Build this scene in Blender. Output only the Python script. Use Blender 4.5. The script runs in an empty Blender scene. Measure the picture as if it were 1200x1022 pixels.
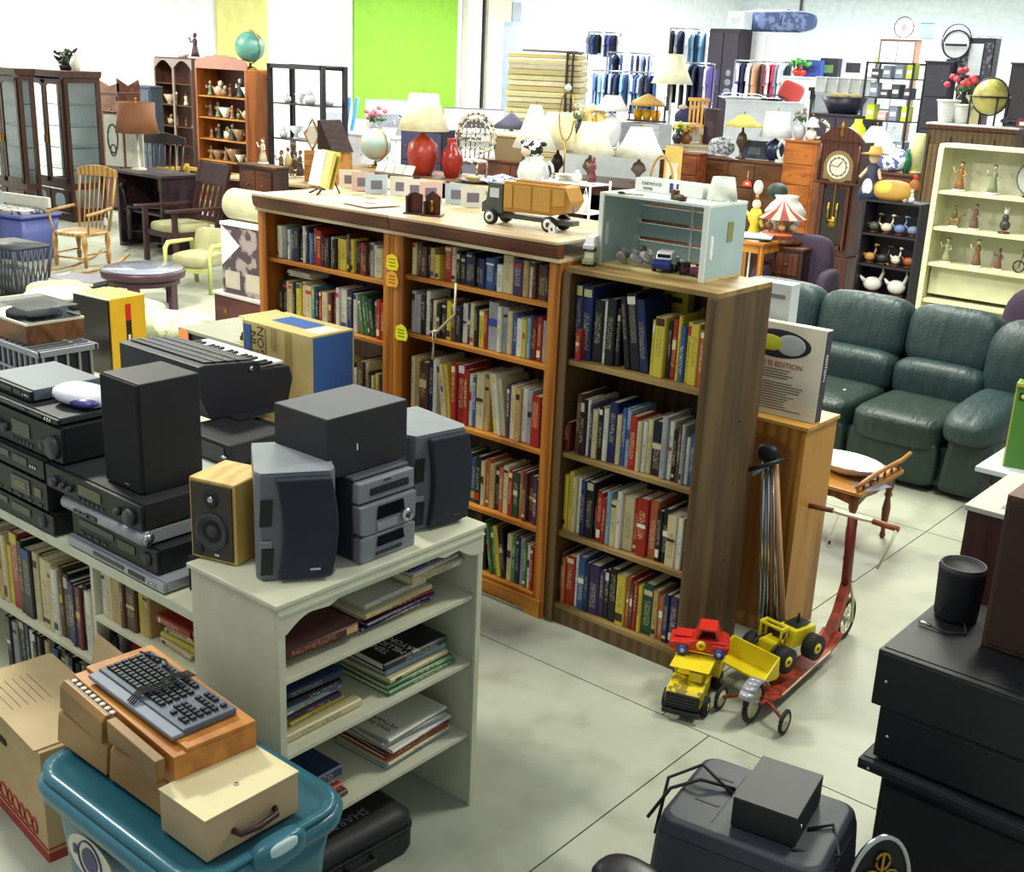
import bpy, math, random
from mathutils import Vector, Matrix, Euler
PI=math.pi
SC=bpy.context.scene; COL=SC.collection
# ---------------------------------------------------------------- camera
CH=2.75
def _cam():
    f=1372.93; pt,ro,yw=[math.radians(a) for a in (17.7715,2.5113,-39.4605)]
    cp,sp,cr,sr,cy,sy=math.cos(pt),math.sin(pt),math.cos(ro),math.sin(ro),math.cos(yw),math.sin(yw)
    def w(X,Y,Z): return Vector((X*cy+Y*sy, -X*sy+Y*cy, Z))
    right=w(cr,sr*sp,sr*cp)      # image +x
    down=w(sr,-cr*sp,-cr*cp)     # image +y
    fwd=w(0,cp,-sp)
    return f,right,down,fwd
FPX,RT,DN,FW=_cam()
def ray(px,py): return FW+RT*((px-600)/FPX)+DN*((py-511)/FPX)
def at(px,py,z=0.):
    "ground-plan point seen at a photograph pixel, at height z"
    d=ray(px,py); t=(z-CH)/d.z; return Vector((d.x*t,d.y*t,z))
def dist(px,py,D):
    d=ray(px,py); t=D/math.hypot(d.x,d.y); return Vector((d.x*t,d.y*t,CH+d.z*t))
cd=bpy.data.cameras.new('camera'); cam=bpy.data.objects.new('camera',cd); COL.objects.link(cam)
cd.sensor_width=36; cd.lens=FPX/1200*36; cd.clip_end=200
cam.matrix_world=Matrix(((RT.x,-DN.x,-FW.x,0),(RT.y,-DN.y,-FW.y,0),(RT.z,-DN.z,-FW.z,CH),(0,0,0,1)))
SC.camera=cam
# ---------------------------------------------------------------- light and exposure
W=bpy.data.worlds.new('world'); SC.world=W; W.use_nodes=True
W.node_tree.nodes['Background'].inputs[0].default_value=(0.86,0.95,0.98,1)
W.node_tree.nodes['Background'].inputs[1].default_value=0.40
SC.view_settings.view_transform='Standard'; SC.view_settings.look='None'
SC.view_settings.gamma=1; SC.view_settings.use_curve_mapping=False
SC.view_settings.exposure=0.17
def lamp(x,y,z,sx,sy,p,col=(1,.98,.9),rx=0,ry=0):
    l=bpy.data.lights.new('hall_light','AREA'); l.shape='RECTANGLE'; l.size=sx; l.size_y=sy; l.energy=p; l.color=col
    o=bpy.data.objects.new('hall_light',l); o.location=(x,y,z); o.rotation_euler=(rx,ry,0); COL.objects.link(o); return o
LAMPS=[(-8.6,3.4,5.6,.8,1.1,600),(-9.5,8.5,4.8,1.0,2.4,200),(-4.2,8.8,4.6,1.0,2.4,270),(-1.2,5.6,4.6,.5,1.6,120),(-3.2,1.2,4.6,.6,1.6,55),(-7,15,4.8,1.4,4,330),(-14,14,4.8,1.4,4,400),
 (-17,21,5.0,1.4,4,760),(-9,24,5.0,1.4,4,560),(-16,30,5.0,1.4,4,1050),(-6,31,5.0,1.4,4,760),(-19,10,4.8,1.2,3,500)]
for a in LAMPS: lamp(*a,col=(1.0,.99,.84) if a[1]<12 else (.95,.98,1.0))
# ---------------------------------------------------------------- materials
def lin(h):
    h=h.lstrip('#'); c=[int(h[i:i+2],16)/255 for i in (0,2,4)]
    return tuple(x/12.92 if x<=.04045 else ((x+.055)/1.055)**2.4 for x in c)+(1,)
MC={}
def mat(key,hx,rough=.5,kind='plain',metal=0,c2=None,sc=1.0,bump=.1):
    if key in MC: return MC[key]
    m=bpy.data.materials.new(key); m.use_nodes=True; MC[key]=m
    n,l=m.node_tree.nodes,m.node_tree.links; b=n['Principled BSDF']
    c=lin(hx); b.inputs['Roughness'].default_value=rough; b.inputs['Metallic'].default_value=metal
    def nd(t,**k):
        x=n.new(t)
        for a,v in k.items(): setattr(x,a,v)
        return x
    tc=nd('ShaderNodeTexCoord'); mp=nd('ShaderNodeMapping'); l.new(tc.outputs['Object'],mp.inputs[0])
    def noise(s,det=4,src=None):
        x=nd('ShaderNodeTexNoise'); x.inputs['Scale'].default_value=s; x.inputs['Detail'].default_value=det
        l.new((src or mp).outputs[0],x.inputs[0]); return x
    def ramp(src,stops):
        r=nd('ShaderNodeValToRGB'); e=r.color_ramp.elements
        while len(e)<len(stops): e.new(.5)
        for q,(p,cc) in zip(e,stops): q.position=p; q.color=cc
        l.new(src,r.inputs[0]); return r
    def bmp(src,s,d=.02):
        x=nd('ShaderNodeBump'); x.inputs['Strength'].default_value=s; x.inputs['Distance'].default_value=d
        l.new(src,x.inputs['Height']); l.new(x.outputs[0],b.inputs['Normal'])
    dk=tuple(v*.82 for v in c[:3])+(1,); lt=tuple(min(1,v*1.12) for v in c[:3])+(1,)
    if kind in('wood','woodx','woody'):
        mp.inputs['Scale'].default_value={'wood':(14,14,1.2),'woodx':(1.2,14,14),'woody':(14,1.2,14)}[kind]
        a=noise(1.6*sc,6); w=nd('ShaderNodeTexWave'); w.inputs['Scale'].default_value=.35*sc; w.inputs['Distortion'].default_value=9; w.inputs['Detail'].default_value=3
        l.new(mp.outputs[0],w.inputs[0])
        cc=lin(c2) if c2 else tuple(v*.62 for v in c[:3])+(1,)
        mx=nd('ShaderNodeMath',operation='MULTIPLY'); l.new(a.outputs[0],mx.inputs[0]); l.new(w.outputs[1],mx.inputs[1])
        r=ramp(mx.outputs[0],[(.05,c),(.6,cc)]); l.new(r.outputs[0],b.inputs['Base Color']); bmp(a.outputs[0],bump,.004)
    elif kind=='concrete':
        a=noise(.55,8); a2=noise(5,8); a3=noise(60,3)
        r=ramp(a.outputs[0],[(.3,dk),(.5,c),(.72,lt)]); r2=ramp(a2.outputs[0],[(.28,(.80,.80,.78,1)),(.5,(1,1,1,1)),(.8,(1.05,1.05,1.05,1))])
        mx=nd('ShaderNodeMixRGB',blend_type='MULTIPLY'); mx.inputs[0].default_value=1; l.new(r.outputs[0],mx.inputs[1]); l.new(r2.outputs[0],mx.inputs[2])
        v=nd('ShaderNodeTexVoronoi'); v.inputs['Scale'].default_value=1.7; v.inputs['Randomness'].default_value=1; l.new(mp.outputs[0],v.inputs[0])
        r3=ramp(v.outputs[0],[(.0,(.45,.45,.42,1)),(.014,(.55,.55,.5,1)),(.02,(1,1,1,1))])
        m2=nd('ShaderNodeMixRGB',blend_type='MULTIPLY'); m2.inputs[0].default_value=1; l.new(mx.outputs[0],m2.inputs[1]); l.new(r3.outputs[0],m2.inputs[2])
        l.new(m2.outputs[0],b.inputs['Base Color']); bmp(a3.outputs[0],.12,.003)
        rr=ramp(a2.outputs[0],[(.3,(.38,)*3+(1,)),(.7,(.62,)*3+(1,))]); l.new(rr.outputs[0],b.inputs['Roughness'])
    elif kind=='leather':
        a=noise(7*sc,4); v=nd('ShaderNodeTexVoronoi'); v.inputs['Scale'].default_value=70; l.new(mp.outputs[0],v.inputs[0])
        mp.inputs['Scale'].default_value=(1,1,1)
        m2=nd('ShaderNodeMapping'); m2.inputs['Scale'].default_value=(6,2,1.4); l.new(tc.outputs['Object'],m2.inputs[0]); w=noise(2.2,3,m2)
        r=ramp(a.outputs[0],[(.3,dk),(.7,lt)]); l.new(r.outputs[0],b.inputs['Base Color'])
        ad=nd('ShaderNodeMath',operation='MULTIPLY_ADD'); l.new(w.outputs[0],ad.inputs[0]); ad.inputs[1].default_value=14; l.new(v.outputs[0],ad.inputs[2])
        bmp(ad.outputs[0],.35,.004)
    elif kind=='fabric':
        a=noise(5*sc,4); f=noise(160,2); r=ramp(a.outputs[0],[(.3,dk),(.7,lt)]); l.new(r.outputs[0],b.inputs['Base Color']); bmp(f.outputs[0],.4,.003)
    elif kind in('floral','print','text','cane'):
        cc=lin(c2 or '303030')
        if kind=='text':
            mp.inputs['Scale'].default_value=(60*sc,60*sc,60*sc); a=noise(1.2,1); r=ramp(a.outputs[0],[(.52,c),(.56,cc)])
        elif kind=='cane':
            mp.inputs['Scale'].default_value=(1,1,1); w=nd('ShaderNodeTexChecker'); w.inputs['Scale'].default_value=90*sc; l.new(mp.outputs[0],w.inputs[0]); r=ramp(w.outputs[1],[(.4,c),(.6,cc)])
        else:
            v=noise(9*sc,3); r=ramp(v.outputs[0],[(.50,c),(.56,cc)] if kind=='floral' else [(.42,c),(.52,cc)])
            if kind=='print': r.color_ramp.interpolation='CONSTANT'
        l.new(r.outputs[0],b.inputs['Base Color'])
    elif kind=='glass':
        b.inputs['Base Color'].default_value=c; b.inputs['Transmission Weight'].default_value=1 if metal==0 else 0; b.inputs['IOR'].default_value=1.2
        b.inputs['Roughness'].default_value=rough
    elif kind=='book':
        g=nd('ShaderNodeTexCoord'); s=nd('ShaderNodeSeparateXYZ'); l.new(g.outputs['Generated'],s.inputs[0])
        oi=nd('ShaderNodeObjectInfo')
        m2=nd('ShaderNodeMapping'); m2.inputs['Scale'].default_value=(150,1,320); l.new(tc.outputs['Object'],m2.inputs[0])
        ns=nd('ShaderNodeTexNoise'); ns.noise_dimensions='4D'; ns.inputs['Scale'].default_value=1; ns.inputs['Detail'].default_value=1; l.new(m2.outputs[0],ns.inputs['Vector']); 
        mw=nd('ShaderNodeMath',operation='MULTIPLY'); mw.inputs[1].default_value=97; l.new(oi.outputs['Random'],mw.inputs[0]); l.new(mw.outputs[0],ns.inputs['W'])
        def M(op,a_,b_,cm=None):
            x=nd('ShaderNodeMath',operation=op)
            for i,q in enumerate((a_,b_)):
                if q is None: continue
                if isinstance(q,(int,float)): x.inputs[i].default_value=q
                else: l.new(q,x.inputs[i])
            return x.outputs[0]
        t=M('GREATER_THAN',ns.outputs[0],.55); t=M('MULTIPLY',t,M('LESS_THAN',s.outputs[1],.03))
        t=M('MULTIPLY',t,M('LESS_THAN',M('ABSOLUTE',M('SUBTRACT',s.outputs[0],.5),None),.28))
        lo=M('MULTIPLY',oi.outputs['Random'],.3); t=M('MULTIPLY',t,M('GREATER_THAN',s.outputs[2],M('ADD',lo,.12))); t=M('MULTIPLY',t,M('LESS_THAN',s.outputs[2],M('ADD',lo,.62)))
        mx=nd('ShaderNodeMixRGB'); mx.inputs[1].default_value=c; mx.inputs[2].default_value=tuple(.3*u+.7*v for u,v in zip(c,lin(c2))); l.new(t,mx.inputs[0]); l.new(mx.outputs[0],b.inputs['Base Color'])
    else:
        a=noise(6*sc,5); r=ramp(a.outputs[0],[(.3,tuple(v*.9 for v in c[:3])+(1,)),(.7,tuple(min(1,v*1.06) for v in c[:3])+(1,))])
        l.new(r.outputs[0],b.inputs['Base Color'])
        if bump and kind!='flat': bmp(noise(90,2).outputs[0],bump*.4,.002)
    return m
def hexm(h,rough=.5,kind='plain',**k): return mat(f"{kind}_{h}_{int(rough*100)}{k.get('c2','')}{k.get('metal','')}{k.get('sc','')}",h,rough,kind,**k)
# ---------------------------------------------------------------- geometry primitives: (verts, faces, smooth)
def B(cx,cy,z,sx,sy,sz):
    x,y=sx/2,sy/2
    v=[(cx+a*x,cy+b*y,z+c*sz) for c in(0,1) for a,b in((-1,-1),(1,-1),(1,1),(-1,1))]
    return v,[(3,2,1,0),(4,5,6,7),(0,1,5,4),(1,2,6,5),(2,3,7,6),(3,0,4,7)],False
def PR(poly,ax,a,b):
    n=len(poly)
    mk={'z':lambda p,t:(p[0],p[1],t),'y':lambda p,t:(p[0],t,p[1]),'x':lambda p,t:(t,p[0],p[1])}[ax]
    v=[mk(p,a) for p in poly]+[mk(p,b) for p in poly]
    ar=sum(poly[i][0]*poly[(i+1)%n][1]-poly[(i+1)%n][0]*poly[i][1] for i in range(n))
    f=[tuple(range(n-1,-1,-1)),tuple(range(n,2*n))]+[(i,(i+1)%n,n+(i+1)%n,n+i) for i in range(n)]
    fl=(ar<0)^(ax=='y')^(b<a)
    if fl: f=[tuple(reversed(q)) for q in f]
    return v,f,False
def L(prof,x=0,y=0,z=0,n=14,smooth=True):
    v=[];f=[]
    for r,h in prof:
        for i in range(n):
            t=2*PI*i/n; v.append((x+r*math.cos(t),y+r*math.sin(t),z+h))
    for j in range(len(prof)-1):
        for i in range(n): f.append((j*n+i,j*n+(i+1)%n,(j+1)*n+(i+1)%n,(j+1)*n+i))
    if prof[0][0]>1e-4: f.append(tuple(range(n-1,-1,-1)))
    if prof[-1][0]>1e-4: f.append(tuple(range((len(prof)-1)*n,len(prof)*n)))
    return v,f,smooth
def TU(pts,r,n=7,r1=None):
    pts=[Vector(p) for p in pts]; v=[];f=[]; m=len(pts); up=Vector((0,0,1))
    for i,p in enumerate(pts):
        t=(pts[min(i+1,m-1)]-pts[max(i-1,0)]).normalized()
        a=t.cross(up)
        if a.length<.05: a=t.cross(Vector((1,0,0)))
        a.normalize(); b=t.cross(a).normalized(); rr=r if r1 is None else r+(r1-r)*i/(m-1)
        for k in range(n):
            q=2*PI*k/n; v.append(tuple(p+a*(rr*math.cos(q))+b*(rr*math.sin(q))))
    for i in range(m-1):
        for k in range(n): f.append((i*n+k,(i+1)*n+k,(i+1)*n+(k+1)%n,i*n+(k+1)%n))
    f.append(tuple(range(n))); f.append(tuple(range(m*n-1,(m-1)*n-1,-1)))
    return v,f,True
def C(p0,p1,r,r1=None,n=12): 
    a=TU([p0,p1],r,n,r1); return a
def Q(c,r,e=1.0,nu=18,nv=12):
    "superellipsoid: e=1 ball, e=.4 cushion"
    v=[];f=[]
    def s(w,m): return math.copysign(abs(w)**m,w)
    for j in range(nv+1):
        p=-PI/2+PI*j/nv
        for i in range(nu):
            t=2*PI*i/nu
            v.append((c[0]+r[0]*s(math.cos(p),e)*s(math.cos(t),e),c[1]+r[1]*s(math.cos(p),e)*s(math.sin(t),e),c[2]+r[2]*s(math.sin(p),e)))
    for j in range(nv):
        for i in range(nu): f.append((j*nu+i,j*nu+(i+1)%nu,(j+1)*nu+(i+1)%nu,(j+1)*nu+i))
    return v,f,True
def R(g,rx=0,ry=0,rz=0,at_=(0,0,0),mv=(0,0,0)):
    e=Euler((rx,ry,rz)).to_matrix(); o=Vector(at_); d=Vector(mv)
    return [tuple(e@(Vector(p)-o)+o+d) for p in g[0]],g[1],g[2]
def RING(c,rx,rz,t,n=24,ax='y',a0=0,a1=2*PI,m=6):
    pts=[]
    k=n if a1-a0<2*PI-.01 else n
    for i in range(k+1):
        q=a0+(a1-a0)*i/k; u,w=rx*math.cos(q),rz*math.sin(q)
        pts.append({'y':(c[0]+u,c[1],c[2]+w),'x':(c[0],c[1]+u,c[2]+w),'z':(c[0]+u,c[1]+w,c[2])}[ax])
    return TU(pts,t,m)
# ---------------------------------------------------------------- objects
NOBJ=[0]
def mesh(name,gs):
    v=[];f=[];sm=[]
    for a,b,s in gs:
        o=len(v); v+=a; f+=[tuple(i+o for i in q) for q in b]; sm+=[s]*len(b)
    me=bpy.data.meshes.new(name); me.from_pydata(v,[],f); me.polygons.foreach_set('use_smooth',sm); me.update(); return me
JOIN={'rim','door_frame','lattice','writing','print','print_lines','form_lines','stem','leaf','frame','scroll','crest','bucket','cab_frame','side_crest','cloth','glass_door','spoke','cord','swirl_print','handwriting','contents','lid_lattice','chapter_ring','hood_arch','pendulum','hand','rail','lower_rail','blossom','neck','horse','ring','figure_print','fringe','easel','lattice_print','wire_ring','top_clamp','bottom_clamp','seat','edge_trim','flower','leaf_contents','piece','board_print','sticker_print','scroll_print','flower_print','wicker'}
def P(parent,name,m,*gs,bev=0,label=None,rz=None,loc=None):
    if parent is not None and 2<=len(gs)<=16 and name not in JOIN:
        first=None
        for g in gs:
            o=P(parent,name,m,g,bev=bev,label=label,rz=rz,loc=loc); first=first or o
        return first
    me=mesh(name,gs); me.materials.append(m); o=bpy.data.objects.new(name,me); COL.objects.link(o)
    if parent is not None: o.parent=parent
    if bev:
        b=o.modifiers.new('bevel','BEVEL'); b.width=bev; b.segments=2; b.limit_method='ANGLE'
    if label: o['label']=label
    if loc: o.location=loc
    if rz: o.rotation_euler[2]=rz
    return o
def T(name,label,cat,loc=(0,0,0),rz=0,group=None,sc=None):
    o=bpy.data.objects.new(name,None); o.empty_display_size=.1; COL.objects.link(o); o.location=loc; o.rotation_euler=(0,0,rz) if not isinstance(rz,tuple) else rz
    o['label']=label; o['category']=cat
    if group: o['group']=group
    if sc: o.scale=(sc,sc,sc) if not isinstance(sc,tuple) else sc
    return o
def tag(o,label,cat,group=None):
    o['label']=label; o['category']=cat
    if group: o['group']=group
    return o
def ST(name,m,*gs,parent=None,**k):
    o=P(parent,name,m,*gs,**k); 
    if parent is None: o['kind']='structure'
    return o
def copytree(o,parent=None):
    c=o.copy(); COL.objects.link(c); c.parent=parent
    for ch in list(o.children): copytree(ch,c)
    return c
def TX(parent,text,size,m,loc,rot,name='lettering',ext=.0006,al='LEFT',sx=1):
    cu=bpy.data.curves.new('t','FONT'); cu.body=text; cu.size=size; cu.extrude=ext; cu.align_x=al; cu.align_y='CENTER'; cu.resolution_u=2
    t=bpy.data.objects.new('t',cu); COL.objects.link(t); bpy.context.view_layer.update()
    me=bpy.data.meshes.new_from_object(t.evaluated_get(bpy.context.evaluated_depsgraph_get())); bpy.data.objects.remove(t)
    me.materials.clear(); me.materials.append(m); me.name=name
    o=bpy.data.objects.new(name,me); COL.objects.link(o); o.parent=parent; o.location=loc; o.rotation_euler=rot; o.scale=(sx,1,1); return o
_o=['','first','second','third','fourth','fifth','sixth','seventh','eighth','ninth','tenth','eleventh','twelfth','thirteenth','fourteenth','fifteenth','sixteenth','seventeenth','eighteenth','nineteenth']
def od(n):
    if n<20: return _o[n]
    if n==20: return 'twentieth'
    if n==30: return 'thirtieth'
    return ('twenty-' if n<30 else 'thirty-')+_o[n%10]
# ---------------------------------------------------------------- common materials
BLK=mat('black_plastic','121319',.5,bump=.3); BLK2=mat('black_matt','16171e',.65); DGR=mat('dark_grey_plastic','33353d',.5); GRY=mat('grey_plastic','7d818b',.45)
SIL=mat('silver_plastic','a3a8b2',.35,metal=.3); CHR=mat('chrome','c8ccd0',.2,metal=1); WHT=mat('white_paint','d2d2ba',.55); WHP=mat('white_plastic','eef0ee',.4)
PAP=mat('paper','e8e0c8',.8); RUB=mat('rubber','1a1a1c',.7); YEL=mat('yellow_paint','e8d21c',.4); REDP=mat('red_plastic','c8281c',.4)
OAK=mat('honey_oak','c07a2c',.45,'wood',c2='8a4a14'); OAKX=mat('honey_oak_x','c8842f',.4,'woodx',c2='94541a'); CROWN=mat('crown_brown','6e3d22',.45,'woodx',c2='4b2614')
BRN=mat('brown_wood','68502f',.55,'wood',c2='4a361d'); BRNX=mat('brown_wood_x','a08450',.5,'woodx',c2='7a5f34'); DKW=mat('dark_wood','3c2420',.4,'wood',c2='241414'); MHG=mat('mahogany','5c2f1c',.4,'wood',c2='3c1c10')
MHGX=mat('mahogany_x','6a3a22',.4,'woodx',c2='42200f'); GLS=mat('clear_glass','f4f8f8',.02,'glass'); BRASS=mat('brass','b08a3a',.3,metal=1); CARD=mat('cardboard','c2a67c',.8,'fabric',sc=.6); CARDL=mat('cardboard_light','cdb48c',.8,'fabric',sc=.6)
PINE=mat('pine_wood','c08a3c',.45,'wood',c2='905e22'); PINEX=mat('pine_wood_x','d8a850',.45,'woodx',c2='b07a34'); CER=mat('white_ceramic','dcdeda',.2); CREAM=mat('cream_shade','f2ecc8',.8,'fabric')
BKC=dict(k=('1c1c22','c8c0a0','black'),n=('1e2a58','c9c48a','navy'),b=('35588f','f0f0e0','blue'),l=('7fa4bc','20305a','light blue'),w=('d6d4c8','303a60','white'),c=('cabd92','4a2c1c','cream'),
 s=('9a9ca0','26262c','grey'),r=('9e2a22','f0dca0','red'),m=('5c2228','d8b070','maroon'),o=('b65e38','f8ecc0','orange'),y=('cdbb42','402a18','yellow'),g=('4b7c4c','f0f0d0','green'),d=('1f4a38','d8d0a0','dark green'),
 t=('b89a64','3c2616','tan'),e=('54392a','d8c090','brown'),p=('41305a','e0d8c0','purple'),q=('2a8a8c','f0f0e0','teal'),i=('d8789a','401828','pink'))
def bm(c): return mat('cover_'+BKC[c][2].replace(' ','_'),BKC[c][0],.4,'book',c2=BKC[c][1])
BAND={c:hexm(BKC[c][1],.5) for c in BKC}
def bookmeshes(t,h,d,c,rnd,detail=True):
    k=.003
    U=[(-t/2,d),(-t/2,.006),(-t/2+.005,0),(t/2-.005,0),(t/2,.006),(t/2,d),(t/2-k,d),(t/2-k,.009),(-t/2+k,.009),(-t/2+k,d)]
    a=mesh('book',[PR(U,'z',0,h)]); a.materials.append(bm(c))
    p=mesh('pages',[B(0,(d-.006+.0095)/2,.004,t-2*k-.0002,d-.0155,h-.010)]); p.materials.append(PAP)
    s=None
    if rnd.random()<.55 and t>.014:
        z=h*rnd.choice([.08,.78,.5,.86]); hh=h*rnd.choice([.06,.1,.16])
        s=mesh('spine_label',[B(0,-.0008,z,t-.0105,.0012,min(hh,h-z-.004))]); s.materials.append(BAND[c] if rnd.random()<.6 else hexm(rnd.choice(['d8c040','c03028','e8e8e0','2a4a90']),.5))
    return a,p,s
def book(t,h,d,c,loc,rot,label,group,rnd):
    a,p,s=bookmeshes(t,h,d,c,rnd)
    o=bpy.data.objects.new('book',a); COL.objects.link(o); o.location=loc; o.rotation_euler=rot; tag(o,label,'book',group)
    for n,me in(('pages',p),('spine_label',s)):
        if me: q=bpy.data.objects.new(n,me); COL.objects.link(q); q.parent=o
    return o
def row(toks,x0,x1,yf,z,hmax,dep,where,grp,seed=1,jit=.025,kk=1.0):
    rnd=random.Random(seed); L_=[]
    tot=0
    for tk in toks.split():
        if tk in'<>': L_.append((tk,)); continue
        if tk[0]=='_': w=float(tk[1:])/100; L_.append(('_',w)); tot+=w; continue
        ch=tk[0]; big=ch.isupper(); w=(rnd.uniform(.042,.058) if big else rnd.uniform(.02,.033)); hh=int(tk[1:]) if len(tk)>1 else rnd.randint(4,8)
        L_.append((ch.lower(),w,hmax*(.5+.055*hh)))
        tot+=w
    nl=[i for i,q in enumerate(L_) if q[0]=='<']; LE=.10
    extra=sum(hmax*.75*math.sin(LE*1.5) for _ in nl)
    s=(x1-x0-extra)/tot; x=x0; lean=0; n=0
    for q in L_:
        if q[0]=='<': lean=LE*1.5; x+=hmax*.75*math.sin(lean); continue
        if q[0]=='>': lean=0; continue
        if q[0]=='_': x+=q[1]*s; continue
        w=q[1]*s-.0012; h=q[2]; n+=1
        d=min(dep-.025,rnd.uniform(.72,1)*h*.78+.01); sp=w/math.cos(lean)
        book(w,h,d,q[0],(x+sp/2,yf+rnd.uniform(0,jit),z+.0008+w/2*math.sin(lean)),(0,-lean,0),f"{'thick' if q[1]>.04 else 'slim'} {BKC[q[0]][2]} book, {od(n)} from left, {where}",grp,rnd)
        x+=sp+.0013
def pile(items,cx,cy,z,where,grp,face=0,seed=3,jit=.012):
    "books lying flat; face = direction their spines look (0:-Y, 90:+X)"
    rnd=random.Random(seed)
    for i,(c,w,d,t) in enumerate(items):
        # local: thickness x, depth y, height z -> lie down: thickness up
        fz=math.radians(face)+rnd.uniform(-.06,.06)
        M=Matrix.Rotation(fz,4,'Z')@Matrix.Rotation(PI/2,4,'Y')
        off=M@Vector((0,d/2,w/2))
        jx,jy=rnd.uniform(-jit,jit),rnd.uniform(-jit,jit)
        pos='top' if i==len(items)-1 else('bottom' if i==0 else od(i+1)+' up')
        nm=f"{BKC[c][2]} book {pos} in {where}"
        book(t,w,d,c,(cx+jx-off.x,cy+jy-off.y,z+t/2+.0008),M.to_euler(),nm,grp,rnd); z+=t+.0012
    return z
# ================================================================= THE ROOM
WX,WY=-21.3,37.0
FLM=mat('concrete_floor','aaae9e',.5,'concrete')
GRO=mat('joint_dirt','4a4a44',.9)
# floor of concrete bays: each bay a slab proud of the dirt-filled joint bed
ST('floor',GRO,B(-10,15,-.12,30,50,.112))
J0=at(834,860); xs=[J0.x+k*3.05 for k in range(-7,3)]; ys=[J0.y+k*3.05-.02 for k in range(-3,12)]
fl=bpy.data.objects['floor']; slabme=None
XJ=at(945.7,720).x
for ya,yb in zip(ys,ys[1:]):
    x_=[x+(XJ-J0.x if ya>J0.y-.2 else 0) for x in xs]
    for xa,xb in zip(x_,x_[1:]):
        o=ST('slab',FLM,B((xa+xb)/2,(ya+yb)/2,-.010,xb-xa-.007,yb-ya-.007,.010),parent=fl)
WAL=mat('white_wall','f3f5f6',.8); 
ST('wall_left',WAL,B(WX-.1,15,0,.2,50,6)); ST('wall_back',mat('cool_white_wall','e6eef2',.8),B(-6,WY+.1,0,31,.2,6))
ST('ceiling',mat('ceiling_white','dcdcd8',.9),B(-10,22,6,24,32,.15))
ST('trim_1',mat('lime_wall_panel','82b82c',.7),B(WX+.03,at(480,100,2).y*0+21.2,1.3,.05,3.5,4.6))
ST('trim_2',mat('pale_yellow_wall_panel','e6e28c',.8),B(WX+.03,16.3,1.6,.05,1.3,4.3))
for k,(a,b,c) in enumerate(((23.15,.55,'e8e4d2'),(23.95,.9,'efe8c8'),(24.9,.35,'b8c0cc'))): ST('trim_%d'%(k+3),hexm(c,.7),B(WX+.12,a+b/2,0,.16,b,4.2))
ST('trim_6',hexm('2c2c30',.6),B(WX+.14,23.8,0,.14,.06,4.2))
for k,px in enumerate((825,937)):
    X=ray(px,20); t=(WY-.1)/X.y; ST('trim_%d'%(7+k),hexm('6a5c60' if k else 'a8b0a8',.5),C((X.x*t,WY-.08,0),(X.x*t,WY-.08,5.9),.045))
# ================================================================= BOOKCASES
def bookcase(name,label,x0,x1,yf,d,h,shelves,mside,mshelf,mback,kick,th=.022,crown=None,stile=.0,cat='bookcase',z0=0,topm=None,bp=None):
    bp=bp or d-.006
    w=x1-x0; t=T(name,label,cat,((x0+x1)/2,yf,z0)); a,b=-w/2,w/2
    top=h-(.075 if crown else .0)
    for s in(a+th/2,b-th/2): P(t,'side_panel',mside,B(s,d/2,0,th,d,top),bev=.0015)
    P(t,'back_panel',mback,B(0,bp,kick,w-2*th,.008,top-kick))
    if bp<d-.05: P(t,'rear_panel',mback,B(0,d-.02,0,w-2*th,.012,top))
    for z in shelves: P(t,'shelf',mshelf,B(0,bp/2+.001,z-th,w-2*th,bp-.012,th),bev=.0015)
    if kick>.02: P(t,'kickboard',mside,B(0,.012,0,w-2*th,.02,kick-th))
    if crown:
        P(t,'top_panel',topm or mshelf,B(0,d/2-.01,top,w+.004,d+.05,.018),bev=.002)
        P(t,'crown',crown,PR([(-.035,top+.019),(-.05,top+.035),(-.058,top+.07),(-.058,top+.086),(.0,top+.086),(.0,top+.019)],'x',a-.0,b+.0),)
        P(t,'top_board',topm or mshelf,B(0,d/2-.02,top+.087,w+.0,d+.08,.014),bev=.002)
    else: P(t,'top_panel',topm or mshelf,B(0,d/2,top,w,d,th),bev=.0015)
    if stile:
        for s in(a+stile/2,b-stile/2): P(t,'stile',mside,B(s,-.0085,0,stile,.016,top),bev=.0015)
    return t
YF=4.39
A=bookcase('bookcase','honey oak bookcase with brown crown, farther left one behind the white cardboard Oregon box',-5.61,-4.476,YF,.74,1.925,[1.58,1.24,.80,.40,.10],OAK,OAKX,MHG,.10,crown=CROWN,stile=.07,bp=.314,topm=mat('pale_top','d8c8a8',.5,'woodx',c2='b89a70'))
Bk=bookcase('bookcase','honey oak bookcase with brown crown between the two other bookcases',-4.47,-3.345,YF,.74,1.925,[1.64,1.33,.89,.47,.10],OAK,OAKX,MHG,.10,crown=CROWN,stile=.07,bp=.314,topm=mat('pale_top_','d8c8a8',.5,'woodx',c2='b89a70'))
for q in(A,Bk): P(q,'base_moulding',OAKX,PR([(-.55,0),(-.46,0),(-.42,.035),(.42,.035),(.46,0),(.55,0),(.55,.095),(-.55,.095)],'y',-.034,-.018))
Cc=bookcase('bookcase','brown weathered end bookcase holding the pale blue crate on top',-3.33,-2.50,YF,.48,1.81,[1.39,.92,.50,.10],BRN,BRNX,BRN,.10,th=.024,stile=.045)
P(Cc,'stain',hexm('3c2c1c',.9),*[C((.413+.0028,.3,z),(.4165,.3+.01,z),.004,.003) for z in(.5,.9,1.2)])
mb='of brown end bookcase'
row('N9 N9 K6 w6 K7 k5 < k8 K9 N8 > _1 y4 Y5 k4 r5 y6 b4 y5 Y5 o4 r4',-3.30,-2.545,YF+.05,1.391,.36,.26,'top shelf '+mb,'books on the top shelf of the end bookcase',1)
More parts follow.
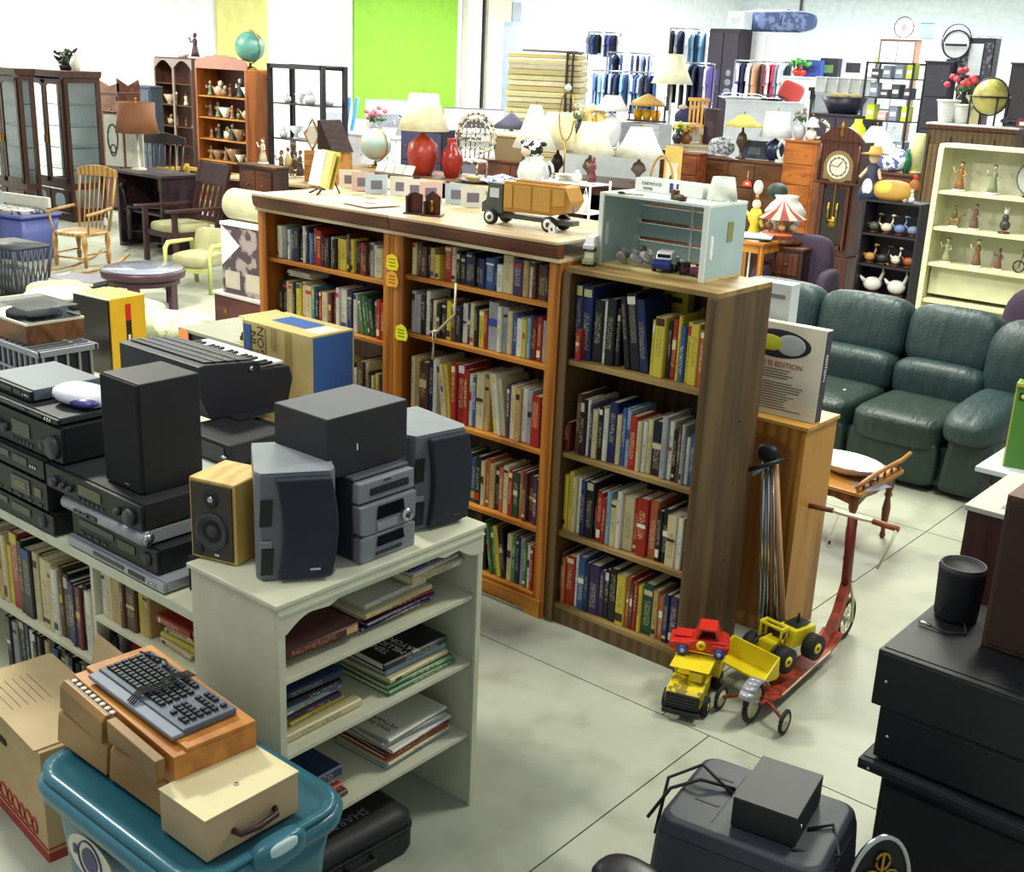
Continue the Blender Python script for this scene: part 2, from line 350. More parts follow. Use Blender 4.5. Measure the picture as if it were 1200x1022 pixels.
row('e7 k6 w6 p5 c4 k5 w5 N7 c4 b6 l6 R5 c4 w4 c5 K5 s7 w6 k4 e6 s6 w3 b4 n3 w3',-3.25,-2.53,YF+.03,.921,.34,.28,'second shelf '+mb,'books on the second shelf of the end bookcase',2)
row('y7 y8 c7 w7 n7 K7 k5 r5 r4 l6 c4 w7 C6 r6 R7 O7 k5 k6 C5 w5 e5 y7',-3.30,-2.535,YF+.03,.501,.33,.28,'third shelf '+mb,'books on the third shelf of the end bookcase',3)
row('e6 o5 R6 w7 B7 n6 P6 p5 k6 K7 Y6 o6 e5 r6 y5 D6 t5 o4 n5 P5 K6',-3.30,-2.535,YF+.03,.101,.32,.28,'bottom shelf '+mb,'books on the bottom shelf of the end bookcase',4)
rr=random.Random(9)
book(.03,.15,.11,'r',(-3.245,YF+.012,1.392),(0,0,0),'small red book standing at the far left of the top shelf of the brown bookcase',None,rr)
book(.035,.15,.12,'m',(-3.285,YF+.02,.922),(0,0,0),'short maroon book at the far left of the second shelf of the brown bookcase',None,rr)
yb=T('game_box','yellow box lying behind the books at the top of the brown bookcase','box',(-3.0,YF+.395,1.391)); P(yb,'carton',hexm('e8d430',.5),B(0,0,0,.26,.06,.345)); P(yb,'print',hexm('3a3420',.5),B(.07,-.0315,.29,.06,.002,.025),B(.02,-.0315,.30,.02,.002,.01))
pl=pile([('m',.22,.1,.07),('k',.23,.1,.07),('m',.22,.1,.06),('w',.22,.1,.05),('s',.23,.1,.04)],-2.66,YF+.376,1.391+.0,'the pile behind the yellow books','books piled behind the yellow paperbacks',0,5)
mb='of middle oak bookcase'
row('c7 e7 e6 k6 t6 y3 _2 R8 c8 k6 k5 N7 k6 k5 n5 B6 n6 w4 C9 P8 t8 w8 e7 E7 k6 e6',-4.38,-3.43,YF+.03,1.642,.19,.17,'top shelf '+mb,'books on the top shelf of the middle bookcase',11)
row('s7 s6 k6 w8 k5 c5 k4 k5 y6 e6 k5 w6 n6 c7 k6 y5 r5 S9 w8 s8 c7 b6 w5 y5 l6 m6 r7 s6 w6',-4.38,-3.43,YF+.03,1.332,.25,.2,'second shelf '+mb,'books on the second shelf of the middle bookcase',12)
row('c7 t7 E6 n7 w8 < c8 c7 y7 > r8 R8 r7 w6 b5 C7 t6 < c8 w8 c7 > p6 c6 t6 w6 s6 R5 e5',-4.38,-3.43,YF+.03,.892,.34,.25,'third shelf '+mb,'books on the third shelf of the middle bookcase',13)
row('_30 g6 d6 b5 k6 c5 o6 t5 k4 o5 c6 r5 d5 o6 e6 m5 p5 k6',-4.38,-3.43,YF+.03,.472,.32,.22,'fourth shelf '+mb,'books on the fourth shelf of the middle bookcase',14)
row('_36 y6 y7 K8 E8 k6 < g6 g5 y6 k6 > c5 g5 n5 s5 g4 w4 r4 t4',-4.38,-3.43,YF+.03,.102,.34,.25,'bottom shelf '+mb,'books on the bottom shelf of the middle bookcase',15)
mb='of far left oak bookcase'
row('c7 w7 s7 k6 w6 b7 K8 k5 w9 p9 l6 b6 r9 R8 k6 e5 k6 w6 k5 y6 Y6 e9 k7 y7 k6 k6 r6 e5 m7 s7 w6 C5 c5 w5',-5.51,-4.56,YF+.03,1.582,.21,.17,'top shelf '+mb,'books on the top shelf of the left bookcase',21)
row('k5 K6 c6 c5 k6 Y6 c7 c6 C6 q6 k5 r5 C5 m5 m5 w8 W8 N8 w7 < g7 g7 d7 d6 > k6 r7 r6 r5',-5.51,-4.56,YF+.03,1.242,.25,.19,'second shelf '+mb,'books on the second shelf of the left bookcase',22)
row('_44 w7 y6 g5 d6 w5 E8 c8 k5 c4 y5 n5 w4 p5',-5.51,-4.56,YF+.03,.802,.30,.22,'third shelf '+mb,'books on the third shelf of the left bookcase',23)
pile([('w',.2,.14,.012),('w',.22,.15,.014),('w',.2,.15,.01)],-5.36,YF+.15,1.242+.232,'the pamphlets lying on the books of the left bookcase','white pamphlets lying on a row of books',0,6)
def price_tag(x,z,col,lab):
    t=T('price_card',lab,'price tag',(x,YF-.02,z)); P(t,'card',hexm(col,.7),PR([(-.045,-.03),(-.03,-.045),(.04,-.04),(.05,-.01),(.035,.03),(.0,.045),(-.04,.03)],'y',-.003,0))
    P(t,'writing',hexm('7a4a10',.7),*[B(0,-.0035,k*.018-.022,.05,.001,.004) for k in range(3)])
price_tag(-4.475,1.70,'f4dc20','yellow star shaped price card taped highest on the post between oak bookcases')
price_tag(-4.475,1.61,'f0a830','orange price card taped below the yellow one between oak bookcases')
price_tag(-4.40,1.33,'eef020','bright yellow price card on the oak bookcase post at second shelf height')
st=T('paper_strip','bent cream paper strip hanging over the middle bookcase shelf','paper strip',(-4.12,YF-.012,1.33))
P(st,'strip',hexm('efe4bc',.7),TU([(.12,-.02,.33),(.125,-.03,.17),(-.0,-.02,.06)],.007,5),TU([(.0,-.02,.06),(-.03,-.02,.055),(-.03,-.02,-.1)],.008,5))
# ---- white shelf unit
wx0,wx1,wy0,wy1=-2.98,-2.555,2.02,2.95
ws=T('shelf_unit','white painted open shelf unit with scalloped valance under the stereo','shelf unit',(wx0,wy0,0)); D_=wx1-wx0; W_=wy1-wy0
for y in(.009,W_-.009): P(ws,'side_panel',WHT,B(D_/2,y,0,D_,.018,1.15),bev=.002)
P(ws,'back_panel',WHT,B(.006,W_/2,.1,.008,W_-.04,1.04))
for z in(.89,.62,.315): P(ws,'shelf',WHT,B(D_/2,W_/2,z-.018,D_-.012,W_-.037,.018),bev=.002)
P(ws,'top_panel',WHT,B(D_/2+.005,W_/2,1.151,D_+.03,W_+.02,.018),bev=.004)
v=[(0,1.15),(0,1.06)];v+=[(.03+.1*i/6,1.06+.045*math.sin(PI/2*i/6)) for i in range(7)];v+=[(.2,1.098),(.24,1.112),(W_-.24,1.112),(W_-.2,1.098)];v+=[(W_-.13+.1*i/6,1.105-.045*math.sin(PI/2*i/6)) for i in range(7)];v+=[(W_,1.06),(W_,1.15)]
P(ws,'valance',WHT,PR(v,'x',D_+.001,D_+.017),bev=.001)
P(ws,'moulding',WHT,B(D_+.020,W_/2,1.128,.006,W_,.008))
P(ws,'face_post',WHT,B(D_+.008,-.0+.0125,0,.014,.025,1.06)); P(ws,'face_post',WHT,B(D_+.008,W_-.0125,0,.014,.025,1.06))
G='books piled on the white shelf unit'
pile([('e',.30,.24,.016),('c',.30,.24,.014),('m',.36,.30,.032)],-2.76,2.22,.89,'the left pile on top shelf of white unit',G,90,31)
pile([('t',.34,.26,.012),('n',.33,.26,.012),('p',.34,.27,.012),('r',.33,.27,.018),('c',.33,.26,.02),('w',.3,.24,.018)],-2.745,2.60,.89,'the right pile on top shelf of white unit',G,90,32)
pile([('c',.26,.20,.03),('w',.24,.2,.016),('n',.25,.2,.016),('l',.25,.19,.014),('n',.25,.2,.026)],-2.71,2.78,.89+.107,'stack under the valance of white unit',G,90,33)
pile([('c',.34,.25,.03),('y',.24,.19,.014),('p',.24,.2,.018),('c',.24,.18,.02),('l',.24,.2,.018),('k',.24,.2,.02),('n',.25,.19,.03)],-2.74,2.25,.62,'the left pile on middle shelf of white unit',G,90,34)
pile([('g',.34,.28,.02),('g',.33,.26,.018),('c',.3,.25,.02),('l',.3,.25,.028),('k',.31,.26,.03)],-2.735,2.70,.62,'the right pile on middle shelf of white unit',G,90,35)
pile([('e',.24,.2,.022),('r',.24,.2,.028),('s',.2,.16,.022),('n',.22,.19,.04)],-2.71,2.22,.315,'the left pile on lowest shelf of white unit',G,90,36)
pile([('l',.33,.27,.016),('c',.33,.27,.014),('r',.32,.27,.018),('m',.32,.27,.014),('w',.32,.26,.014),('s',.31,.26,.022),('w',.31,.25,.012)],-2.735,2.70,.315,'the right pile on lowest shelf of white unit',G,90,37)
# printed titles seen on covers
def keep(ch,par):
    bpy.context.view_layer.update(); ch.parent=par; ch.matrix_parent_inverse=par.matrix_world.inverted()
def byl(lab):
    for o in COL.objects:
        if o.get('label','').endswith(lab): return o
def title(lab,lines,size,col,x,y,rz,sx=1.0):
    b=byl(lab); bpy.context.view_layer.update()
    zt=max((b.matrix_world@v.co).z for v in b.data.vertices)+.0006
    u=Vector((-math.sin(rz),math.cos(rz)))
    for i,l in enumerate(lines):
        t=TX(None,l,size,hexm(col,.5),(x-u.x*size*.95*i,y-u.y*size*.95*i,zt),(0,0,rz),name='title',al='CENTER',sx=sx,ext=.0002); keep(t,b)
title('top in the right pile on middle shelf of white unit',['TEN','MILLION','BAYONETS'],.042,'e8e4dc',-2.70,2.60,PI)
title('top in the right pile on lowest shelf of white unit',['WAR IN','VIETNAM'],.03,'2c2c30',-2.70,2.60,PI)
# ================================================================= FOREGROUND LEFT: low shelf and electronics
LX0,LX1,LY,LH=-5.3,-3.0,2.07,.95
low=T('low_shelf_unit','long low white shelf unit of used books under the black electronics','shelf unit',(LX0,LY,0))
Lw=LX1-LX0; dv=-3.70-LX0
P(low,'top_panel',WHT,B(Lw/2,.21,LH-.022,Lw,.42,.022),bev=.002); P(low,'top_trim',hexm('c8ccb8',.4),B(Lw/2,-.004,LH-.03,Lw,.008,.034))
for x in(.01,dv,Lw-.01): P(low,'side_panel',WHT,B(x,.21,0,.02,.40,LH-.022))
P(low,'back_panel',WHT,B(Lw/2,.415,0,Lw,.008,LH-.022))
for z in(.50,.16): P(low,'shelf',WHT,B(dv/2+.0,.205,z-.02,dv-.03,.40,.02),bev=.002)
for z in(.71,.42,.12): P(low,'shelf',WHT,B((dv+Lw)/2,.205,z-.02,Lw-dv-.03,.40,.02),bev=.002)
w_='of low white shelf'
row('c6 t5 k6 w6 k5 c6 t6 c7 y5 R9 k8 K7 c7 e7 C7 c7 w6 e7 k6 p5 n5 m5 k6 w5 c6',LX0+.06+.55,-3.72,LY+.02,.501,.34,.28,'upper left row '+w_,'books on the upper left row of the low shelf',41)
row('w8 C7 T7 e7 E7 y8 t6',-3.675,-3.38,LY+.02,.711,.205,.18,'upper right row '+w_,'books on the upper right row of the low shelf',42)
pile([('c',.2,.15,.02),('y',.2,.15,.02),('c',.19,.15,.02),('t',.2,.15,.018),('r',.2,.15,.03)],-3.24,LY+.13,.711,'the paperback pile on low white shelf','paperbacks piled on the low white shelf',0,43)
row('k8 s7 k8 n8 w7 k7 s8 k8 c7 k8 n7 k8 s7 k8 k7 w7 k8 c4 t3',LX0+.06+.75,-3.74,LY+.04,.161,.27,.22,'lower left row '+w_,'dark books on the lower row of the low shelf',44)
row('k8 k7 s8 e8 R7 r8 e7 k7 w7 k8 M8 e8 k6 y7 k6 n5 k7 s6',-3.675,-3.03,LY+.04,.421,.235,.2,'lower right row '+w_,'books on the lower right row of the low shelf',45)
bb=T('small_box','small brown box at the right end of the low white shelf','box',(-3.05,LY+.2,.711)); P(bb,'carton',hexm('5a4030',.7),B(0,0,0,.05,.16,.13),bev=.003); P(bb,'label',hexm('a89878',.6),B(-.027,0,.03,.003,.1,.06))
def deck(name,label,x0,x1,yf,d,z,h,mbody,face='vcr',cat='electronics',rz=0,mf=None):
    w=x1-x0; t=T(name,label,cat,((x0+x1)/2,yf,z),rz); mf=mf or BLK
    P(t,'case',mbody,B(0,d/2+.008,.006,w,d-.016,h-.006),bev=.003); P(t,'front_panel',mf,B(0,.006,.008,w+.004,.014,h-.012),bev=.002)
    for a in(-1,1):
        for b in(.04,d-.04): P(t,'foot',RUB,L([(.014,0),(.014,.007)],a*(w/2-.04),b,0,8))
    g=hexm('2c3038',.25); dg=hexm('0a0b0e',.2)
    if face=='vcr':
        P(t,'tape_slot',g,B(-w*.2,-.002,h*.55,w*.42,.004,h*.26)); P(t,'display',hexm('202820',.15),B(w*.16,-.002,h*.4,w*.2,.004,h*.35))
        for k in range(4): P(t,'button',DGR,B(-w*.38+k*.05,-.0025,h*.18,.03,.005,h*.12))
        P(t,'jog_dial',DGR,C((w*.39,-.008,h*.5),(w*.39,0,h*.5),h*.28,n=16))
    elif face=='tape':
        for s in(-1,1):
            P(t,'cassette_door',g,B(s*w*.2,-.002,h*.3,w*.22,.005,h*.5)); P(t,'cassette_window',hexm('585028' if s>0 else '303440',.2),B(s*w*.2,-.005,h*.42,w*.13,.002,h*.25))
        for k in range(8): P(t,'button',DGR,B(-w*.42+k*w*.12,-.0025,h*.1,.028,.005,h*.1))
        P(t,'level_meter',hexm('4c4a24',.2),B(w*.40,-.002,h*.4,w*.08,.004,h*.3))
    elif face=='amp':
        P(t,'display',hexm('4a4e28' if 'lamp' in label or 'tuner' in label else '202428',.2),B(-w*.02,-.002,h*.35,w*.24,.004,h*.4))
        for k,(x,r) in enumerate(((-.40,.2),(-.30,.12),(-.22,.12),(.40,.3),(.28,.14))): P(t,'knob',DGR,C((w*x,-.018,h*.42),(w*x,0,h*.42),h*r,h*r*1.05,n=16))
        for k in range(6): P(t,'button',DGR,B(-w*.14+k*w*.05,-.0025,h*.14,.018,.005,h*.1))
    elif face=='dvd':
        P(t,'disc_tray',g,B(-w*.05,-.002,h*.45,w*.32,.004,h*.3)); P(t,'display',dg,B(w*.24,-.002,h*.4,w*.16,.004,h*.35))
        for k in range(3): P(t,'button',CHR,L([(.006,0),(.006,.004)],0,0,0,8),loc=(w*.36+k*.018,-.002,h*.5)).rotation_euler=(PI/2,0,0)
    elif face=='round':
        P(t,'rounded_front',SIL,C((-w/2,-.0,h*.5),(w/2,-.0,h*.5),h*.5,n=16)); P(t,'end_cap',CHR,C((w/2,0,h*.5),(w/2+.006,0,h*.5),h*.38,n=16)); P(t,'display',dg,B(-w*.1,-h*.5-.002,h*.35,w*.14,.006,h*.3))
        for k in range(4): P(t,'button',DGR,B(-w*.3+k*.03,-h*.5-.002,h*.4,.016,.006,h*.18))
    return t
z=LH+.001
deck('dvd_player','silver flat disc player directly on the white shelf top',-3.83,-3.22,LY+.0,.30,z,.045,SIL,'dvd',mf=SIL)['category']='disc player'
deck('video_recorder','black video recorder on the silver flat disc player',-3.82,-3.28,LY+.02,.30,z+.046,.095,BLK,'vcr')['category']='video recorder'
deck('dvd_player','slim silver disc player with rounded front under the black tuner',-3.85,-3.33,LY+.02,.28,z+.142,.055,SIL,'round')['category']='disc player'
deck('tuner','black tuner with amber display under the tall black loudspeaker',-3.95,-3.33,LY-.0,.34,z+.199,.10,BLK2,'amp')['category']='tuner'
TL=z+.30
deck('video_recorder','black video recorder at the bottom of the left electronics stack',-4.62,-3.93,LY+.0,.32,z,.09,BLK,'vcr')['category']='video recorder'
deck('cassette_deck','black double cassette deck in the left electronics stack',-4.60,-3.96,LY+.0,.32,z+.092,.12,BLK,'tape')['category']='cassette deck'
deck('cd_player','black disc player lying on the double cassette deck',-4.62,-3.97,LY+.0,.32,z+.214,.085,BLK2,'dvd')['category']='disc player'
deck('receiver','black stereo receiver with knobs above the disc player at left',-4.42,-3.86,LY+.02,.34,z+.301,.145,BLK,'amp')['category']='receiver'
deck('record_deck','thin grey record deck with slotted edge on the black receiver',-4.45,-3.88,LY+.02,.34,z+.448,.03,DGR,'dvd')['category']='deck'
deck('dvd_player','grey topped disc player at the top of the left electronics stack',-4.47,-4.12,LY+.05,.30,z+.480,.05,hexm('5c6672',.5),'dvd')['category']='disc player'
bag=T('plastic_bag','crumpled white and purple plastic bag on the thin grey deck','bag',(-4.0,LY+.20,z+.479)); P(bag,'film',hexm('dfe0ee',.3),R(Q((0,0,.035),(.12,.09,.035),.8),0,.1,.4)); P(bag,'print',hexm('4a4290',.35),Q((.03,-.03,.026),(.10,.05,.022),.9))
spk=T('loudspeaker','tall black loudspeaker standing on the black tuner','loudspeaker',(-3.52,LY+.06,TL))
P(spk,'cabinet',mat('speaker_top_vinyl','1c1d24',.55),B(0,.13,0,.23,.24,.40),bev=.004); P(spk,'grille',mat('speaker_cloth','14151a',.95,'fabric'),B(0,.004,.004,.222,.018,.392),bev=.004); P(spk,'badge',CHR,B(.03,-.006,.02,.03,.002,.006))
# second row of gear right of the tuner and cables
cb=T('cable_tangle','tangle of black cables and small gear behind the disc players','cables',(-3.12,LY+.2,LH+.001))
for k in range(3): P(cb,'flat_case',BLK2,B(0,.02,k*.045,.16,.26,.04),bev=.003)
P(cb,'cable',RUB,TU([(-.06,-.1,.15),(.0,-.14,.17),(.05,-.06,.16),(.02,.02,.18),(-.05,.05,.15)],.005)); P(cb,'remote',hexm('5a5f6a',.4),R(B(0,-.05,.14,.04,.15,.015),0,0,.4))
# ---- on the white unit: small stereo with its speakers
ZS=1.1705
s1=T('bookshelf_speaker','light wood bookshelf speaker with round woofer, left on the white unit','loudspeaker',(-2.93,2.07,ZS),math.radians(16),sc=.95)
LW=mat('light_maple_veneer','d9b765',.45,'wood',c2='c09848'); P(s1,'cabinet',LW,B(0,.11,0,.19,.20,.29),bev=.006); P(s1,'baffle',hexm('3a342e',.6),B(0,.008,.012,.166,.01,.266)); 
P(s1,'woofer',DGR,R(L([(.066,0),(.066,.006),(.056,.008),(.05,.004),(.028,-.006),(.02,.004),(.0,.008)],n=24),PI/2,mv=(0,.003,.11))); P(s1,'tweeter',BLK,R(L([(.03,0),(.03,.004),(.014,.002)],n=20),PI/2,mv=(0,.003,.225))); P(s1,'dome',CHR,Q((0,.001,.225),(.012,.008,.012))); P(s1,'bass_port',BLK,C((-.055,-.002,.035),(-.055,.004,.035),.018)); P(s1,'badge',CHR,B(.02,.001,.025,.02,.003,.008))
def curvy(name,label,loc,rz,mir=1,sc=1):
    t=T(name,label,'loudspeaker',loc,rz,sc=sc)
    P(t,'cabinet',mat('speaker_grey','686b76',.5),PR([(-.115,.0),(-.10,-.025),(.10,-.025),(.115,0),(.105,.26),(-.105,.26)],'z',0,.325),bev=.005)
    P(t,'top_plate',mat('light_grey_top','80868e',.55),PR([(-.113,.002),(-.098,-.024),(.098,-.024),(.113,.002),(.103,.257),(-.103,.257)],'z',.325,.329))
    g=[(-.055,.01)]+[(-.055+.016*math.sin(k/8*PI),.01+.3*k/8) for k in range(1,8)]+[(-.055,.315),(.10,.315)]+[(.10+.018*math.sin(PI*k/8),.315-.3*k/8) for k in range(1,8)]+[(.10,.015)]
    g=[(x*mir,y) for x,y in g]
    P(t,'grille',mat('speaker_cloth2','2a2e3a',.9,'fabric'),PR(g,'y',-.05,-.024),bev=.006)
    for zz in(.05,.20): P(t,'bass_port',BLK,PR([((-.105)*mir,zz-.03),((-.07)*mir,zz-.03),((-.065)*mir,zz+.05),((-.10)*mir,zz+.05)],'y',-.030,-.025))
    P(t,'port_lip',GRY,B(-.088*mir,-.031,.105,.035,.008,.02),bev=.002); P(t,'badge',CHR,B(.05*mir,-.051,.035,.03,.002,.007)); return t
curvy('stereo_speaker','grey curved speaker with dark cloth grille left of the stereo',(-2.665,2.195,ZS),math.radians(56),sc=1.08)
curvy('stereo_speaker','grey curved speaker with dark cloth grille right of the stereo',(-2.665,2.825,ZS),math.radians(80),sc=1.06)
st=T('mini_stereo','silver grey mini stereo with three stacked decks and round dial','stereo',(-2.60,2.515,ZS),PI/2)
P(st,'case',DGR,B(0,.15,.0,.245,.26,.275),bev=.006); P(st,'top_cover',mat('stereo_top','565a64',.5),B(0,.15,.276,.25,.27,.012),bev=.005)
FC=mat('stereo_face','8a8e98',.38,metal=.2)
P(st,'disc_section',FC,PR([(-.128,.205),(.128,.205),(.124,.275),(-.124,.275)],'y',-.012,.02),bev=.006); P(st,'control_section',FC,PR([(-.124,.1),(-.105,.092),(.105,.092),(.124,.1),(.128,.198),(-.128,.198)],'y',-.022,.02),bev=.006); P(st,'tape_section',FC,PR([(-.124,.0),(.124,.0),(.124,.085),(.105,.09),(-.105,.09),(-.124,.085)],'y',-.022,.02),bev=.006)
P(st,'disc_tray',BLK,B(.01,-.0135,.225,.17,.004,.024)); 
for k in range(5): P(st,'button',CHR,B(-.0+k*.022,-.0165,.232,.014,.003,.01))
P(st,'display',hexm('14161c',.1),PR([(-.055,.14),(.07,.14),(.062,.185),(-.05,.185)],'y',-.026,-.022)); P(st,'volume_dial',CHR,C((.075,-.036,.125),(.075,-.02,.125),.022,n=20)); P(st,'dial_centre',DGR,C((.075,-.038,.125),(.075,-.036,.125),.011,n=16))
P(st,'tape_window',hexm('1a1c22',.1),PR([(-.055,.045),(.07,.045),(.062,.08),(-.05,.08)],'y',-.026,-.022)); P(st,'key_panel',SIL,B(-.01,-.0245,.102,.09,.004,.026)); P(st,'tape_keys',DGR,*[B(-.05+k*.024,-.026,.018,.02,.006,.01) for k in range(5)])
P(st,'badge',CHR,B(-.0,-.0135,.262,.03,.002,.006))
sub=T('subwoofer','plain dark box speaker lying on top of the mini stereo','loudspeaker',(-2.78,2.49,ZS+.291),math.radians(0))
P(sub,'cabinet',mat('charcoal_vinyl','25232b',.5),B(0,0,0,.26,.35,.20),bev=.003); P(sub,'top_sheet',mat('painted_sheen','43474f',.55),B(0,0,.2002,.256,.346,.001)); P(sub,'label',WHP,B(.1305,-.05,.075,.001,.005,.022))  # thin lighter layer paints the sheen of the top as colour
# ---- tables behind the electronics
def table(name,label,x0,x1,y0,y1,h,mtop,mleg,th=.03,leg=.045,group=None,rz=0):
    t=T(name,label,'table',((x0+x1)/2,(y0+y1)/2,0),rz,group); w,d=x1-x0,y1-y0
    P(t,'table_top',mtop,B(0,0,h-th,w,d,th),bev=.004); P(t,'apron',mleg,B(0,-d/2+.06,h-th-.07,w-.12,.02,.07),B(0,d/2-.06,h-th-.07,w-.12,.02,.07))
    for a in(-1,1):
        for b in(-1,1): P(t,'leg',mleg,B(a*(w/2-.06),b*(d/2-.06),0,leg,leg,h-th))
    return t
table('folding_table','grey folding table behind the low white shelf',-6.9,-3.25,2.56,3.38,.93,hexm('b4b8b8',.5),DGR)
table('display_table','pale display table in front of the left oak bookcase',-7.6,-4.35,3.42,4.15,.80,hexm('c8c4b0',.6),DGR)
tv=T('portable_television','black portable television under the keyboard','television',(-4.35,3.22,.931),0,sc=(1.3,1,.56)); P(tv,'case',BLK2,PR([(-.16,0),(.16,0),(.17,.05),(.15,.2),(-.15,.2),(-.17,.05)],'y',-.17,.17),bev=.01); P(tv,'screen',hexm('101418',.15),B(0,-.172,.03,.24,.004,.14)); P(tv,'knob',CHR,C((.13,-.19,.1),(.13,-.17,.1),.012)); P(tv,'rear_bulge',BLK2,B(0,.21,.03,.22,.08,.13),bev=.01)
syn=T('electric_organ','big black electric organ keyboard lying on the folding table','keyboard',(-4.80,3.36,1.046),0,sc=(.93,1,1))

prof=[(-.20,.12),(-.14,.0),(.33,.0),(.36,.12),(.34,.19),(.17,.20),(.14,.245),(-.16,.275),(-.20,.27)]
P(syn,'case',mat('organ_black','25262f',.5),PR(prof,'x',-.42,.30),bev=.005); P(syn,'stand_block',BLK2,B(0,.1,.0005,.8,.3,.002))
P(syn,'control_panel',DGR,PR([(-.15,.278),(.13,.249),(.13,.253),(-.15,.282)],'x',-.40,.27)); 
for k in range(3): P(syn,'chrome_strip',CHR,PR([(-.10+k*.07,.277-k*.007),(-.09+k*.07,.276-k*.007),(-.09+k*.07,.281-k*.007),(-.10+k*.07,.282-k*.007)],'x',-.41,.29))
kb=random.Random(2)
for k in range(16): P(syn,'white_key',WHP,B(-.385+k*.042,.255,.20,.040,.14,.012))
for k in range(16):
    if k%7 not in(2,6): P(syn,'black_key',BLK,B(-.364+k*.042,.215,.212,.02,.075,.010))
P(syn,'lock',CHR,C((.302,.1,.215),(.31,.1,.215),.014))
mio=T('cardboard_box','tan and blue cardboard box printed MADE IN OREGON before the oak bookcase','box',(-4.80,3.99,.801))
P(mio,'carton',mat('tan_carton','cdb878',.7,'fabric',sc=.6),B(0,0,0,.56,.30,.56),bev=.003); BL=hexm('3a62a8',.6)
P(mio,'blue_panel',BL,B(.281,0,.10,.002,.27,.45),B(-.24,-.151,.05,.06,.002,.49)); P(mio,'tape',hexm('a88a54',.35),B(.10,-.152,.30,.05,.002,.25),B(-.02,-.152,.44,.04,.002,.11)); P(mio,'blue_label',BL,B(-.02,.02,.5605,.28,.14,.001)); P(mio,'paper_label',PAP,B(.20,.0,.5605,.12,.16,.001)); P(mio,'open_flap',mat('tan_carton','',.7),R(B(-.28,.0,.555,.12,.26,.004),0,.1,0,(-.28,0,.555)))
for k,tx in enumerate(('MADE IN','OREGON')): TX(mio,tx,.075 if k==0 else .078,hexm('35301c',.6),(-.185+k*.062,-.1525,.215),(PI/2,-PI/2,0),ext=.0004)
P(mio,'frame_line',hexm('35301c',.6),B(-.205,-.1515,.2,.004,.001,.34),B(-.085,-.1515,.2,.004,.001,.34))
mi2=T('cardboard_box','lower tan carton with orange tag beneath the Oregon box edge','box',(-4.50,3.66,.801)); P(mi2,'carton',mat('tan_carton','',.7),B(0,-.02,0,.36,.24,.16),bev=.003); P(mi2,'blue_end',BL,B(-.145,-.141,.0,.06,.002,.16)); P(mi2,'orange_tag',hexm('f0903a',.7),PR([(-.1,.06),(-.09,.13),(-.06,.15),(-.04,.14),(-.03,.06),(-.06,.04)],'y',-.146,-.142))
ysp=T('portable_record_player','yellow sided speaker box with dark front and red label stripe','speaker',(-6.45,3.76,.801),math.radians(6),sc=(1,1,1.12)); YW=mat('mustard_panel','d9a81c',.4)
P(ysp,'case',mat('yellow_case','e0b82c',.4,c2=None),B(0,.13,0,.34,.26,.43),bev=.004); P(ysp,'dark_front',hexm('1c1618',.2),B(0,-.006,.006,.325,.014,.42)); P(ysp,'frame',hexm('e6dcc0',.5),B(0,-.004,.0,.34,.02,.006),B(0,-.004,.424,.34,.02,.006)); P(ysp,'red_stripe',REDP,B(.1705,.13,.30,.002,.04,.09)); P(ysp,'black_stripe',BLK,B(.1705,.13,.05,.002,.04,.25)); P(ysp,'white_print',WHP,B(.1718,.13,.10,.001,.018,.12))
amp=T('mixer_console','grey slanted console with switches beside the yellow speaker','console',(-5.0,2.80,.931),math.radians(-12)); P(amp,'case',DGR,PR([(-.2,0),(.2,0),(.2,.10),(-.2,.05)],'x',-.25,.25),bev=.004); P(amp,'rolled_edge',GRY,C((-.25,-.2,.05),(.25,-.2,.05),.022)); P(amp,'switches',SIL,*[B(-.2+k*.05,-.05+.05*(k%2),.078,.015,.03,.018) for k in range(9)])
P(amp,'cable',hexm('c8b890',.6),TU([(.0,.1,.12),(.1,-.05,.14),(.2,-.1,.12),(.25,.05,.12),(.2,.15,.14)],.006))
# left edge: speaker with turntable, milk crate style speaker
crt=T('slatted_crate','grey plastic crate with slatted sides under the wood turntable','crate',(-6.06,3.20,.931)); 
GC=mat('grey_crate','8b8f98',.5)
P(crt,'rim',GC,*[B(*a) for a in((0,-.17,.21,.60,.02,.03),(0,.17,.21,.60,.02,.03),(-.29,0,.21,.02,.34,.03),(.29,0,.21,.02,.34,.03))]); P(crt,'base',DGR,B(0,0,0,.58,.33,.012)); P(crt,'dark_infill',BLK2,B(0,0,.013,.55,.30,.19))  # solid dark block fills the crate behind its slats
for k in range(10): P(crt,'slat',GC,B(-.27+k*.06,-.168,.012,.012,.01,.20))
for k in range(5): P(crt,'slat',GC,B(.288,-.14+k*.07,.012,.01,.012,.20))
P(crt,'rail',GC,B(0,-.17,.1,.58,.012,.012)); P(crt,'lid_lattice',GC,*[B(-.27+k*.06,0,.236,.012,.33,.01) for k in range(10)])
ttb=T('turntable','walnut turntable with smoked dust cover on the slatted crate','turntable',(-6.13,3.22,1.18)); P(ttb,'plinth',mat('walnut_x','8a5a3a',.45,'woodx',c2='5a3620'),B(0,0,0,.44,.34,.105),bev=.003); P(ttb,'top_rim',hexm('d8d2bc',.5),B(0,0,.105,.445,.345,.012)); P(ttb,'dust_cover',mat('smoked_acrylic','90949c',.05,'glass'),PR([(-.16,.118),(.16,.118),(.15,.185),(-.15,.185)],'x',-.20,.21)); P(ttb,'platter',DGR,L([(.13,.118),(.13,.13),(.12,.135),(0,.135)],n=24))
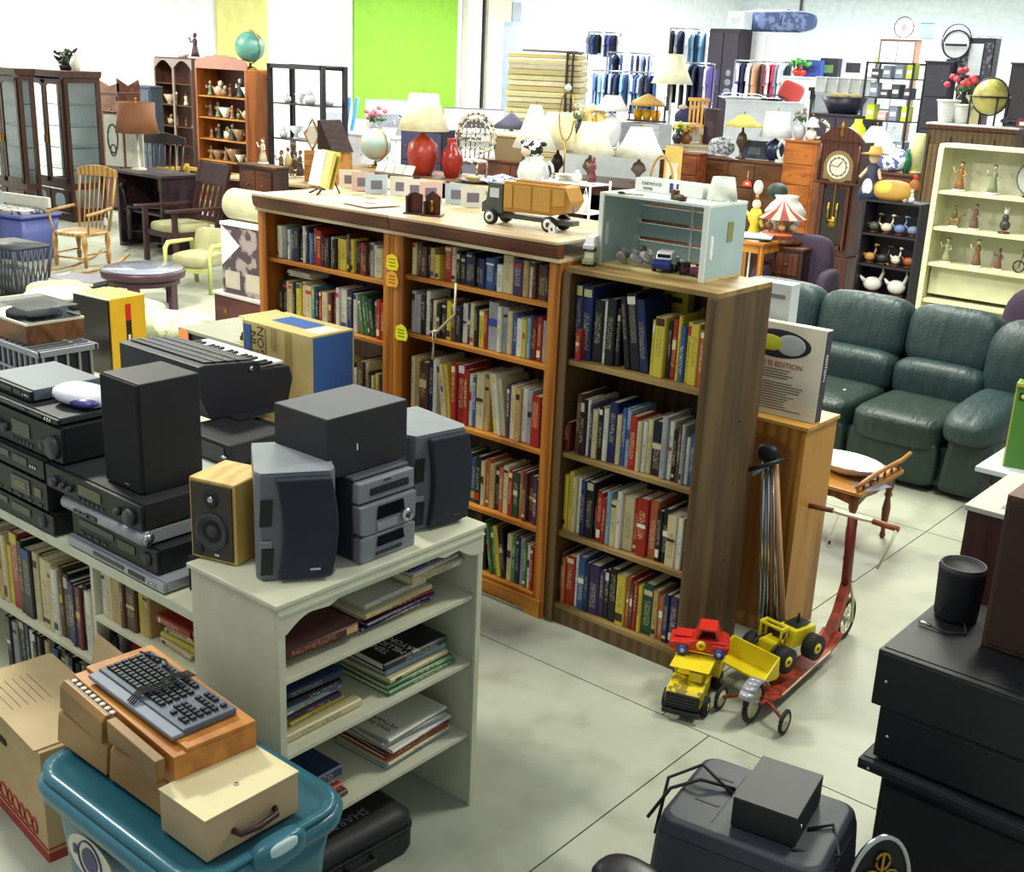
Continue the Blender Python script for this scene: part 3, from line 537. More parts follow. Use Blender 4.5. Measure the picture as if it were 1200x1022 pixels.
pan=T('roasting_pan','black oval roasting pan with pale lid at the left edge','pan',(-7.3,4.0,1.02)); P(pan,'pan',BLK,L([(.16,0),(.2,.03),(.21,.10),(.22,.10),(.20,.02),(0,.015)],n=22)); P(pan,'lid',hexm('c8d0d0',.3),L([(.22,.10),(.2,.12),(.05,.13),(0,.13)],n=22)); pb=T('book_box','white carton supporting the roasting pan','box',(-7.3,4.0,.801)); P(pb,'carton',WHP,B(0,0,0,.4,.3,.216),bev=.003)
bk2=T('loudspeaker','brown fluted loudspeaker cropped at the left edge','loudspeaker',(-5.35,2.77,.931)); P(bk2,'cabinet',mat('fluted_brown','4a3640',.7,'wood',c2='6a5460'),B(0,0,0,.24,.24,.22),bev=.003); P(bk2,'top_trim',SIL,B(0,-.118,.20,.24,.01,.012))
# ================================================================= BOTTOM LEFT
# storage tote: long side towards -Y
TZ=.70; TQ=mat('teal_plastic','356f82',.3); 
tote=T('storage_tote','teal plastic storage tote with oval sticker under the wooden drawers','tote',(-2.565,1.70,0))
def rr_(hx,hy,r,z,n=5):
    o=[]
    for sx,sy,a in((1,1,0),(-1,1,1),(-1,-1,2),(1,-1,3)):
        for k in range(n+1):
            q=PI/2*(a+k/n); o.append((sx*(hx-r)+r*math.cos(q),sy*(hy-r)+r*math.sin(q),z))
    return o
def loft(rings):
    n=len(rings[0]); v=[p for r in rings for p in r]; f=[]
    for j in range(len(rings)-1):
        for i in range(n): f.append((j*n+i,j*n+(i+1)%n,(j+1)*n+(i+1)%n,(j+1)*n+i))
    f.append(tuple(range(n-1,-1,-1))); f.append(tuple(range((len(rings)-1)*n,len(rings)*n))); return v,f,True
P(tote,'tub',TQ,loft([rr_(.33,.20,.06,0),rr_(.37,.235,.07,TZ-.16),rr_(.39,.25,.08,TZ-.06)]),label='lighter teal tub')
P(tote,'rim',TQ,loft([rr_(.39,.25,.08,TZ-.08),rr_(.41,.29,.12,TZ-.065),rr_(.415,.295,.12,TZ-.03),rr_(.40,.28,.11,TZ-.015)]))
P(tote,'lid',TQ,loft([rr_(.40,.28,.11,TZ-.015),rr_(.41,.27,.10,TZ+.005),rr_(.38,.24,.09,TZ+.006),rr_(.375,.235,.09,TZ-.006)]))
P(tote,'latch',TQ,Q((.405,0,TZ-.02),(.03,.09,.045),.6)); P(tote,'latch_slot',hexm('b8d4d8',.3),Q((.427,0,TZ+.0),(.012,.05,.02),.7))
P(tote,'sticker',hexm('e4e0cc',.4),R(L([(.0,.0),(.07,.0),(.07,.002),(0,.002)],n=24,smooth=False),PI/2,0,0,mv=(0,0,0)),loc=(-.12,-.258,TZ-.19)).scale=(1.7,1,1)
P(tote,'sticker_print',hexm('4a4a70',.5),R(L([(.0,.0),(.04,.0),(.04,.001),(0,.001)],n=20,smooth=False),PI/2),R(RING((0,0,0),.06,.06,.003),0,0,0),R(B(-.075,-.0015,-.01,.02,.001,.03),0,0,0),loc=(-.12,-.262,TZ-.19))
P(tote,'paper_sign',hexm('e8ece8',.7),B(.20,-.2535,TZ-.24,.20,.003,.14)); P(tote,'handwriting',hexm('5a6068',.7),*[B(.15+k*.03,-.2555,TZ-.16-(k%2)*.01,.018,.001,.006) for k in range(4)])
# drawers and box stacked on the tote
zt=TZ+.007
D0=T('drawer_unit','tan wooden drawer unit lying under the filled drawer unit on the tote','drawer unit',(-2.745,1.66,zt),math.radians(0))
TAN=mat('tan_board','b48a55',.5,'woodx',c2='96703f'); ORG=mat('orange_pine','cc8a3e',.4,'woodx',c2='a8682a')
P(D0,'body',TAN,B(-.0,.04,0,.56,.26,.10),bev=.003)
for x in(-.14,.145): P(D0,'drawer_front',TAN,PR([(-.115,.004),(-.105,.094),(-.095,.104),(-.08,.104),(-.08,.004)],'x',x-.135,x+.135),bev=.003)
D1_=T('drawer_unit','orange pine drawer unit with scalloped front and white spools under the keyboard','drawer unit',(-2.715,1.70,zt+.107),math.radians(-5))
P(D1_,'body',ORG,B(0,.02,0,.60,.26,.095),bev=.002); P(D1_,'top_panel',ORG,B(0,.04,.0955,.60,.22,.012),bev=.002); P(D1_,'open_drawer',mat('drawer_brown','9a7440',.45,'woodx'),PR([(-.165,.004),(-.160,.075),(-.145,.092),(-.13,.092),(-.13,.004)],'x',-.29,-.02),bev=.003)
P(D1_,'scalloped_front',mat('drawer_brown','',.45),PR([(-.0,.092),(-.0,.02)]+[(x/100,.02+.016*math.sin((x)/27*PI)**2) for x in range(2,28,3)]+[(.28,.02),(.28,.092)],'y',-.155,-.125),bev=.003)
P(D1_,'drawer_tray',hexm('4c3420',.7),B(-.155,-.118,.004,.27,.04,.06))
for k in range(9): P(D1_,'spool',WHP,L([(.010,0),(.010,.003),(.006,.004),(.006,.018),(.010,.019),(.010,.022)],-.275+k*.03,-.118,.066,8))
fb=T('file_case','tan cardboard case with a leather handle and round rivet on the tote','case',(-2.325,1.67,zt),math.radians(0)); P(fb,'body',mat('tan_case','bca37e',.6),B(0,0,0,.205,.31,.125),bev=.002); P(fb,'lid',mat('cream_lid','d8cba0',.5),B(0,0,.1255,.209,.314,.004)); P(fb,'rivet',CHR,L([(.007,0),(.007,.003),(.003,.003)],n=12),loc=(.03,.0,.1295))
P(fb,'handle',DKW,TU([(.103,-.07,.055),(.125,-.06,.05),(.128,0,.045),(.125,.06,.05),(.103,.07,.055)],.009))
kbd=T('computer_keyboard','dark grey computer keyboard with its cord wound around it','keyboard',(-2.705,1.73,zt+.216),(0,0,math.radians(-3)))
P(kbd,'case',mat('keyboard_grey','5a6270',.4),B(0,0,0,.47,.175,.022),bev=.004); P(kbd,'palm_rest',mat('palm_grey','7b8494',.4),B(0,-.10,0,.47,.045,.014),bev=.004)
km=mesh('key',[PR([(-.0085,0),(.0085,0),(.006,.009),(-.006,.009)],'y',-.008,.008)]); km.materials.append(mat('key_black','1e2128',.4))
for r_ in range(6):
    for c_ in range(21):
        if c_ in(15,) or (r_ in(1,) and c_ in(16,17,18) and 0) or (r_==5 and c_%5==4) or (r_ in(3,) and c_ in(16,17,18)) or (r_==0 and c_ in(16,18)) : continue
        q=bpy.data.objects.new('key',km); COL.objects.link(q); q.parent=kbd; q.location=(-.212+c_*.0208,-.06+r_*.0235+(.006 if r_==5 else 0),.022)
        if r_==0 and 3<=c_<=8: q.scale=(1.15,1,1)
P(kbd,'cord',RUB,*[TU([(-.02+k*.012,.09,.035),(-.01+k*.01,.04,.045),(.0+k*.012,-.02,.045),(-.02+k*.008,-.08,.035),(-.01+k*.01,-.118,.02)],.0025) for k in range(4)],TU([(-.23,.05,.03),(-.1,.06,.05),(.02,.02,.05)],.0035))
# banker's box
bx=T('archive_box','open cardboard archive box with red printing on the floor at left','box',(-3.70,1.86,0),math.radians(-6))
P(bx,'carton',CARD,B(0,-.0,0,.66,.32,.44),bev=.003); P(bx,'red_stripe',hexm('a83a30',.7),B(0,-.161,.0,.655,.003,.035),B(.331,0,.0,.003,.318,.035),B(0,-.162,.05,.655,.003,.006),B(.332,0,.05,.003,.318,.006))
P(bx,'hand_hole',hexm('2c2018',.9),Q((-.02,-.161,.33),(.05,.004,.014),.6)); P(bx,'lid_flap',CARDL,R(B(-.0,-.005,.441,.62,.33,.005),.0,0,0)); P(bx,'raised_flap',CARDL,R(B(.16,.17,.44,.34,.005,.20),-.25,0,.0,(.1,.17,.44)),label='raised cardboard flap')
P(bx,'flap_print',hexm('a83a30',.7),B(-.22,-.12,.4465,.1,.05,.001),B(.1,.1,.4465,.09,.03,.001)); P(bx,'form_lines',hexm('6a5a48',.7),*[B(-.1,-.12+k*.028,.4465,.22,.002,.001) for k in range(6)],B(.1,.07,.4466,.1,.002,.001),B(.1,.125,.4466,.1,.002,.001),B(.05,.098,.4466,.002,.055,.001),B(.15,.098,.4466,.002,.055,.001))
P(bx,'swirl_print',hexm('a83a30',.7),*[R(RING((0,-.1625,.1),.022+.01*(k%2),.03,.004,14),0,0,0,(0,0,0),(-.1+k*.055,0,0)) for k in range(7)])
cs=T('calculator_case','black hard case lettered SHARP on the floor under the white unit','case',(-2.74,2.35,0),math.radians(-4)); P(cs,'shell',mat('case_black','1c1d22',.55,bump=.5),loft([rr_(.20,.26,.05,.0),rr_(.21,.27,.05,.02),rr_(.21,.27,.05,.10)]),bev=0); P(cs,'lid',mat('case_black','',.5),loft([rr_(.21,.27,.05,.108),rr_(.205,.265,.05,.15),rr_(.17,.23,.05,.175)])); P(cs,'handle',RUB,TU([(.21,-.06,.08),(.245,-.05,.08),(.245,.05,.08),(.21,.06,.08)],.010))
P(cs,'seam',BLK,loft([rr_(.213,.273,.05,.098),rr_(.213,.273,.05,.11)]))
TX(cs,'SHARP',.055,hexm('8a8e96',.5),(.10,.13,.1757),(0,0,-PI/2))
# ================================================================= ON TOP OF THE OAK BOOKCASES
ZT=1.9515
tk=T('toy_truck','brown and tan toy refuse truck on top of the middle oak bookcase','toy truck',(-3.71,4.62,ZT),math.radians(4),sc=1.04)
TB=mat('tan_tin','c08a38',.4); TG=mat('grey_tin','565a52',.4); WW=hexm('ece8dc',.5)
P(tk,'cab',TG,PR([(-.29,.055),(-.29,.10),(-.265,.115),(-.25,.20),(-.165,.20),(-.165,.055)],'y',-.055,.055),bev=.004); P(tk,'window',hexm('d8dce0',.1),B(-.212,-.0565,.13,.055,.002,.045),R(B(-.262,0,.125,.003,.09,.06),0,.2,0,(-.262,0,.125)))
P(tk,'chassis',TG,B(-.02,0,.035,.50,.06,.022)); P(tk,'hopper',TB,PR([(-.155,.07),(-.155,.215),(.20,.215),(.235,.15),(.20,.095),(.12,.075)],'y',-.06,.06),bev=.005)
for k,(a,b) in enumerate(((-.15,-.10),(-.09,.01),(.02,.12),(.135,.20))): P(tk,'embossed_panel',mat('tan_tin_light','cf9c48',.4),PR([(a,.09 if k<3 else .12),(a,.20),(b,.20),(b-.0,.09 if k<3 else .13)],'y',-.064,-.06),bev=.003)
P(tk,'roof_rail',TB,B(.02,-.02,.215,.26,.012,.008),B(.02,.02,.215,.26,.012,.008)); P(tk,'tail_lever',CHR,B(.235,-.03,.10,.01,.01,.03))
for x in(-.225,.12):
    for y in(-.062,.062): w=P(tk,'wheel',RUB,C((x,y-.012,.037),(x,y+.012,.037),.037,n=18)); P(w,'white_wall',WW,C((x,y-.0135*(1 if y<0 else -1),.037),(x,y-.012*(1 if y<0 else -1),.037),.025,n=16)); P(w,'hub',DGR,C((x,y-.015*(1 if y<0 else -1),.037),(x,y-.013*(1 if y<0 else -1),.037),.012,n=12))
tg=T('price_tag','small white hang tag at the back of the toy refuse truck','tag',(-3.535,4.53,ZT)); P(tg,'card',WHP,PR([(-.02,0),(.02,0),(.02,.04),(.0,.055),(-.02,.04)],'y',-.002,0)); P(tg,'mark',DGR,B(0,-.003,.015,.012,.001,.015))
for k,(x,y) in enumerate(((-4.44,4.50),(-4.33,4.52))):
    t=T('bookend',['plain dark wooden bookend on the oak bookcase top','dark wooden bookend with carved post, right of the plain one'][k],'bookend',(x,y,ZT),math.radians(30))
    P(t,'base',MHG,B(0,0,0,.11,.09,.008),bev=.002); P(t,'upright',MHG,PR([(-.04,.008),(.04,.008),(.04,.10),(.0,.115 if k==0 else .13),(-.04,.10)],'y',.0,.014),bev=.002); P(t,'side_block',DKW,B(-.035,-.02,.008,.012,.05,.07 if k else .09),bev=.002)
    if k: P(t,'carved_post',BRASS,L([(.006,0),(.01,.03),(.005,.05),(.008,.07),(0,.075)],0,-.02,.008,8))
bs=T('display_stand','wooden folding stand with open yellow book at the bookcase end','stand',(-5.38,4.66,ZT),math.radians(-18)); P(bs,'easel',MHG,TU([(-.06,-.05,0),(-.02,-.0,.03),(-.05,.05,.16)],.006),TU([(.06,-.05,0),(.02,0,.03),(.05,.05,.16)],.006),TU([(0,.12,0),(0,.05,.15)],.005),B(0,-.02,.03,.18,.03,.008))
ob=T('open_book','open yellow book standing on the wooden stand above the left bookcase','book',(-5.38,4.66,ZT+.042),math.radians(-18)); P(ob,'left_page',hexm('dce4e0',.6),R(B(-.068,0,0,.13,.02,.21),-.25,0,.12)); P(ob,'right_page',hexm('e8d878',.6),R(B(.068,0,0,.13,.02,.21),-.25,0,-.12)); P(ob,'cover',hexm('c8b850',.6),R(B(0,.018,-.004,.27,.006,.22),-.25,0,0))
for k,(x,y,r,c_,pt) in enumerate(((-5.12,4.62,.3,'f0e8e8','white print sheet'),(-4.83,4.60,-.15,'e8d4c0','cream album with an oval print'),(-4.98,4.72,.1,'e4e0dc','grey edged sheet under the cream album'))):
    t=T('record_sleeve',f'{pt} lying on the left oak bookcase top','record sleeve',(x,y-.06+.0,ZT+(.006 if k==1 else 0)+(.0 if k<2 else .0)),r) if k<2 else T('record_sleeve','pale sheet lying farthest back on the left oak bookcase top','record sleeve',(-4.62,4.70,ZT),.0)
    P(t,'sleeve',hexm(c_,.6),B(0,0,0,.26 if k<2 else .2,.22 if k<2 else .12,.004))
    if k==1: P(t,'oval_print',hexm('8a5448',.6),PR([(.05*math.cos(q*.4),.03*math.sin(q*.4)) for q in range(16)],'z',.004,.0046))
fan=[('f4f0ec','white'),('e8c8c0','pink edged'),('c8d8e8','pale blue'),('e8e8e0','ivory')]
for k in range(8):
    c_,nm=fan[k%4]; x=-5.5+k*.15; t=T('greeting_card',f'{nm} greeting card, {od(k+1)} from left in the row behind the bookcase top sheets','card',(x,5.0-.03*(k%3),ZT+.001),math.radians(34+14*(k%3)),sc=1.15); P(t,'card',hexm(c_,.6),PR([(-.06,0),(.06,0),(.06,.10),(-.06,.10)],'y',-.001,.001),B(0,.03,0,.06,.06,.002)); P(t,'picture',hexm('7a7488',.6),B(0,-.002,.025,.06,.001,.045))
# ================================================================= ON THE BROWN END BOOKCASE
ZC=1.8325
cr=T('wooden_crate','pale blue wooden crate on its side holding toy cars','crate',(-2.985,4.735,ZC+.0),math.radians(-1)); PB=mat('pale_blue_paint','a8bfc2',.6); PBW=mat('white_edge_paint','dfe6de',.6)
cw,cdp,chh=.60,.33,.345
P(cr,'top_board',PBW,B(0,0,chh-.014,cw,cdp,.014),bev=.002); P(cr,'bottom_board',mat('crate_floor','d8c88c',.6,'woodx',c2='b8a468'),B(0,0,0,cw,cdp,.012),bev=.002)
for s in(-1,1):
    P(cr,'end_panel',PB,B(s*(cw/2-.008),0,.012,.016,cdp-.01,chh-.026)); P(cr,'front_edge',PBW,B(s*(cw/2-.012),-cdp/2+.0,.0,.026,.012,chh),bev=.002)
    P(cr,'hand_slot',WHP,Q((s*(cw/2+.000)-(.0 if s>0 else -.017),-.12,.15),(.0025,.012,.055),.5))
P(cr,'old_label',hexm('8a8a58',.7),B(cw/2+.001,.03,.17,.002,.05,.09))
for k,z in enumerate((.03,.115,.20,.275)): P(cr,'back_slat',PB,B(0,cdp/2-.006,z,cw-.03,.010,.066 if k<3 else .045),bev=.001)
P(cr,'slat_brace',PBW,B(.02,cdp/2-.016,.03,.012,.008,.29))
def car(name,label,loc,rz,body,roof,s=1.0,van=False):
    t=T(name,label,'toy car',loc,rz,sc=s); bmx=hexm(body,.3); rmx=hexm(roof,.3)
    P(t,'body',bmx,PR([(-.075,.012),(-.078,.035),(-.06,.042),(.055,.044),(.076,.036),(.076,.012)],'y',-.032,.032),bev=.005)
    P(t,'cabin',rmx,PR([(-.045,.042),(-.03,.068),(.03,.068),(.05,.042)] if not van else [(-.07,.042),(-.068,.08),(.045,.08),(.06,.042)],'y',-.027,.027),bev=.004); P(t,'window',hexm('20242c',.1),PR([(-.036,.046),(-.025,.063),(.026,.063),(.04,.046)],'y',-.0285,-.027),B(.043,0,.046,.004,.045,.014))
    for x in(-.048,.045):
        for y in(-.03,.03): P(t,'wheel',RUB,C((x,y-.006,.013),(x,y+.006,.013),.013,n=12))
    return t
zc=ZC+.0125
car('toy_car','blue toy car with white roof inside the pale blue crate',(-2.95,4.66,zc),math.radians(-70),'23357e','eef0f0',1.35)
car('toy_car','small dark maroon toy car in the middle of the crate',(-2.845,4.65,zc),math.radians(-40),'3c2030','2a1a28',.8)
car('toy_car','maroon and pink toy car at the right end of the crate',(-2.735,4.66,zc),math.radians(-100),'5a2440','7a4060',1.0)
rk=random.Random(8)
lp=T('toy_parts','heap of grey and white toy parts inside the crate','toy parts',(-3.12,4.68,zc),0,sc=1.3)
for k in range(16): 
    a=rk.uniform(-.07,.07); b=rk.uniform(-.06,.06); P(lp,'piece',hexm(rk.choice(['8c8c90','c8c4c0','6a6460','e0dcd8','a09890']),.4),R(Q((0,0,0),(rk.uniform(.014,.03),rk.uniform(.01,.02),rk.uniform(.008,.014)),.6,8,6),rk.random(),rk.random(),rk.random()*3,mv=(a,b,.016+.028*max(0,1-(abs(a)+abs(b))*9)*1.2+.012*rk.random())))
jt=car('toy_van','white toy van on the green toy van left of the crate',(-3.295,4.54,ZC+.072),math.radians(-70),'e8e8e8','f4f4f4',.84,True); car('toy_van','pale green toy van under the white toy van beside the crate',(-3.295,4.54,ZC),math.radians(-70),'a8a878','c8c8a0',.86,True)
zt2=ZC+chh+.0005
nb=T('long_box','long white box with blue stripes and lettering behind the crate top','box',(-3.12,4.83,zt2),math.radians(-5)); P(nb,'carton',WHP,B(.08,0,0,.40,.1,.06),bev=.002); P(nb,'stripe',hexm('2c3c80',.5),B(.10,-.051,0.008,.02,.001,.045),B(.135,-.051,.008,.012,.001,.045))
TX(nb,'OAKWOOD',.022,hexm('505868',.6),(-.08,-.0512,.038),(PI/2,0,0)); TX(nb,'HOMES',.018,hexm('505868',.6),(-.07,-.0512,.015),(PI/2,0,0))
cb2=T('cowboy_boot_ornament','small brown shoe shaped ornament on the crate top','ornament',(-2.88,4.61,zt2),math.radians(-25)); P(cb2,'shaft',MHG,B(-.03,0,0,.035,.03,.045),bev=.006); P(cb2,'foot',MHG,Q((.015,0,.014),(.045,.018,.014),.8)); P(cb2,'sole',BLK,B(.0,0,0,.09,.03,.004))
ls=T('lampshade','small white tapered lampshade standing on the crate top','lampshade',(-2.76,4.79,zt2)); P(ls,'shade',mat('white_shade','eceee4',.8,'fabric'),L([(.072,0),(.05,.105),(.046,.105),(.068,0.002)],n=24)); P(ls,'wire_ring',CHR,RING((0,0,.10),.046,.046,.002,16,'z'),RING((0,0,.004),.07,.07,.002,20,'z'))
wb=T('wicker_basket','round yellow wicker basket holding a booklet behind the crate','basket',(-2.93,4.99,2.19)) if False else None
kn=T('letter_opener','dark metal trinket lying at the front of the crate top','trinket',(-3.12,4.60,zt2),.3); P(kn,'blade',DGR,B(0,0,0,.1,.012,.004)); P(kn,'grip',BLK,Q((-.06,0,.006),(.02,.012,.006)))
# ================================================================= PINE CABINET, LEANING POLES
pn=T('pine_cabinet','honey pine cabinet with arched side panel behind the end bookcase','cabinet',(-2.58,5.06,0)); pw,pd,phh=.50,.33,1.13
P(pn,'body',PINE,B(0,pd/2,.0,pw,pd,phh-.02),bev=.002); P(pn,'top_panel',PINEX,B(0,pd/2,phh-.02,pw+.02,pd+.02,.02),bev=.003)
P(pn,'arched_panel',mat('pine_shaded','94642a',.5,'wood',c2='8c5820'),PR([(-.19,.08),(.19,.08),(.19,.98)]+[(.19*math.cos(q*PI/12),.98+.07*math.sin(q*PI/12)) for q in range(1,12)]+[(-.19,.98)],'y',-.008,0),bev=.004)  # shade of the front face is put into this darker pine colour
P(pn,'corner_post',PINE,B(.235,-.004,0,.03,.01,1.1),B(-.235,-.004,0,.03,.01,1.1))
gb=T('game_carton','white board game style box with oval picture on the pine cabinet','box',(-2.575,5.13,1.1315),(math.radians(-3),0,math.radians(2)),sc=(1.12,1,1.13))
P(gb,'carton',hexm('e4dfcc',.6),B(0,.03,0,.43,.07,.405),bev=.002); P(gb,'dark_side',hexm('3a2c44',.5),B(.2155,.03,.005,.002,.064,.395)); P(gb,'oval_frame',hexm('2a2438',.5),R(Q((0,0,0),(.155,.003,.062),1,28,14),0,0,0,mv=(.0,-.006,.315))); P(gb,'oval_picture',hexm('b8c0c4',.5),Q((.06,-.008,.315),(.07,.003,.045)),label='grey blue part of the oval picture'); P(gb,'oval_picture',hexm('c8cc3c',.5),Q((-.045,-.0085,.315),(.08,.003,.035)),label='yellow green part of the oval picture')
P(gb,'square_mark',hexm('4a2834',.5),B(-.185,-.0058,.345,.025,.001,.035)); TX(gb,'MY NAME IS EDITION',.033,hexm('a83c28',.6),(-.19,-.0065,.225),(PI/2,0,0))
rt=random.Random(4)
P(gb,'print_lines',hexm('4a4a48',.7),*[B(-.19+w/2,-.0058,.20-k*.0115,w,.001,.0035) for k in range(16) for w in [rt.uniform(.24,.34)] if k!=4])
TX(gb,'EDITION',.03,WHP,(.2172,.03,.30),(PI/2,PI/2,PI/2))
wb2=T('white_carton','blue grey carton standing behind the game box','box',(-2.72,5.31,1.131),.05); P(wb2,'carton',hexm('c4ccd0',.6),B(0,0,0,.24,.1,.62),bev=.002); P(wb2,'print',hexm('70787c',.6),B(.03,-.051,.55,.12,.001,.02),B(-.03,-.051,.3,.1,.001,.1)); P(wb2,'flap',hexm('e0e4e4',.6),B(0,.0,.62,.24,.1,.004))
lp_=T('folding_poles','bundle of chrome poles with black clamps leaning at the end bookcase','poles',(0,0,0)); a0=Vector((-2.33,4.90,.13)); a1=Vector((-2.455,4.93,.99))
for k in range(5): P(lp_,'pole',CHR if k not in(3,) else hexm('b87a4a',.4),C(a0+Vector((-.05+k*.022,.0,.0)),a1+Vector((-.02+k*.012,.01*(k%2),0)),.0105,n=8))
P(lp_,'pole',hexm('c89a6a',.4),C(a0+Vector((.075,0,.04)),a1+Vector((.04,0,0)),.013,n=8)); P(lp_,'top_clamp',BLK,Q(tuple(a1+Vector((0,0,.01))),(.055,.035,.045),.7),C(a1+Vector((-.04,-.1,-.06)),a1+Vector((.09,0,-.0)),.012)); P(lp_,'bottom_clamp',BLK,R(B(0,0,0,.11,.05,.05),0,.4,0,mv=tuple(a0+Vector((.02,0,-.02)))),C(a0,Vector((-2.27,4.90,.012)),.014),C(a0+Vector((.06,0,0)),Vector((-2.42,4.88,.012)),.012))
P(lp_,'handle_grip',SIL,C(a1+Vector((-.05,-.05,-.10)),a1+Vector((.0,0,-.05)),.012))
# ================================================================= TOYS ON THE FLOOR
dt=T('toy_dump_truck','yellow toy dump truck with worn bonnet under the red jeep','toy truck',(-2.36,4.26,0),math.radians(-72))
# local -x... front looks to -X local
YW2=mat('chipped_yellow','e2ca22',.4,c2=None); 
P(dt,'bonnet',mat('worn_yellow','ddc41e',.45,'floral',c2='8a7a1c',sc=3),PR([(.08,.06),(.22,.06),(.22,.12),(.20,.135),(.08,.145)],'y',-.08,.08),bev=.006)
P(dt,'cab',YW2,B(.045,0,.07,.09,.15,.06),bev=.004); P(dt,'cab_post',YW2,*[B(.005+a*.08,b*.07,.13,.01,.01,.07) for a in(0,1) for b in(-1,1)]); P(dt,'canopy',YW2,PR([(-.02,.198),(.14,.198),(.15,.206),(-.02,.210)],'y',-.09,.09),bev=.003); P(dt,'engine_box',YW2,B(.11,.03,.145,.06,.06,.045),bev=.003)
P(dt,'grille',BLK,PR([(.22,.05),(.235,.05),(.235,.12),(.22,.12)],'y',-.075,.075)); P(dt,'grille_bar',DGR,*[B(.237,0,.06+k*.014,.004,.14,.005) for k in range(4)]); P(dt,'bumper',BLK,B(.245,0,.03,.02,.17,.022),bev=.004)
P(dt,'dump_bed',YW2,PR([(-.22,.10),(-.03,.10),(.0,.19),(-.01,.195),(-.045,.12),(-.21,.115)],'y',-.10,.10),bev=.003); P(dt,'bed_side',YW2,B(-.12,-.10,.10,.19,.008,.07),B(-.12,.10,.10,.19,.008,.07)); P(dt,'chassis',BLK,B(0,0,.035,.40,.08,.03))
for x in(.145,-.12):
    for y in(-.082,.082): w=P(dt,'wheel',RUB,C((x,y-.02,.044),(x,y+.02,.044),.044,n=18)); P(w,'hub',YEL,C((x,y-.021,.044),(x,y+.021,.044),.018,n=12))
jp=T('toy_jeep','red plastic toy jeep with blue and yellow wheels riding on the dump truck','toy car',(-2.37,4.31,.211),math.radians(28),sc=.92)
P(jp,'body',REDP,PR([(.13,.02),(.14,.06),(.11,.085),(-.02,.085),(-.05,.075),(-.15,.062),(-.16,.03),(-.14,.02)],'y',-.07,.07),bev=.008); P(jp,'hood_ridge',REDP,B(-.09,0,.07,.09,.06,.014),bev=.004); P(jp,'cab_frame',REDP,PR([(.09,.085),(.07,.145),(-.015,.145),(-.035,.085),(-.02,.085),(-.0,.132),(.06,.132),(.075,.085)],'y',-.06,.06),bev=.004); P(jp,'seat_well',hexm('7a1810',.5),B(.03,0,.0855,.08,.10,.004)); P(jp,'fender',REDP,B(.09,0,.05,.08,.165,.02),B(-.09,0,.05,.08,.165,.02),bev=.006)
for x in(.09,-.09):
    for y in(-.075,.075): w=P(jp,'wheel',hexm('3448a0',.4),C((x,y-.012,.028),(x,y+.012,.028),.028,n=16)); P(w,'hub',hexm('c8c8e0',.4) ,C((x,y-.013,.028),(x,y+.013,.028),.011,n=12))
P(jp,'spare_wheel',YEL,C((0,-.078,.06),(0,-.07,.06),.024,n=16)); P(jp,'spare_hub',hexm('a07020',.4),C((0,-.080,.06),(0,-.078,.06),.01,n=12))
ld=T('toy_loader','yellow toy wheel loader with raised bucket resting on the scooter deck','toy truck',(-2.16,4.66,.118),math.radians(-100),sc=1.08)
P(ld,'bucket',YEL,PR([(.15,.01),(.16,.0),(.255,.012),(.255,.02),(.17,.016),(.158,.10),(.15,.10)],'y',-.125,.125),PR([(.15,.01),(.255,.012),(.158,.10)],'y',-.128,-.12),PR([(.15,.01),(.255,.012),(.158,.10)],'y',.12,.128)); P(ld,'lift_arm',BLK,*[TU([(.15,y,.05),(.08,y,.10),(.02,y,.08)],.008) for y in(-.05,.05)])
P(ld,'front_body',YEL,B(.04,0,.05,.09,.09,.05),bev=.004); P(ld,'rear_body',YEL,PR([(-.20,.05),(-.20,.12),(-.05,.13),(-.02,.05)],'y',-.05,.05),bev=.005); P(ld,'engine_grille',BLK,B(-.125,0,.131,.10,.07,.004)); P(ld,'cab_frame',YEL,TU([(.03,-.055,.1),(.02,-.055,.17),(.02,.055,.17),(.03,.055,.1)],.009),TU([(.07,-.055,.1),(.06,-.055,.17),(.06,.055,.17),(.07,.055,.1)],.009),B(.04,-.055,.162,.05,.014,.014),B(.04,.055,.162,.05,.014,.014)); P(ld,'seat',BLK,B(-.01,0,.10,.05,.06,.03),bev=.006); P(ld,'exhaust',BLK,C((-.13,.0,.135),(-.13,0,.175),.006))
for x in(.065,-.14):
    for y in(-.085,.085): w=P(ld,'wheel',RUB,C((x,y-.024,.0455),(x,y+.024,.0455),.058,n=20)); P(w,'hub',YEL,C((x,y-.026,.0455),(x,y+.026,.0455),.024,n=14)); P(w,'hub_cap',BLK,C((x,y-.028,.0455),(x,y+.028,.0455),.008,n=10))
# scooter: along Y
sx0=-2.08
sc_=T('scooter','old red metal scooter with silver fender and stabiliser wheels','scooter',(sx0,4.75,0),math.radians(3)); RED2=mat('rusty_red_metal','a83c22',.5,'floral',c2='7c2c18',sc=2); CRM=hexm('d8d4b0',.5)
P(sc_,'deck',RED2,PR([(-.44,.10),(-.30,.06),(.25,.06),(.36,.09),(.40,.105),(.36,.075),(.25,.05),(-.30,.05),(-.44,.09)],'x',-.055,.055),bev=.002); P(sc_,'deck_edge',CRM,TU([(-.052,-.3,.062),(-.052,.25,.062)],.004),TU([(.052,-.3,.062),(.052,.25,.062)],.004))
P(sc_,'neck',RED2,PR([(.25,.055),(.40,.085),(.50,.28),(.52,.34),(.47,.34),(.40,.20)],'x',-.022,.022),bev=.003); P(sc_,'steering_column',mat('dark_red_metal','7a2420',.4),TU([(0,.49,.28),(0,.45,.70)],.026,8)); P(sc_,'head_tube',SIL,C((0,.497,.28),(0,.488,.35),.024)); 
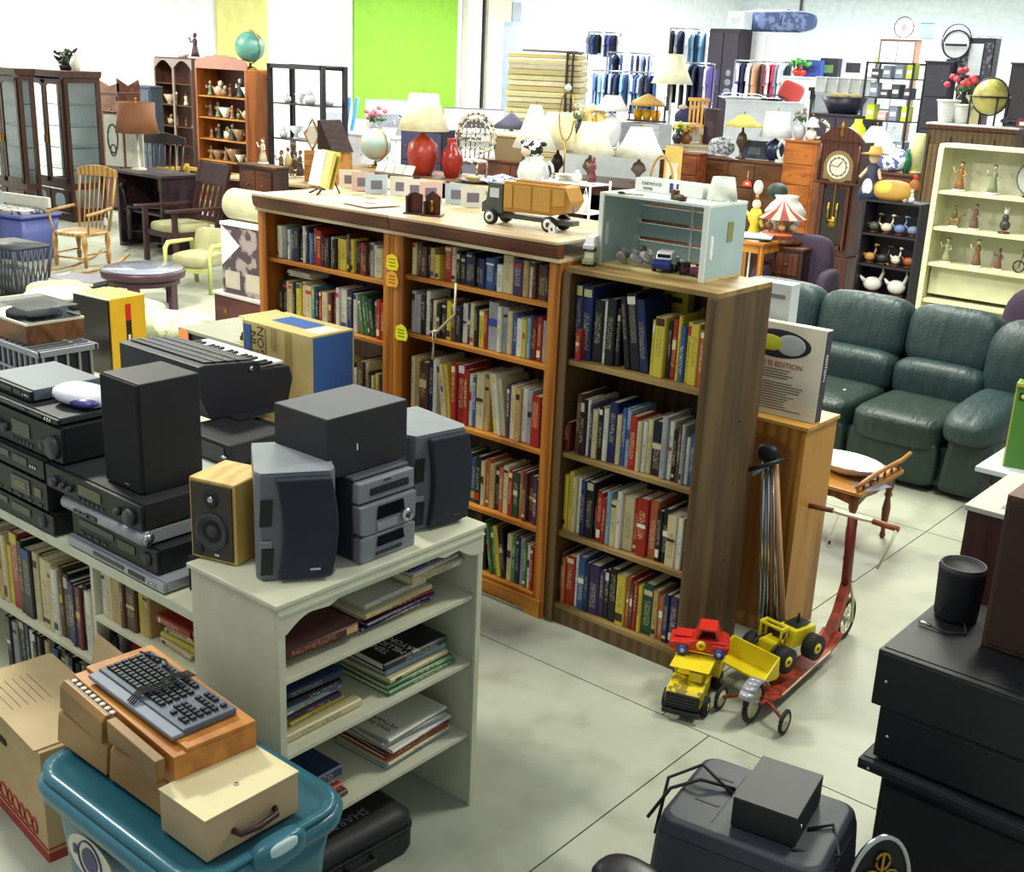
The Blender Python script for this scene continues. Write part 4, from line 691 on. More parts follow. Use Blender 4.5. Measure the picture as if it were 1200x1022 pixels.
P(sc_,'fork',CRM,TU([(-.022,.50,.33),(-.03,.54,.22),(-.03,.56,.10)],.008),TU([(.022,.50,.33),(.03,.54,.22),(.03,.56,.10)],.008))
fw=P(sc_,'front_wheel',RUB,RING((0,.56,.11),.098,.098,.013,28,'x',m=8)); P(fw,'rim',CRM,RING((0,.56,.11),.082,.082,.006,24,'x'),C((-.014,.56,.11),(.014,.56,.11),.018)); P(fw,'spoke',CHR,*[C((0,.56+.018*math.cos(q),.11+.018*math.sin(q)),(0,.56+.082*math.cos(q),.11+.082*math.sin(q)),.0025,n=5) for q in [k*PI/6 for k in range(12)]])
P(sc_,'handlebar',CRM,PR([(-.10,-.014),(-.06,-.02),(.06,-.02),(.10,-.014),(.10,.014),(-.10,.014)],'z',.695,.71),bev=.003,loc=(0,.45,0)); P(sc_,'hand_grip',mat('brown_grip','9a5038',.5),C((.10,.45,.702),(.23,.45,.695),.015)); P(sc_,'hand_grip',mat('dark_grip','6a3428',.5),C((-.10,.45,.702),(-.23,.45,.695),.013)); P(sc_,'brake_lever',CRM,TU([(.22,.44,.69),(.21,.41,.62),(.18,.37,.50)],.009,6,.006))
rw=P(sc_,'rear_wheel',RUB,RING((0,-.50,.095),.082,.082,.014,28,'x',m=8)); P(rw,'wheel_disc',CRM,C((-.008,-.5,.095),(.008,-.5,.095),.07,n=24)); P(rw,'hub',SIL,C((-.02,-.5,.095),(.02,-.5,.095),.014))
P(sc_,'rear_fender',SIL,*[(lambda v:(v,[(0,1,3,2),(4,6,7,5),(0,2,6,4),(1,5,7,3),(0,4,5,1),(2,3,7,6)],True))([(sx*.032,-.5+r*math.cos(q),.095+r*math.sin(q)) for r in(.104,.108) for sx in(-1,1) for q in(a,a+PI/9)]) for a in [PI*.18+k*PI/9 for k in range(6)]])
P(sc_,'stabiliser_bar',mat('rusty_red_metal','',.5),TU([(-.145,-.50,.062),(-.07,-.46,.09),(0,-.43,.085),(.07,-.46,.09),(.145,-.50,.062)],.008)); P(sc_,'wheel_strut',RED2,TU([(-.03,-.5,.095),(-.04,-.43,.09),(-.03,-.36,.075)],.007),TU([(.03,-.5,.095),(.04,-.43,.09),(.03,-.36,.075)],.007))
for s in(-1,1): w=P(sc_,'stabiliser_wheel',RUB,RING((s*.155,-.50,.058),.048,.048,.010,20,'x')); P(w,'wheel_disc',CRM,C((s*.155-.006,-.5,.058),(s*.155+.006,-.5,.058),.042,n=18)); P(w,'hub',SIL,C((s*.155-.012,-.5,.058),(s*.155+.012,-.5,.058),.009))
ht=T('price_tag','white hang tag on a string from the scooter handlebar','tag',(-2.20,5.19,.515)); P(ht,'string',WHP,TU([(.03,.0,.18),(.01,.0,.1),(0,0,.05)],.0015,4)); P(ht,'card',WHP,B(0,0,-.01,.035,.002,.06)); P(ht,'mark',DGR,B(0,-.0015,.01,.012,.001,.02))
# ================================================================= COUCH, COFFEE TABLE
GL=mat('green_leather_skylit','22383a',.5,'leather'); GL2=mat('green_leather_seat','1a2f2a',.48,'leather')  # one leather: back parts coloured bluer and lighter for sky light
co=T('sofa','dark green leather sectional sofa with padded back cushions','sofa',(0,0,0),0); YB=7.76
P(co,'base',GL,B(-3.85,YB+.50,.04,3.0,.86,.30),bev=.03); P(co,'foot',BLK,*[B(x,y,0,.08,.08,.045) for x in(-5.2,-2.7) for y in(YB+.15,YB+.85)])
for k,(x0_,x1_) in enumerate(((-3.27,-2.60),(-4.0,-3.29),(-4.75,-4.02))):
    xc,w=(x0_+x1_)/2,(x1_-x0_)/2
    P(co,'seat_cushion',GL2,Q((xc,YB+.38,.40),(w,.44,.125),.38,28,18)); P(co,'footrest_panel',GL2,Q((xc,YB+.045,.215),(w-.005,.07,.17),.35,24,14))
    P(co,'lumbar_cushion',GL,Q((xc,YB+.80,.60),(w+.01,.17,.16),.5,28,16)); P(co,'back_cushion',GL,R(Q((xc,YB+.95,.90),(w+.015,.18,.245),.52,30,20),-.16,0,0,(xc,YB+.95,.7)))
P(co,'arm',GL2,PR([(-.17,.04),(.16,.04),(.17,.46),(-.13,.46)],'y',YB-.02,YB+1.1),bev=.05,loc=(-2.42,0,0)); P(co,'arm_pad',GL,R(Q((-2.43,YB+.40,.53),(.20,.52,.125),.62,30,20),.06,0,0,(-2.43,YB+.4,.5)))
P(co,'corner_back',GL,Q((-2.40,YB+.90,.78),(.25,.26,.36),.7,24,18)); P(co,'back_shell',GL,B(-3.7,YB+1.12,.10,2.9,.12,.85),bev=.04)
P(co,'corner_back',GL,Q((-5.0,YB+.72,.72),(.35,.35,.42),.6,24,18))
P(co,'button',WHP,Q((-3.45,YB+.28,.53),(.012,.012,.006)))
ct=T('bench_table','small wooden table with spindle rail at one end and turned legs','table',(-2.95,6.50,0)); MW=mat('maple_table','b98238',.35,'woodx',c2='94601f'); MWD=mat('maple_dark','7a4220',.35,'wood',c2='522a12')
P(ct,'table_top',MW,B(0,0,.43,.96,.62,.024),bev=.006); P(ct,'apron',MWD,PR([(-.44,.43),(-.44,.36),(-.3,.385),(-.1,.37),(0,.385),(.1,.37),(.3,.385),(.44,.36),(.44,.43)],'y',-.285,-.265),PR([(-.27,.43),(-.27,.35),(-.15,.385),(0,.37),(.15,.385),(.27,.35),(.27,.43)],'x',.425,.445))
for a in(-1,1):
    for b in(-1,1): P(ct,'leg',MWD,L([(.012,0),(.02,.02),(.013,.05),(.022,.12),(.027,.2),(.016,.27),(.026,.29),(.018,.31),(.028,.34),(.03,.43)],a*.42,b*.26,0,12))
P(ct,'gallery_rail',MW,TU([(.44,-.31,.475),(.47,-.28,.52),(.465,-.1,.525),(.465,.1,.525),(.475,.26,.53),(.49,.34,.56)],.013,8)); P(ct,'gallery_base',MW,TU([(.45,-.30,.458),(.455,.30,.458)],.012))
for k in range(6): P(ct,'spindle',MWD,L([(.006,0),(.011,.02),(.005,.035),(.009,.06)],.46,-.25+k*.1,.462,8))
pt=at(1005,548,.50); bw=T('platter','white fluted oval ceramic bowl on the small wooden table','bowl',(pt.x-.07,pt.y,.4545),math.radians(-8),sc=(1.6,1.1,1.15)); P(bw,'bowl',CER,L([(.06,0),(.07,.004),(.11,.03),(.145,.062),(.15,.066),(.14,.062),(.105,.034),(.06,.012),(0,.01)],n=32)); P(bw,'inner_leaf',hexm('b8c0c0',.25),L([(.045,.0125),(.0,.016)],n=16))
sp2=T('paper_mat','grey paper sheet under the edge of the oval bowl','paper',(pt.x+.14,pt.y-.12,.4543),-.3); P(sp2,'sheet',hexm('7a7484',.6),B(0,0,0,.16,.2,.0004))
# ================================================================= RIGHT FOREGROUND
K=mat('black_vinyl','16161c',.5,bump=.3)
fs=T('floor_speaker','large black floor speaker cabinet under the stack at lower right','loudspeaker',(-.86,3.62,0)); P(fs,'cabinet',K,B(0,0,.0,.60,.42,.55),bev=.006); P(fs,'grille',mat('speaker_cloth','14151a',.9,'fabric'),B(.0,-.215,.03,.56,.012,.49),bev=.003); P(fs,'panel_line',DGR,B(.22,-.2225,.1,.05,.002,.3))
def brick(name,label,x0,x1,y0,y1,z,h,m,cat,extra=None):
    t=T(name,label,cat,((x0+x1)/2,(y0+y1)/2,z)); w,d=x1-x0,y1-y0
    P(t,'case',m,B(0,0,.008,w,d,h-.008),bev=.004); P(t,'top_cover',BLK,B(0,0.01,h,w-.02,d-.03,.003)); P(t,'foot',RUB,*[C((a*(w/2-.05),b*(d/2-.05),0),(a*(w/2-.05),b*(d/2-.05),.009),.016) for a in(-1,1) for b in(-1,1)])
    P(t,'edge_strip',DGR,B(0,-d/2-.001,h-.012,w-.03,.003,.004)); P(t,'vent_slot',BLK,*[B(-.1+.03*k,-d/2-.0005,h*.3,.018,.002,.006) for k in range(8)]); P(t,'screw',CHR,C((-w/2+.04,-d/2-.004,h*.5),(-w/2+.04,-d/2,h*.5),.005))
    return t
brick('amplifier','slim black deck at the bottom of the right hand stack',-1.235,-.62,3.38,3.80,.5505,.045,BLK2,'deck'); brick('receiver','black receiver second from bottom of the right hand stack',-1.20,-.60,3.41,3.80,.599,.19,BLK,'receiver'); brick('amplifier','large black amplifier at the top of the right hand stack',-1.225,-.56,3.39,3.97,.793,.205,K,'amplifier')
al=T('round_speaker','small black cylindrical speaker on the right hand stack','loudspeaker',(-1.13,3.80,1.0025)); P(al,'body',BLK2,L([(.066,0),(.072,.01),(.078,.17),(.080,.18),(.074,.192),(.066,.192),(.064,.184),(0,.182)],n=28)); P(al,'rim',DGR,RING((0,0,.192),.072,.072,.004,28,'z')); P(al,'badge',DGR,B(-.035,-.068,.03,.018,.004,.018)); P(al,'cable',RUB,TU([(.05,-.05,.01),(.08,-.12,.006),(.03,-.16,.006),(-.03,-.15,.006)],.004)); P(al,'plug',CHR,C((-.03,-.15,.008),(-.07,-.145,.008),.006))
WC=mat('walnut_cabinet','4a3026',.5,'wood',c2='35201a')
bc=T('speaker_cabinet','tall brown wooden speaker cabinet standing on the right hand stack','loudspeaker',(-.84,3.795,1.0025),0); P(bc,'cabinet',WC,B(0,.0,0,.30,.30,.52),bev=.004); P(bc,'grille',mat('brown_cloth','3a2620',.9,'fabric'),B(0,-.152,.02,.27,.008,.48)); P(bc,'top_edge',mat('walnut_edge','6a4838',.5),B(0,0,.5205,.30,.30,.003))
rp=T('record_cabinet','dark red wooden cabinet with pale top behind the brown speaker','cabinet',(-1.0,4.38,0)); P(rp,'cabinet',mat('dark_red_wood','451c1c',.45,'wood',c2='2e1012'),B(0,0,0,.50,.50,1.27),bev=.004); P(rp,'top_panel',hexm('bdb7b0',.5),B(0,0,1.27,.52,.52,.02),bev=.003); P(rp,'lid_print',hexm('8a8680',.6),B(0,-.05,1.2905,.3,.3,.001))
p1=at(1168,430,1.18); gx=T('green_box','upright green box with yellow edges and small emblem at the right edge','box',(-1.72,6.55,0),math.radians(10)); P(gx,'carton',hexm('4c8030',.5),B(.12,.1,.70,.46,.13,.48),bev=.003); P(gx,'yellow_edge',hexm('a8ac48',.5),B(.12,.033,1.165,.47,.01,.02),B(-.112,.1,.70,.008,.13,.48)); P(gx,'emblem',hexm('1c3a1c',.5),B(-.07,.034,1.09,.045,.002,.045)); P(gx,'emblem_dot',hexm('c8dc60',.5),Q((-.07,.032,1.112),(.012,.002,.012)))
TX(gx,'GREEN',.05,hexm('7ab850',.5),(-.07,.034,1.04),(PI/2,PI/2,0)) if False else None
pd_=table('side_table','dark side table under the green box at the right edge',-1.95,-1.30,6.45,6.95,.70,hexm('b8c0c8',.5),DGR)
# television on the floor, black box on it
tvp=T('crt_television','bulky dark grey tube television standing face down on the floor','television',(-1.36,2.95,0),math.radians(9)); GT=mat('tv_grey','2e323e',.5)
P(tvp,'front_frame',BLK2,loft([rr_(.31,.24,.03,0),rr_(.31,.24,.03,.10)])); _l=loft([rr_(.30,.23,.04,.10),rr_(.29,.225,.05,.16),rr_(.265,.215,.05,.50)]); P(tvp,'rear_shell',GT,(_l[0],_l[1],False),bev=.0); _l=loft([rr_(.265,.215,.05,.50),rr_(.255,.205,.05,.545),rr_(.24,.19,.05,.555)]); P(tvp,'back_cover',GT,(_l[0],_l[1],False),bev=.006)
P(tvp,'seam_line',BLK,B(-.10,0,.5545,.003,.30,.002)); P(tvp,'vent_slot',BLK,B(-.15,.09,.555,.06,.012,.002),B(-.15,-.06,.555,.08,.012,.002)); P(tvp,'side_slot',DGR,B(-.05,-.213,.40,.07,.004,.01))
P(tvp,'power_cord',RUB,TU([(-.10,.02,.56),(-.22,.06,.60),(-.31,.0,.55),(-.30,-.10,.40)],.006),TU([(.16,-.02,.56),(.22,.04,.565),(.27,-.05,.53),(.22,-.1,.54),(.15,-.14,.56)],.006),TU([(-.1,.05,.56),(-.2,.0,.585),(-.28,-.05,.55),(-.33,-.1,.45)],.006))
vb=T('black_box','flat black metal box lying on the tube television','box',(-1.31,2.96,.5575),math.radians(10)); P(vb,'case',mat('scuffed_black','17181d',.5,'plain',bump=.6),B(0,0,0,.20,.27,.10),bev=.003); P(vb,'top_sheet',mat('scuffed_top','26282e',.5),B(0,0,.1005,.196,.266,.001)); P(vb,'terminal',CHR,C((.10,-.09,.05),(.105,-.09,.05),.006))
rd=T('steering_wheel_toy','round black padded ring at the bottom edge','ring',(-1.52,2.47,0)); P(rd,'pedestal',BLK2,L([(.10,0),(.10,.02),(.03,.05),(.03,.44),(.07,.46),(0,.46)],n=18)); P(rd,'pad',mat('black_pad','1a1c22',.35),Q((0,0,.485),(.11,.09,.03),.8))
ov=T('ornate_oval','oval metal frame with brass scrollwork at the bottom right','ornament',(-.98,3.0,.0),math.radians(50)); P(ov,'stand',BLK,L([(.12,0),(.12,.02),(.02,.05),(.02,.22)],n=18)); P(ov,'oval_rim',CHR,RING((0,0,.42),.10,.20,.010,36)); P(ov,'oval_plate',BLK2,R(L([(0,0),(.98,0),(.98,.01),(0,.01)],n=32,smooth=False),PI/2),loc=(0,.01,.42)).scale=(.10,1,.20)
P(ov,'scroll',BRASS,*[RING((a,-.008,.42+b),r,r*1.3,.005,16) for a,b,r in((-.03,.05,.03),(.03,.05,.03),(-.035,-.03,.035),(.035,-.03,.035),(0,-.11,.03),(0,.12,.022))],C((0,-.008,.27),(0,-.008,.57),.005))
# ================================================================= BACKGROUND BUILDERS
def pdot(D,px):
    d=ray(px,200); L_=math.hypot(d.x,d.y); return (-d.x/L_,d.y/L_)   # (cos to X of the picture plane is d.y/L, to Y is -d.x/L)
def furn(px0,pxc,px1,ytop,D):
    "front (faces -Y) spans px0..pxc, right side spans pxc..px1, top edge at ytop over pxc, D metres away"
    a=dist(pxc,ytop,D); yv=a.y
    l=ray(px0,ytop); xl=l.x/l.y*yv; w=a.x-xl
    r=ray(px1,ytop); yb=r.y/r.x*a.x; d=max(.25,min(.7,yb-yv)) if px1>pxc else .4
    return (xl+w/2,yv,0),w,d,a.z
def dresser(label,f,rows,cols,m,mx,knob=BRASS,name='dresser',cat='dresser',top=None,feet=True):
    loc,w,d,h=f; t=T(name,label,cat,loc); P(t,'body',m,B(0,d/2,.06,w,d,h-.09),bev=.004); P(t,'top_panel',top or mx,B(0,d/2-.01,h-.03,w+.03,d+.03,.03),bev=.004)
    hh=(h-.14)/rows
    for r in range(rows):
        for c in range(cols):
            ww=(w-.06)/cols; x=-w/2+.03+ww*(c+.5); z=.08+hh*r
            q=P(t,'drawer',mx,B(x,-.008,z+.012,ww-.02,.02,hh-.024),bev=.004)
            P(q,'knob',knob,*[C((x+s*ww*.25,-.04,z+hh/2),(x+s*ww*.25,-.018,z+hh/2),.012,n=8) for s in((-1,1) if ww>.45 else (0,))])
    for a in(-1,1):
        for b in(.05,d-.05): P(t,'foot',m,L([(.02,0),(.035,.06)],a*(w/2-.06),b,0,8))
    return t
def lampo(label,loc,H,sr,sh,cs='f2ecc8',cb='b08a3a',style=0,shape=.5,sc=1):
    t=T('table_lamp',label,'lamp',loc); bmx=hexm(cb,.3); bh=H-sh
    pr=[[(.25*sr,0),(.28*sr,.02*H),(.08*sr,.06*H),(.1*sr,bh*.3),(.3*sr,bh*.5),(.2*sr,bh*.75),(.06*sr,bh*.85),(.06*sr,bh)],
        [(.35*sr,0),(.5*sr,bh*.15),(.62*sr,bh*.45),(.55*sr,bh*.7),(.2*sr,bh*.88),(.08*sr,bh*.92),(.06*sr,bh)],
        [(.35*sr,0),(.35*sr,.03*H),(.07*sr,.05*H),(.05*sr,bh*.5),(.09*sr,bh*.55),(.05*sr,bh*.6),(.05*sr,bh)]][style]
    P(t,'base',bmx,L(pr)); P(t,'shade',hexm(cs,.8,'fabric'),L([(sr,bh),(sr*(shape+1)/2*.92,bh+sh*.5),(sr*shape,H-.01),(sr*shape*.96,H-.01),(sr*(shape+1)/2*.88,bh+sh*.5),(sr*.97,bh+.004)],n=22)); P(t,'finial',BRASS,C((0,0,bh),(0,0,H+.02),.006,n=6),Q((0,0,H+.03),(.014,.014,.02)))
    return t
def figurine(label,loc,h,c1,c2,grp=None,kind=0,rz=0):
    t=T('figurine',label,'figurine',loc,rz,grp,sc=h); a,b=hexm(c1,.4),hexm(c2,.4)
    P(t,'plinth',MHG if kind%2 else CER,L([(.22,0),(.22,.05),(.16,.07)],n=10))
    if kind==0: P(t,'gown',a,L([(.18,.06),(.14,.25),(.08,.5),(.10,.66),(.05,.76)],n=10)); P(t,'head',b,Q((0,0,.86),(.07,.07,.09),1,8,6)); P(t,'arm',b,TU([(-.09,0,.68),(-.2,-.05,.6),(-.26,-.08,.78)],.03,5)); P(t,'arm',b,TU([(.09,0,.68),(.18,-.05,.55),(.1,-.12,.5)],.03,5)); P(t,'hair',DKW,Q((0,.02,.9),(.075,.075,.07),1,8,6))
    elif kind==1: P(t,'body',a,Q((0,0,.3),(.2,.14,.2),1,10,8)); P(t,'chest',a,Q((0,-.02,.55),(.12,.1,.17),1,10,8)); P(t,'head',b,Q((0,-.03,.8),(.1,.1,.11),1,8,6)); P(t,'ear',b,Q((-.07,-.02,.92),(.03,.02,.05),1,6,4),Q((.07,-.02,.92),(.03,.02,.05),1,6,4))
    elif kind==2: P(t,'rider',a,L([(.1,.35),(.12,.55),(.05,.78)],n=8)); P(t,'head',b,Q((0,0,.88),(.06,.06,.08),1,8,6)); P(t,'horse',b,Q((0,0,.3),(.28,.1,.12),1,10,8),TU([(.2,0,.35),(.32,0,.6),(.42,0,.55)],.05,6)); P(t,'horse_leg',b,*[C((x,y,.05),(x,y,.25),.025,n=6) for x in(-.18,.18) for y in(-.05,.05)])
    else: P(t,'body',a,Q((-.02,0,.28),(.26,.16,.2),1,12,8)); P(t,'neck',a,TU([(.15,0,.35),(.24,0,.6),(.2,0,.8)],.06,7,.04)); P(t,'head',a,Q((.24,0,.85),(.1,.06,.06),1,8,6)); P(t,'beak',hexm('e0a030',.4),C((.32,0,.85),(.42,0,.83),.025,.005,6)); P(t,'tail',a,C((-.25,0,.35),(-.38,0,.48),.07,.02,6))
    return t
def vase(label,loc,h,r,c,flowers=None,glass=False,cat='vase'):
    t=T('vase' if cat=='vase' else cat,label,cat,loc); P(t,'body',hexm(c,.2),L([(.5*r,0),(.6*r,.02*h),(r,.4*h),(.85*r,.65*h),(.35*r,.85*h),(.45*r,h),(.38*r,h),(.3*r,.85*h)],n=14)); P(t,'foot_ring',hexm(c,.3),L([(.55*r,0),(.55*r,.02*h)],n=12))
    if flowers:
        rnd=random.Random(len(label)); P(t,'stem',hexm('4a7a3a',.6),*[TU([(0,0,h*.8),(rnd.uniform(-r,r),rnd.uniform(-r,r),h*1.3)],.004,4) for _ in range(7)]); P(t,'blossom',hexm(flowers,.6),*[Q((rnd.uniform(-1.5,1.5)*r,rnd.uniform(-1.2,1.2)*r,h*rnd.uniform(1.15,1.7)),(r*.38,r*.38,r*.3),1,8,6) for _ in range(12)]); P(t,'leaf',hexm('3c6a34',.6),*[R(Q((0,0,0),(r*.5,r*.12,r*.2),1,6,4),rnd.random(),rnd.random()*2,rnd.random()*6,mv=(rnd.uniform(-1,1)*r,rnd.uniform(-1,1)*r,h*1.1)) for _ in range(8)])
    return t
def boxo(label,loc,w,d,h,c,c2=None,rz=0,name='box',cat='box',grp=None):
    t=T(name,label,cat,loc,rz,grp); P(t,'carton',hexm(c,.6),B(0,0,0,w,d,h),bev=.003); P(t,'label',hexm(c2 or 'f0f0ec',.6),B(0,-d/2-.001,h*.25,w*.5,.002,h*.4)); return t
def basket(label,loc,r,h,c='8a5a30',handle=True,cont=None):
    t=T('basket',label,'basket',loc); P(t,'bowl',mat('wicker_'+c,c,.7,'cane',c2='3c2814' if c!='f0f0ea' else 'a8a8a0'),L([(.7*r,0),(.85*r,h*.5),(r,h),(.94*r,h),(.8*r,h*.5),(.65*r,.02),(0,.02)],n=18)); P(t,'rim',hexm(c,.6),RING((0,0,h),r,r,.012,20,'z'))
    if handle: P(t,'handle',hexm(c,.6),RING((0,0,h),r*.95,h*1.3,.01,14,'y',0,PI))
    if cont: P(t,'contents',hexm(cont,.7),*[Q((r*.45*math.cos(k*1.3),r*.45*math.sin(k*1.3),h),(r*.35,r*.3,h*.25),1,8,6) for k in range(5)])
    return t
def globe(label,loc,r,c,c2,stand='arc'):
    t=T('globe',label,'globe',loc); P(t,'sphere',mat('globe_'+c,c,.35,'floral',c2=c2,sc=1.2/r*.1),Q((0,0,r*1.45 if stand=='arc' else r*1.6),(r,r,r),1,28,20)); zc_=r*1.45 if stand=='arc' else r*1.6
    if stand=='arc': P(t,'base',BRASS,L([(r*.5,0),(r*.45,r*.1),(r*.1,r*.2),(r*.08,r*.42)],n=16)); P(t,'meridian_arm',BRASS,RING((0,0,zc_),r*1.08,r*1.08,r*.04,18,'y',-PI/2,PI/2))
    else:
        P(t,'horizon_ring',DKW,RING((0,0,zc_),r*1.15,r*1.15,r*.06,24,'z')); P(t,'meridian_ring',DKW,RING((0,0,zc_),r*1.06,r*1.06,r*.05,24,'y'))
        for a in range(4): P(t,'leg',DKW,C((r*1.1*math.cos(a*PI/2+.7),r*1.1*math.sin(a*PI/2+.7),0),(r*1.15*math.cos(a*PI/2+.7),r*1.15*math.sin(a*PI/2+.7),zc_),r*.06,n=6))
    return t
def rocker(label,loc,rz,m,H=1.08,rock=True,sc=1):
    t=T('rocking_chair' if rock else 'armchair',label,'chair',loc,rz,sc=sc); z0=.06 if rock else 0
    P(t,'seat',m,Q((0,0,.42),(.26,.25,.03),.6,20,8)); 
    for a in(-1,1):
        for b in(-1,1): P(t,'leg',m,L([(.018,0),(.030,.1),(.017,.14),(.032,.26),(.02,.36)],0,0,0,8),loc=(a*.2,b*.19,z0))
        if rock: P(t,'rocker',m,TU([(a*.2,-.42,.05),(a*.2,-.2,.02),(a*.2,.1,.018),(a*.2,.4,.06),(a*.2,.55,.12)],.018,6))
        P(t,'stretcher',m,C((a*.2,-.19,.2),(a*.2,.19,.2),.01,n=6)); P(t,'arm',m,TU([(a*.25,.22,.68),(a*.28,0,.66),(a*.27,-.22,.64)],.018,6)); P(t,'arm_post',m,C((a*.23,-.16,.43),(a*.27,-.18,.64),.012,n=6))
        P(t,'back_post',m,TU([(a*.2,.22,.42),(a*.23,.28,.75),(a*.24,.34,H-.06)],.015,6))
    P(t,'front_stretcher',m,C((-.2,-.19,.16),(.2,-.19,.16),.011,n=6))
    for k in range(6): x=-.15+k*.06; P(t,'spindle',m,TU([(x*.9,.22,.43),(x,.28,.72),(x*1.1,.335,H-.08)],.008,5))
    P(t,'crest_rail',m,PR([(-.27,H-.09)]+[(-.27+.54*k/8,H-.02+.05*math.sin(PI*k/8)) for k in range(9)]+[(.27,H-.09)],'y',.32,.345),bev=.005); return t
def shelf_goods(p,label,n,x0,x1,z,y,grp,rnd,cols,hs=(.08,.14),kinds=(0,1,0,2)):
    for k in range(n):
        h=rnd.uniform(*hs); x=x0+(x1-x0)*(k+.5)/n; q=T('figurine',f'{od(k+1)} figurine from left, {label}','figurine',(p.location.x+x,p.location.y+y+rnd.uniform(-.03,.03),p.location.z+z+.001),rnd.uniform(-.6,.6),grp,sc=h); a=hexm(rnd.choice(cols),.35); b=hexm(rnd.choice(cols),.35)
        kd=rnd.choice(kinds)
        if kd==0: P(q,'body',a,L([(.25,0),(.2,.1),(.12,.4),(.16,.62),(.06,.74)],n=8)); P(q,'head',b,Q((0,0,.86),(.1,.1,.13),1,8,6)); P(q,'arm',b,TU([(-.13,0,.6),(-.28,-.05,.5),(-.3,0,.7)],.04,5))
        elif kd==1: P(q,'body',a,Q((0,0,.3),(.36,.22,.3),1,10,8)); P(q,'head',b,Q((.2,-.05,.72),(.17,.15,.2),1,8,6)); P(q,'tail',a,C((-.3,0,.3),(-.48,0,.55),.08,.03,6))
        else: P(q,'bowl',a,L([(.15,0),(.2,.1),(.5,.7),(.46,.7),(.15,.15)],n=12)); P(q,'stem_foot',b,L([(.22,0),(.2,.06),(0,.06)],n=10))
# ---------------- left wall furniture
def china(label,f,brass=True):
    loc,w,d,h=f; t=T('china_cabinet',label,'cabinet',loc); m=mat('dark_cherry','4a2a22',.35,'wood',c2='301812')
    P(t,'base_body',m,B(0,d/2,0,w,d,.12)); P(t,'back_panel',hexm('c8d0d8',.4),B(0,d-.015,.12,w-.06,.02,h-.2)); P(t,'crown',m,PR([(-.05,h-.10),(-.07,h),(d+.03,h),(d+.01,h-.10)],'x',-w/2-.03,w/2+.03),bev=.005)
    for a in(-1,1):
        for y in(.03,d-.03): P(t,'corner_post',m,B(a*(w/2-.03),y,.12,.06,.06,h-.22))
        P(t,'side_glass',GLS,B(a*(w/2-.02),d/2,.6,.006,d-.12,h-.75)); P(t,'side_rail',m,B(a*(w/2-.03),d/2,.5,.05,d-.06,.10),B(a*(w/2-.03),d/2,h-.18,.05,d-.06,.08),B(a*(w/2-.03),d/2,.12,.05,d-.06,.08)); 
    P(t,'mid_rail',m,B(0,.02,.5,w-.1,.04,.10))
    for s in(-1,1):
        dr=P(t,'glass_door',m,B(s*w*.23,-.006,h-.20,w*.44,.03,.07),B(s*w*.23,-.006,.60,w*.44,.03,.07),B(s*w*.44,-.006,.60,.05,.03,h-.75),B(s*w*.03,-.006,.60,.05,.03,h-.75)); P(dr,'pane',GLS,B(s*w*.23,0,.66,w*.38,.006,h-.86)); P(dr,'handle',BRASS,B(s*w*.03,-.03,1.2,.02,.02,.12))
        lo=P(t,'lower_door',m,B(s*w*.23,-.006,.14,w*.42,.03,.35),bev=.004); P(lo,'lower_pane',hexm('a8bccc',.15),Q((s*w*.23,-.022,.315),(w*.12,.004,.12),.7))
    for k in range(4): P(t,'glass_shelf',mat('shelf_glass','d8e8f0',.1,'glass'),B(0,d/2,.8+k*.33,w-.1,d-.1,.01))
    P(t,'door_arch',m,*[PR([(s*w*.23-w*.19,h-.20),(s*w*.23-w*.19,h-.26),(s*w*.23-w*.12,h-.21),(s*w*.23+w*.12,h-.21),(s*w*.23+w*.19,h-.26),(s*w*.23+w*.19,h-.20)],'y',-.018,.0) for s in(-1,1)])
    return t
china('dark cherry china cabinet with double glass doors and crest at far left',furn(27,74,116,83,20)); china('dark cherry china cabinet cropped by the left edge',furn(-24,20,26,80,20.0))
f=furn(27,74,116,83,20); pl_=T('silk_plant','dark green silk plant on top of the left china cabinet','plant',(f[0][0]+.25,f[0][1]+.25,f[3])); P(pl_,'pot',BLK,L([(.08,0),(.11,.08)],n=12)); rnd=random.Random(3); P(pl_,'leaf',hexm('26352c',.6),*[R(Q((0,0,0),(.10,.03,.012),1,6,4),rnd.random()*2,rnd.uniform(-1,1),rnd.random()*6,mv=(rnd.uniform(-.16,.16),rnd.uniform(-.1,.1),rnd.uniform(.08,.28))) for _ in range(34)])
vase('white china jug beside the silk plant on the china cabinet',(f[0][0]+.55,f[0][1]+.25,f[3]),.26,.09,'e8e4da')
f=furn(116,124,150,98,21.5); t=dresser('reddish brown hutch with a scrolled crest behind the brown lamp',((f[0][0],f[0][1],0),max(.9,f[1]),f[2],f[3]-.12),4,1,MHG,MHGX,name='hutch',cat='cabinet'); w=max(.9,f[1]); P(t,'scrolled_crest',MHGX,PR([(-w/2,f[3]-.12),(-w/2,f[3]+.05),(-w*.3,f[3]-.02),(-w*.1,f[3]+.04),(w*.2,f[3]-.04),(w/2,f[3]+.02),(w/2,f[3]-.12)],'y',0,.03)); P(t,'side_crest',MHGX,PR([(0,f[3]-.12),(0,f[3]+.1),(.2,f[3]-.02),(.4,f[3]+.08),(f[2],f[3]-.0),(f[2],f[3]-.12)],'x',w/2-.03,w/2))
boxo('tall blue grey box cabinet left of the arched bookcase',dist(167,200,24)*1+Vector((0,0,0)),.5,.4,1.0,'3a4658','9ab0c8',name='cabinet',cat='cabinet') if False else None
f=furn(156,176,181,101,23); t=dresser('narrow slate blue cabinet left of the arched dark bookcase',((f[0][0],f[0][1],0),max(.4,f[1]),f[2],f[3]),5,1,mat('slate_blue','34404e',.5),mat('slate_blue_','3e4c5c',.5),name='narrow_cabinet',cat='cabinet')
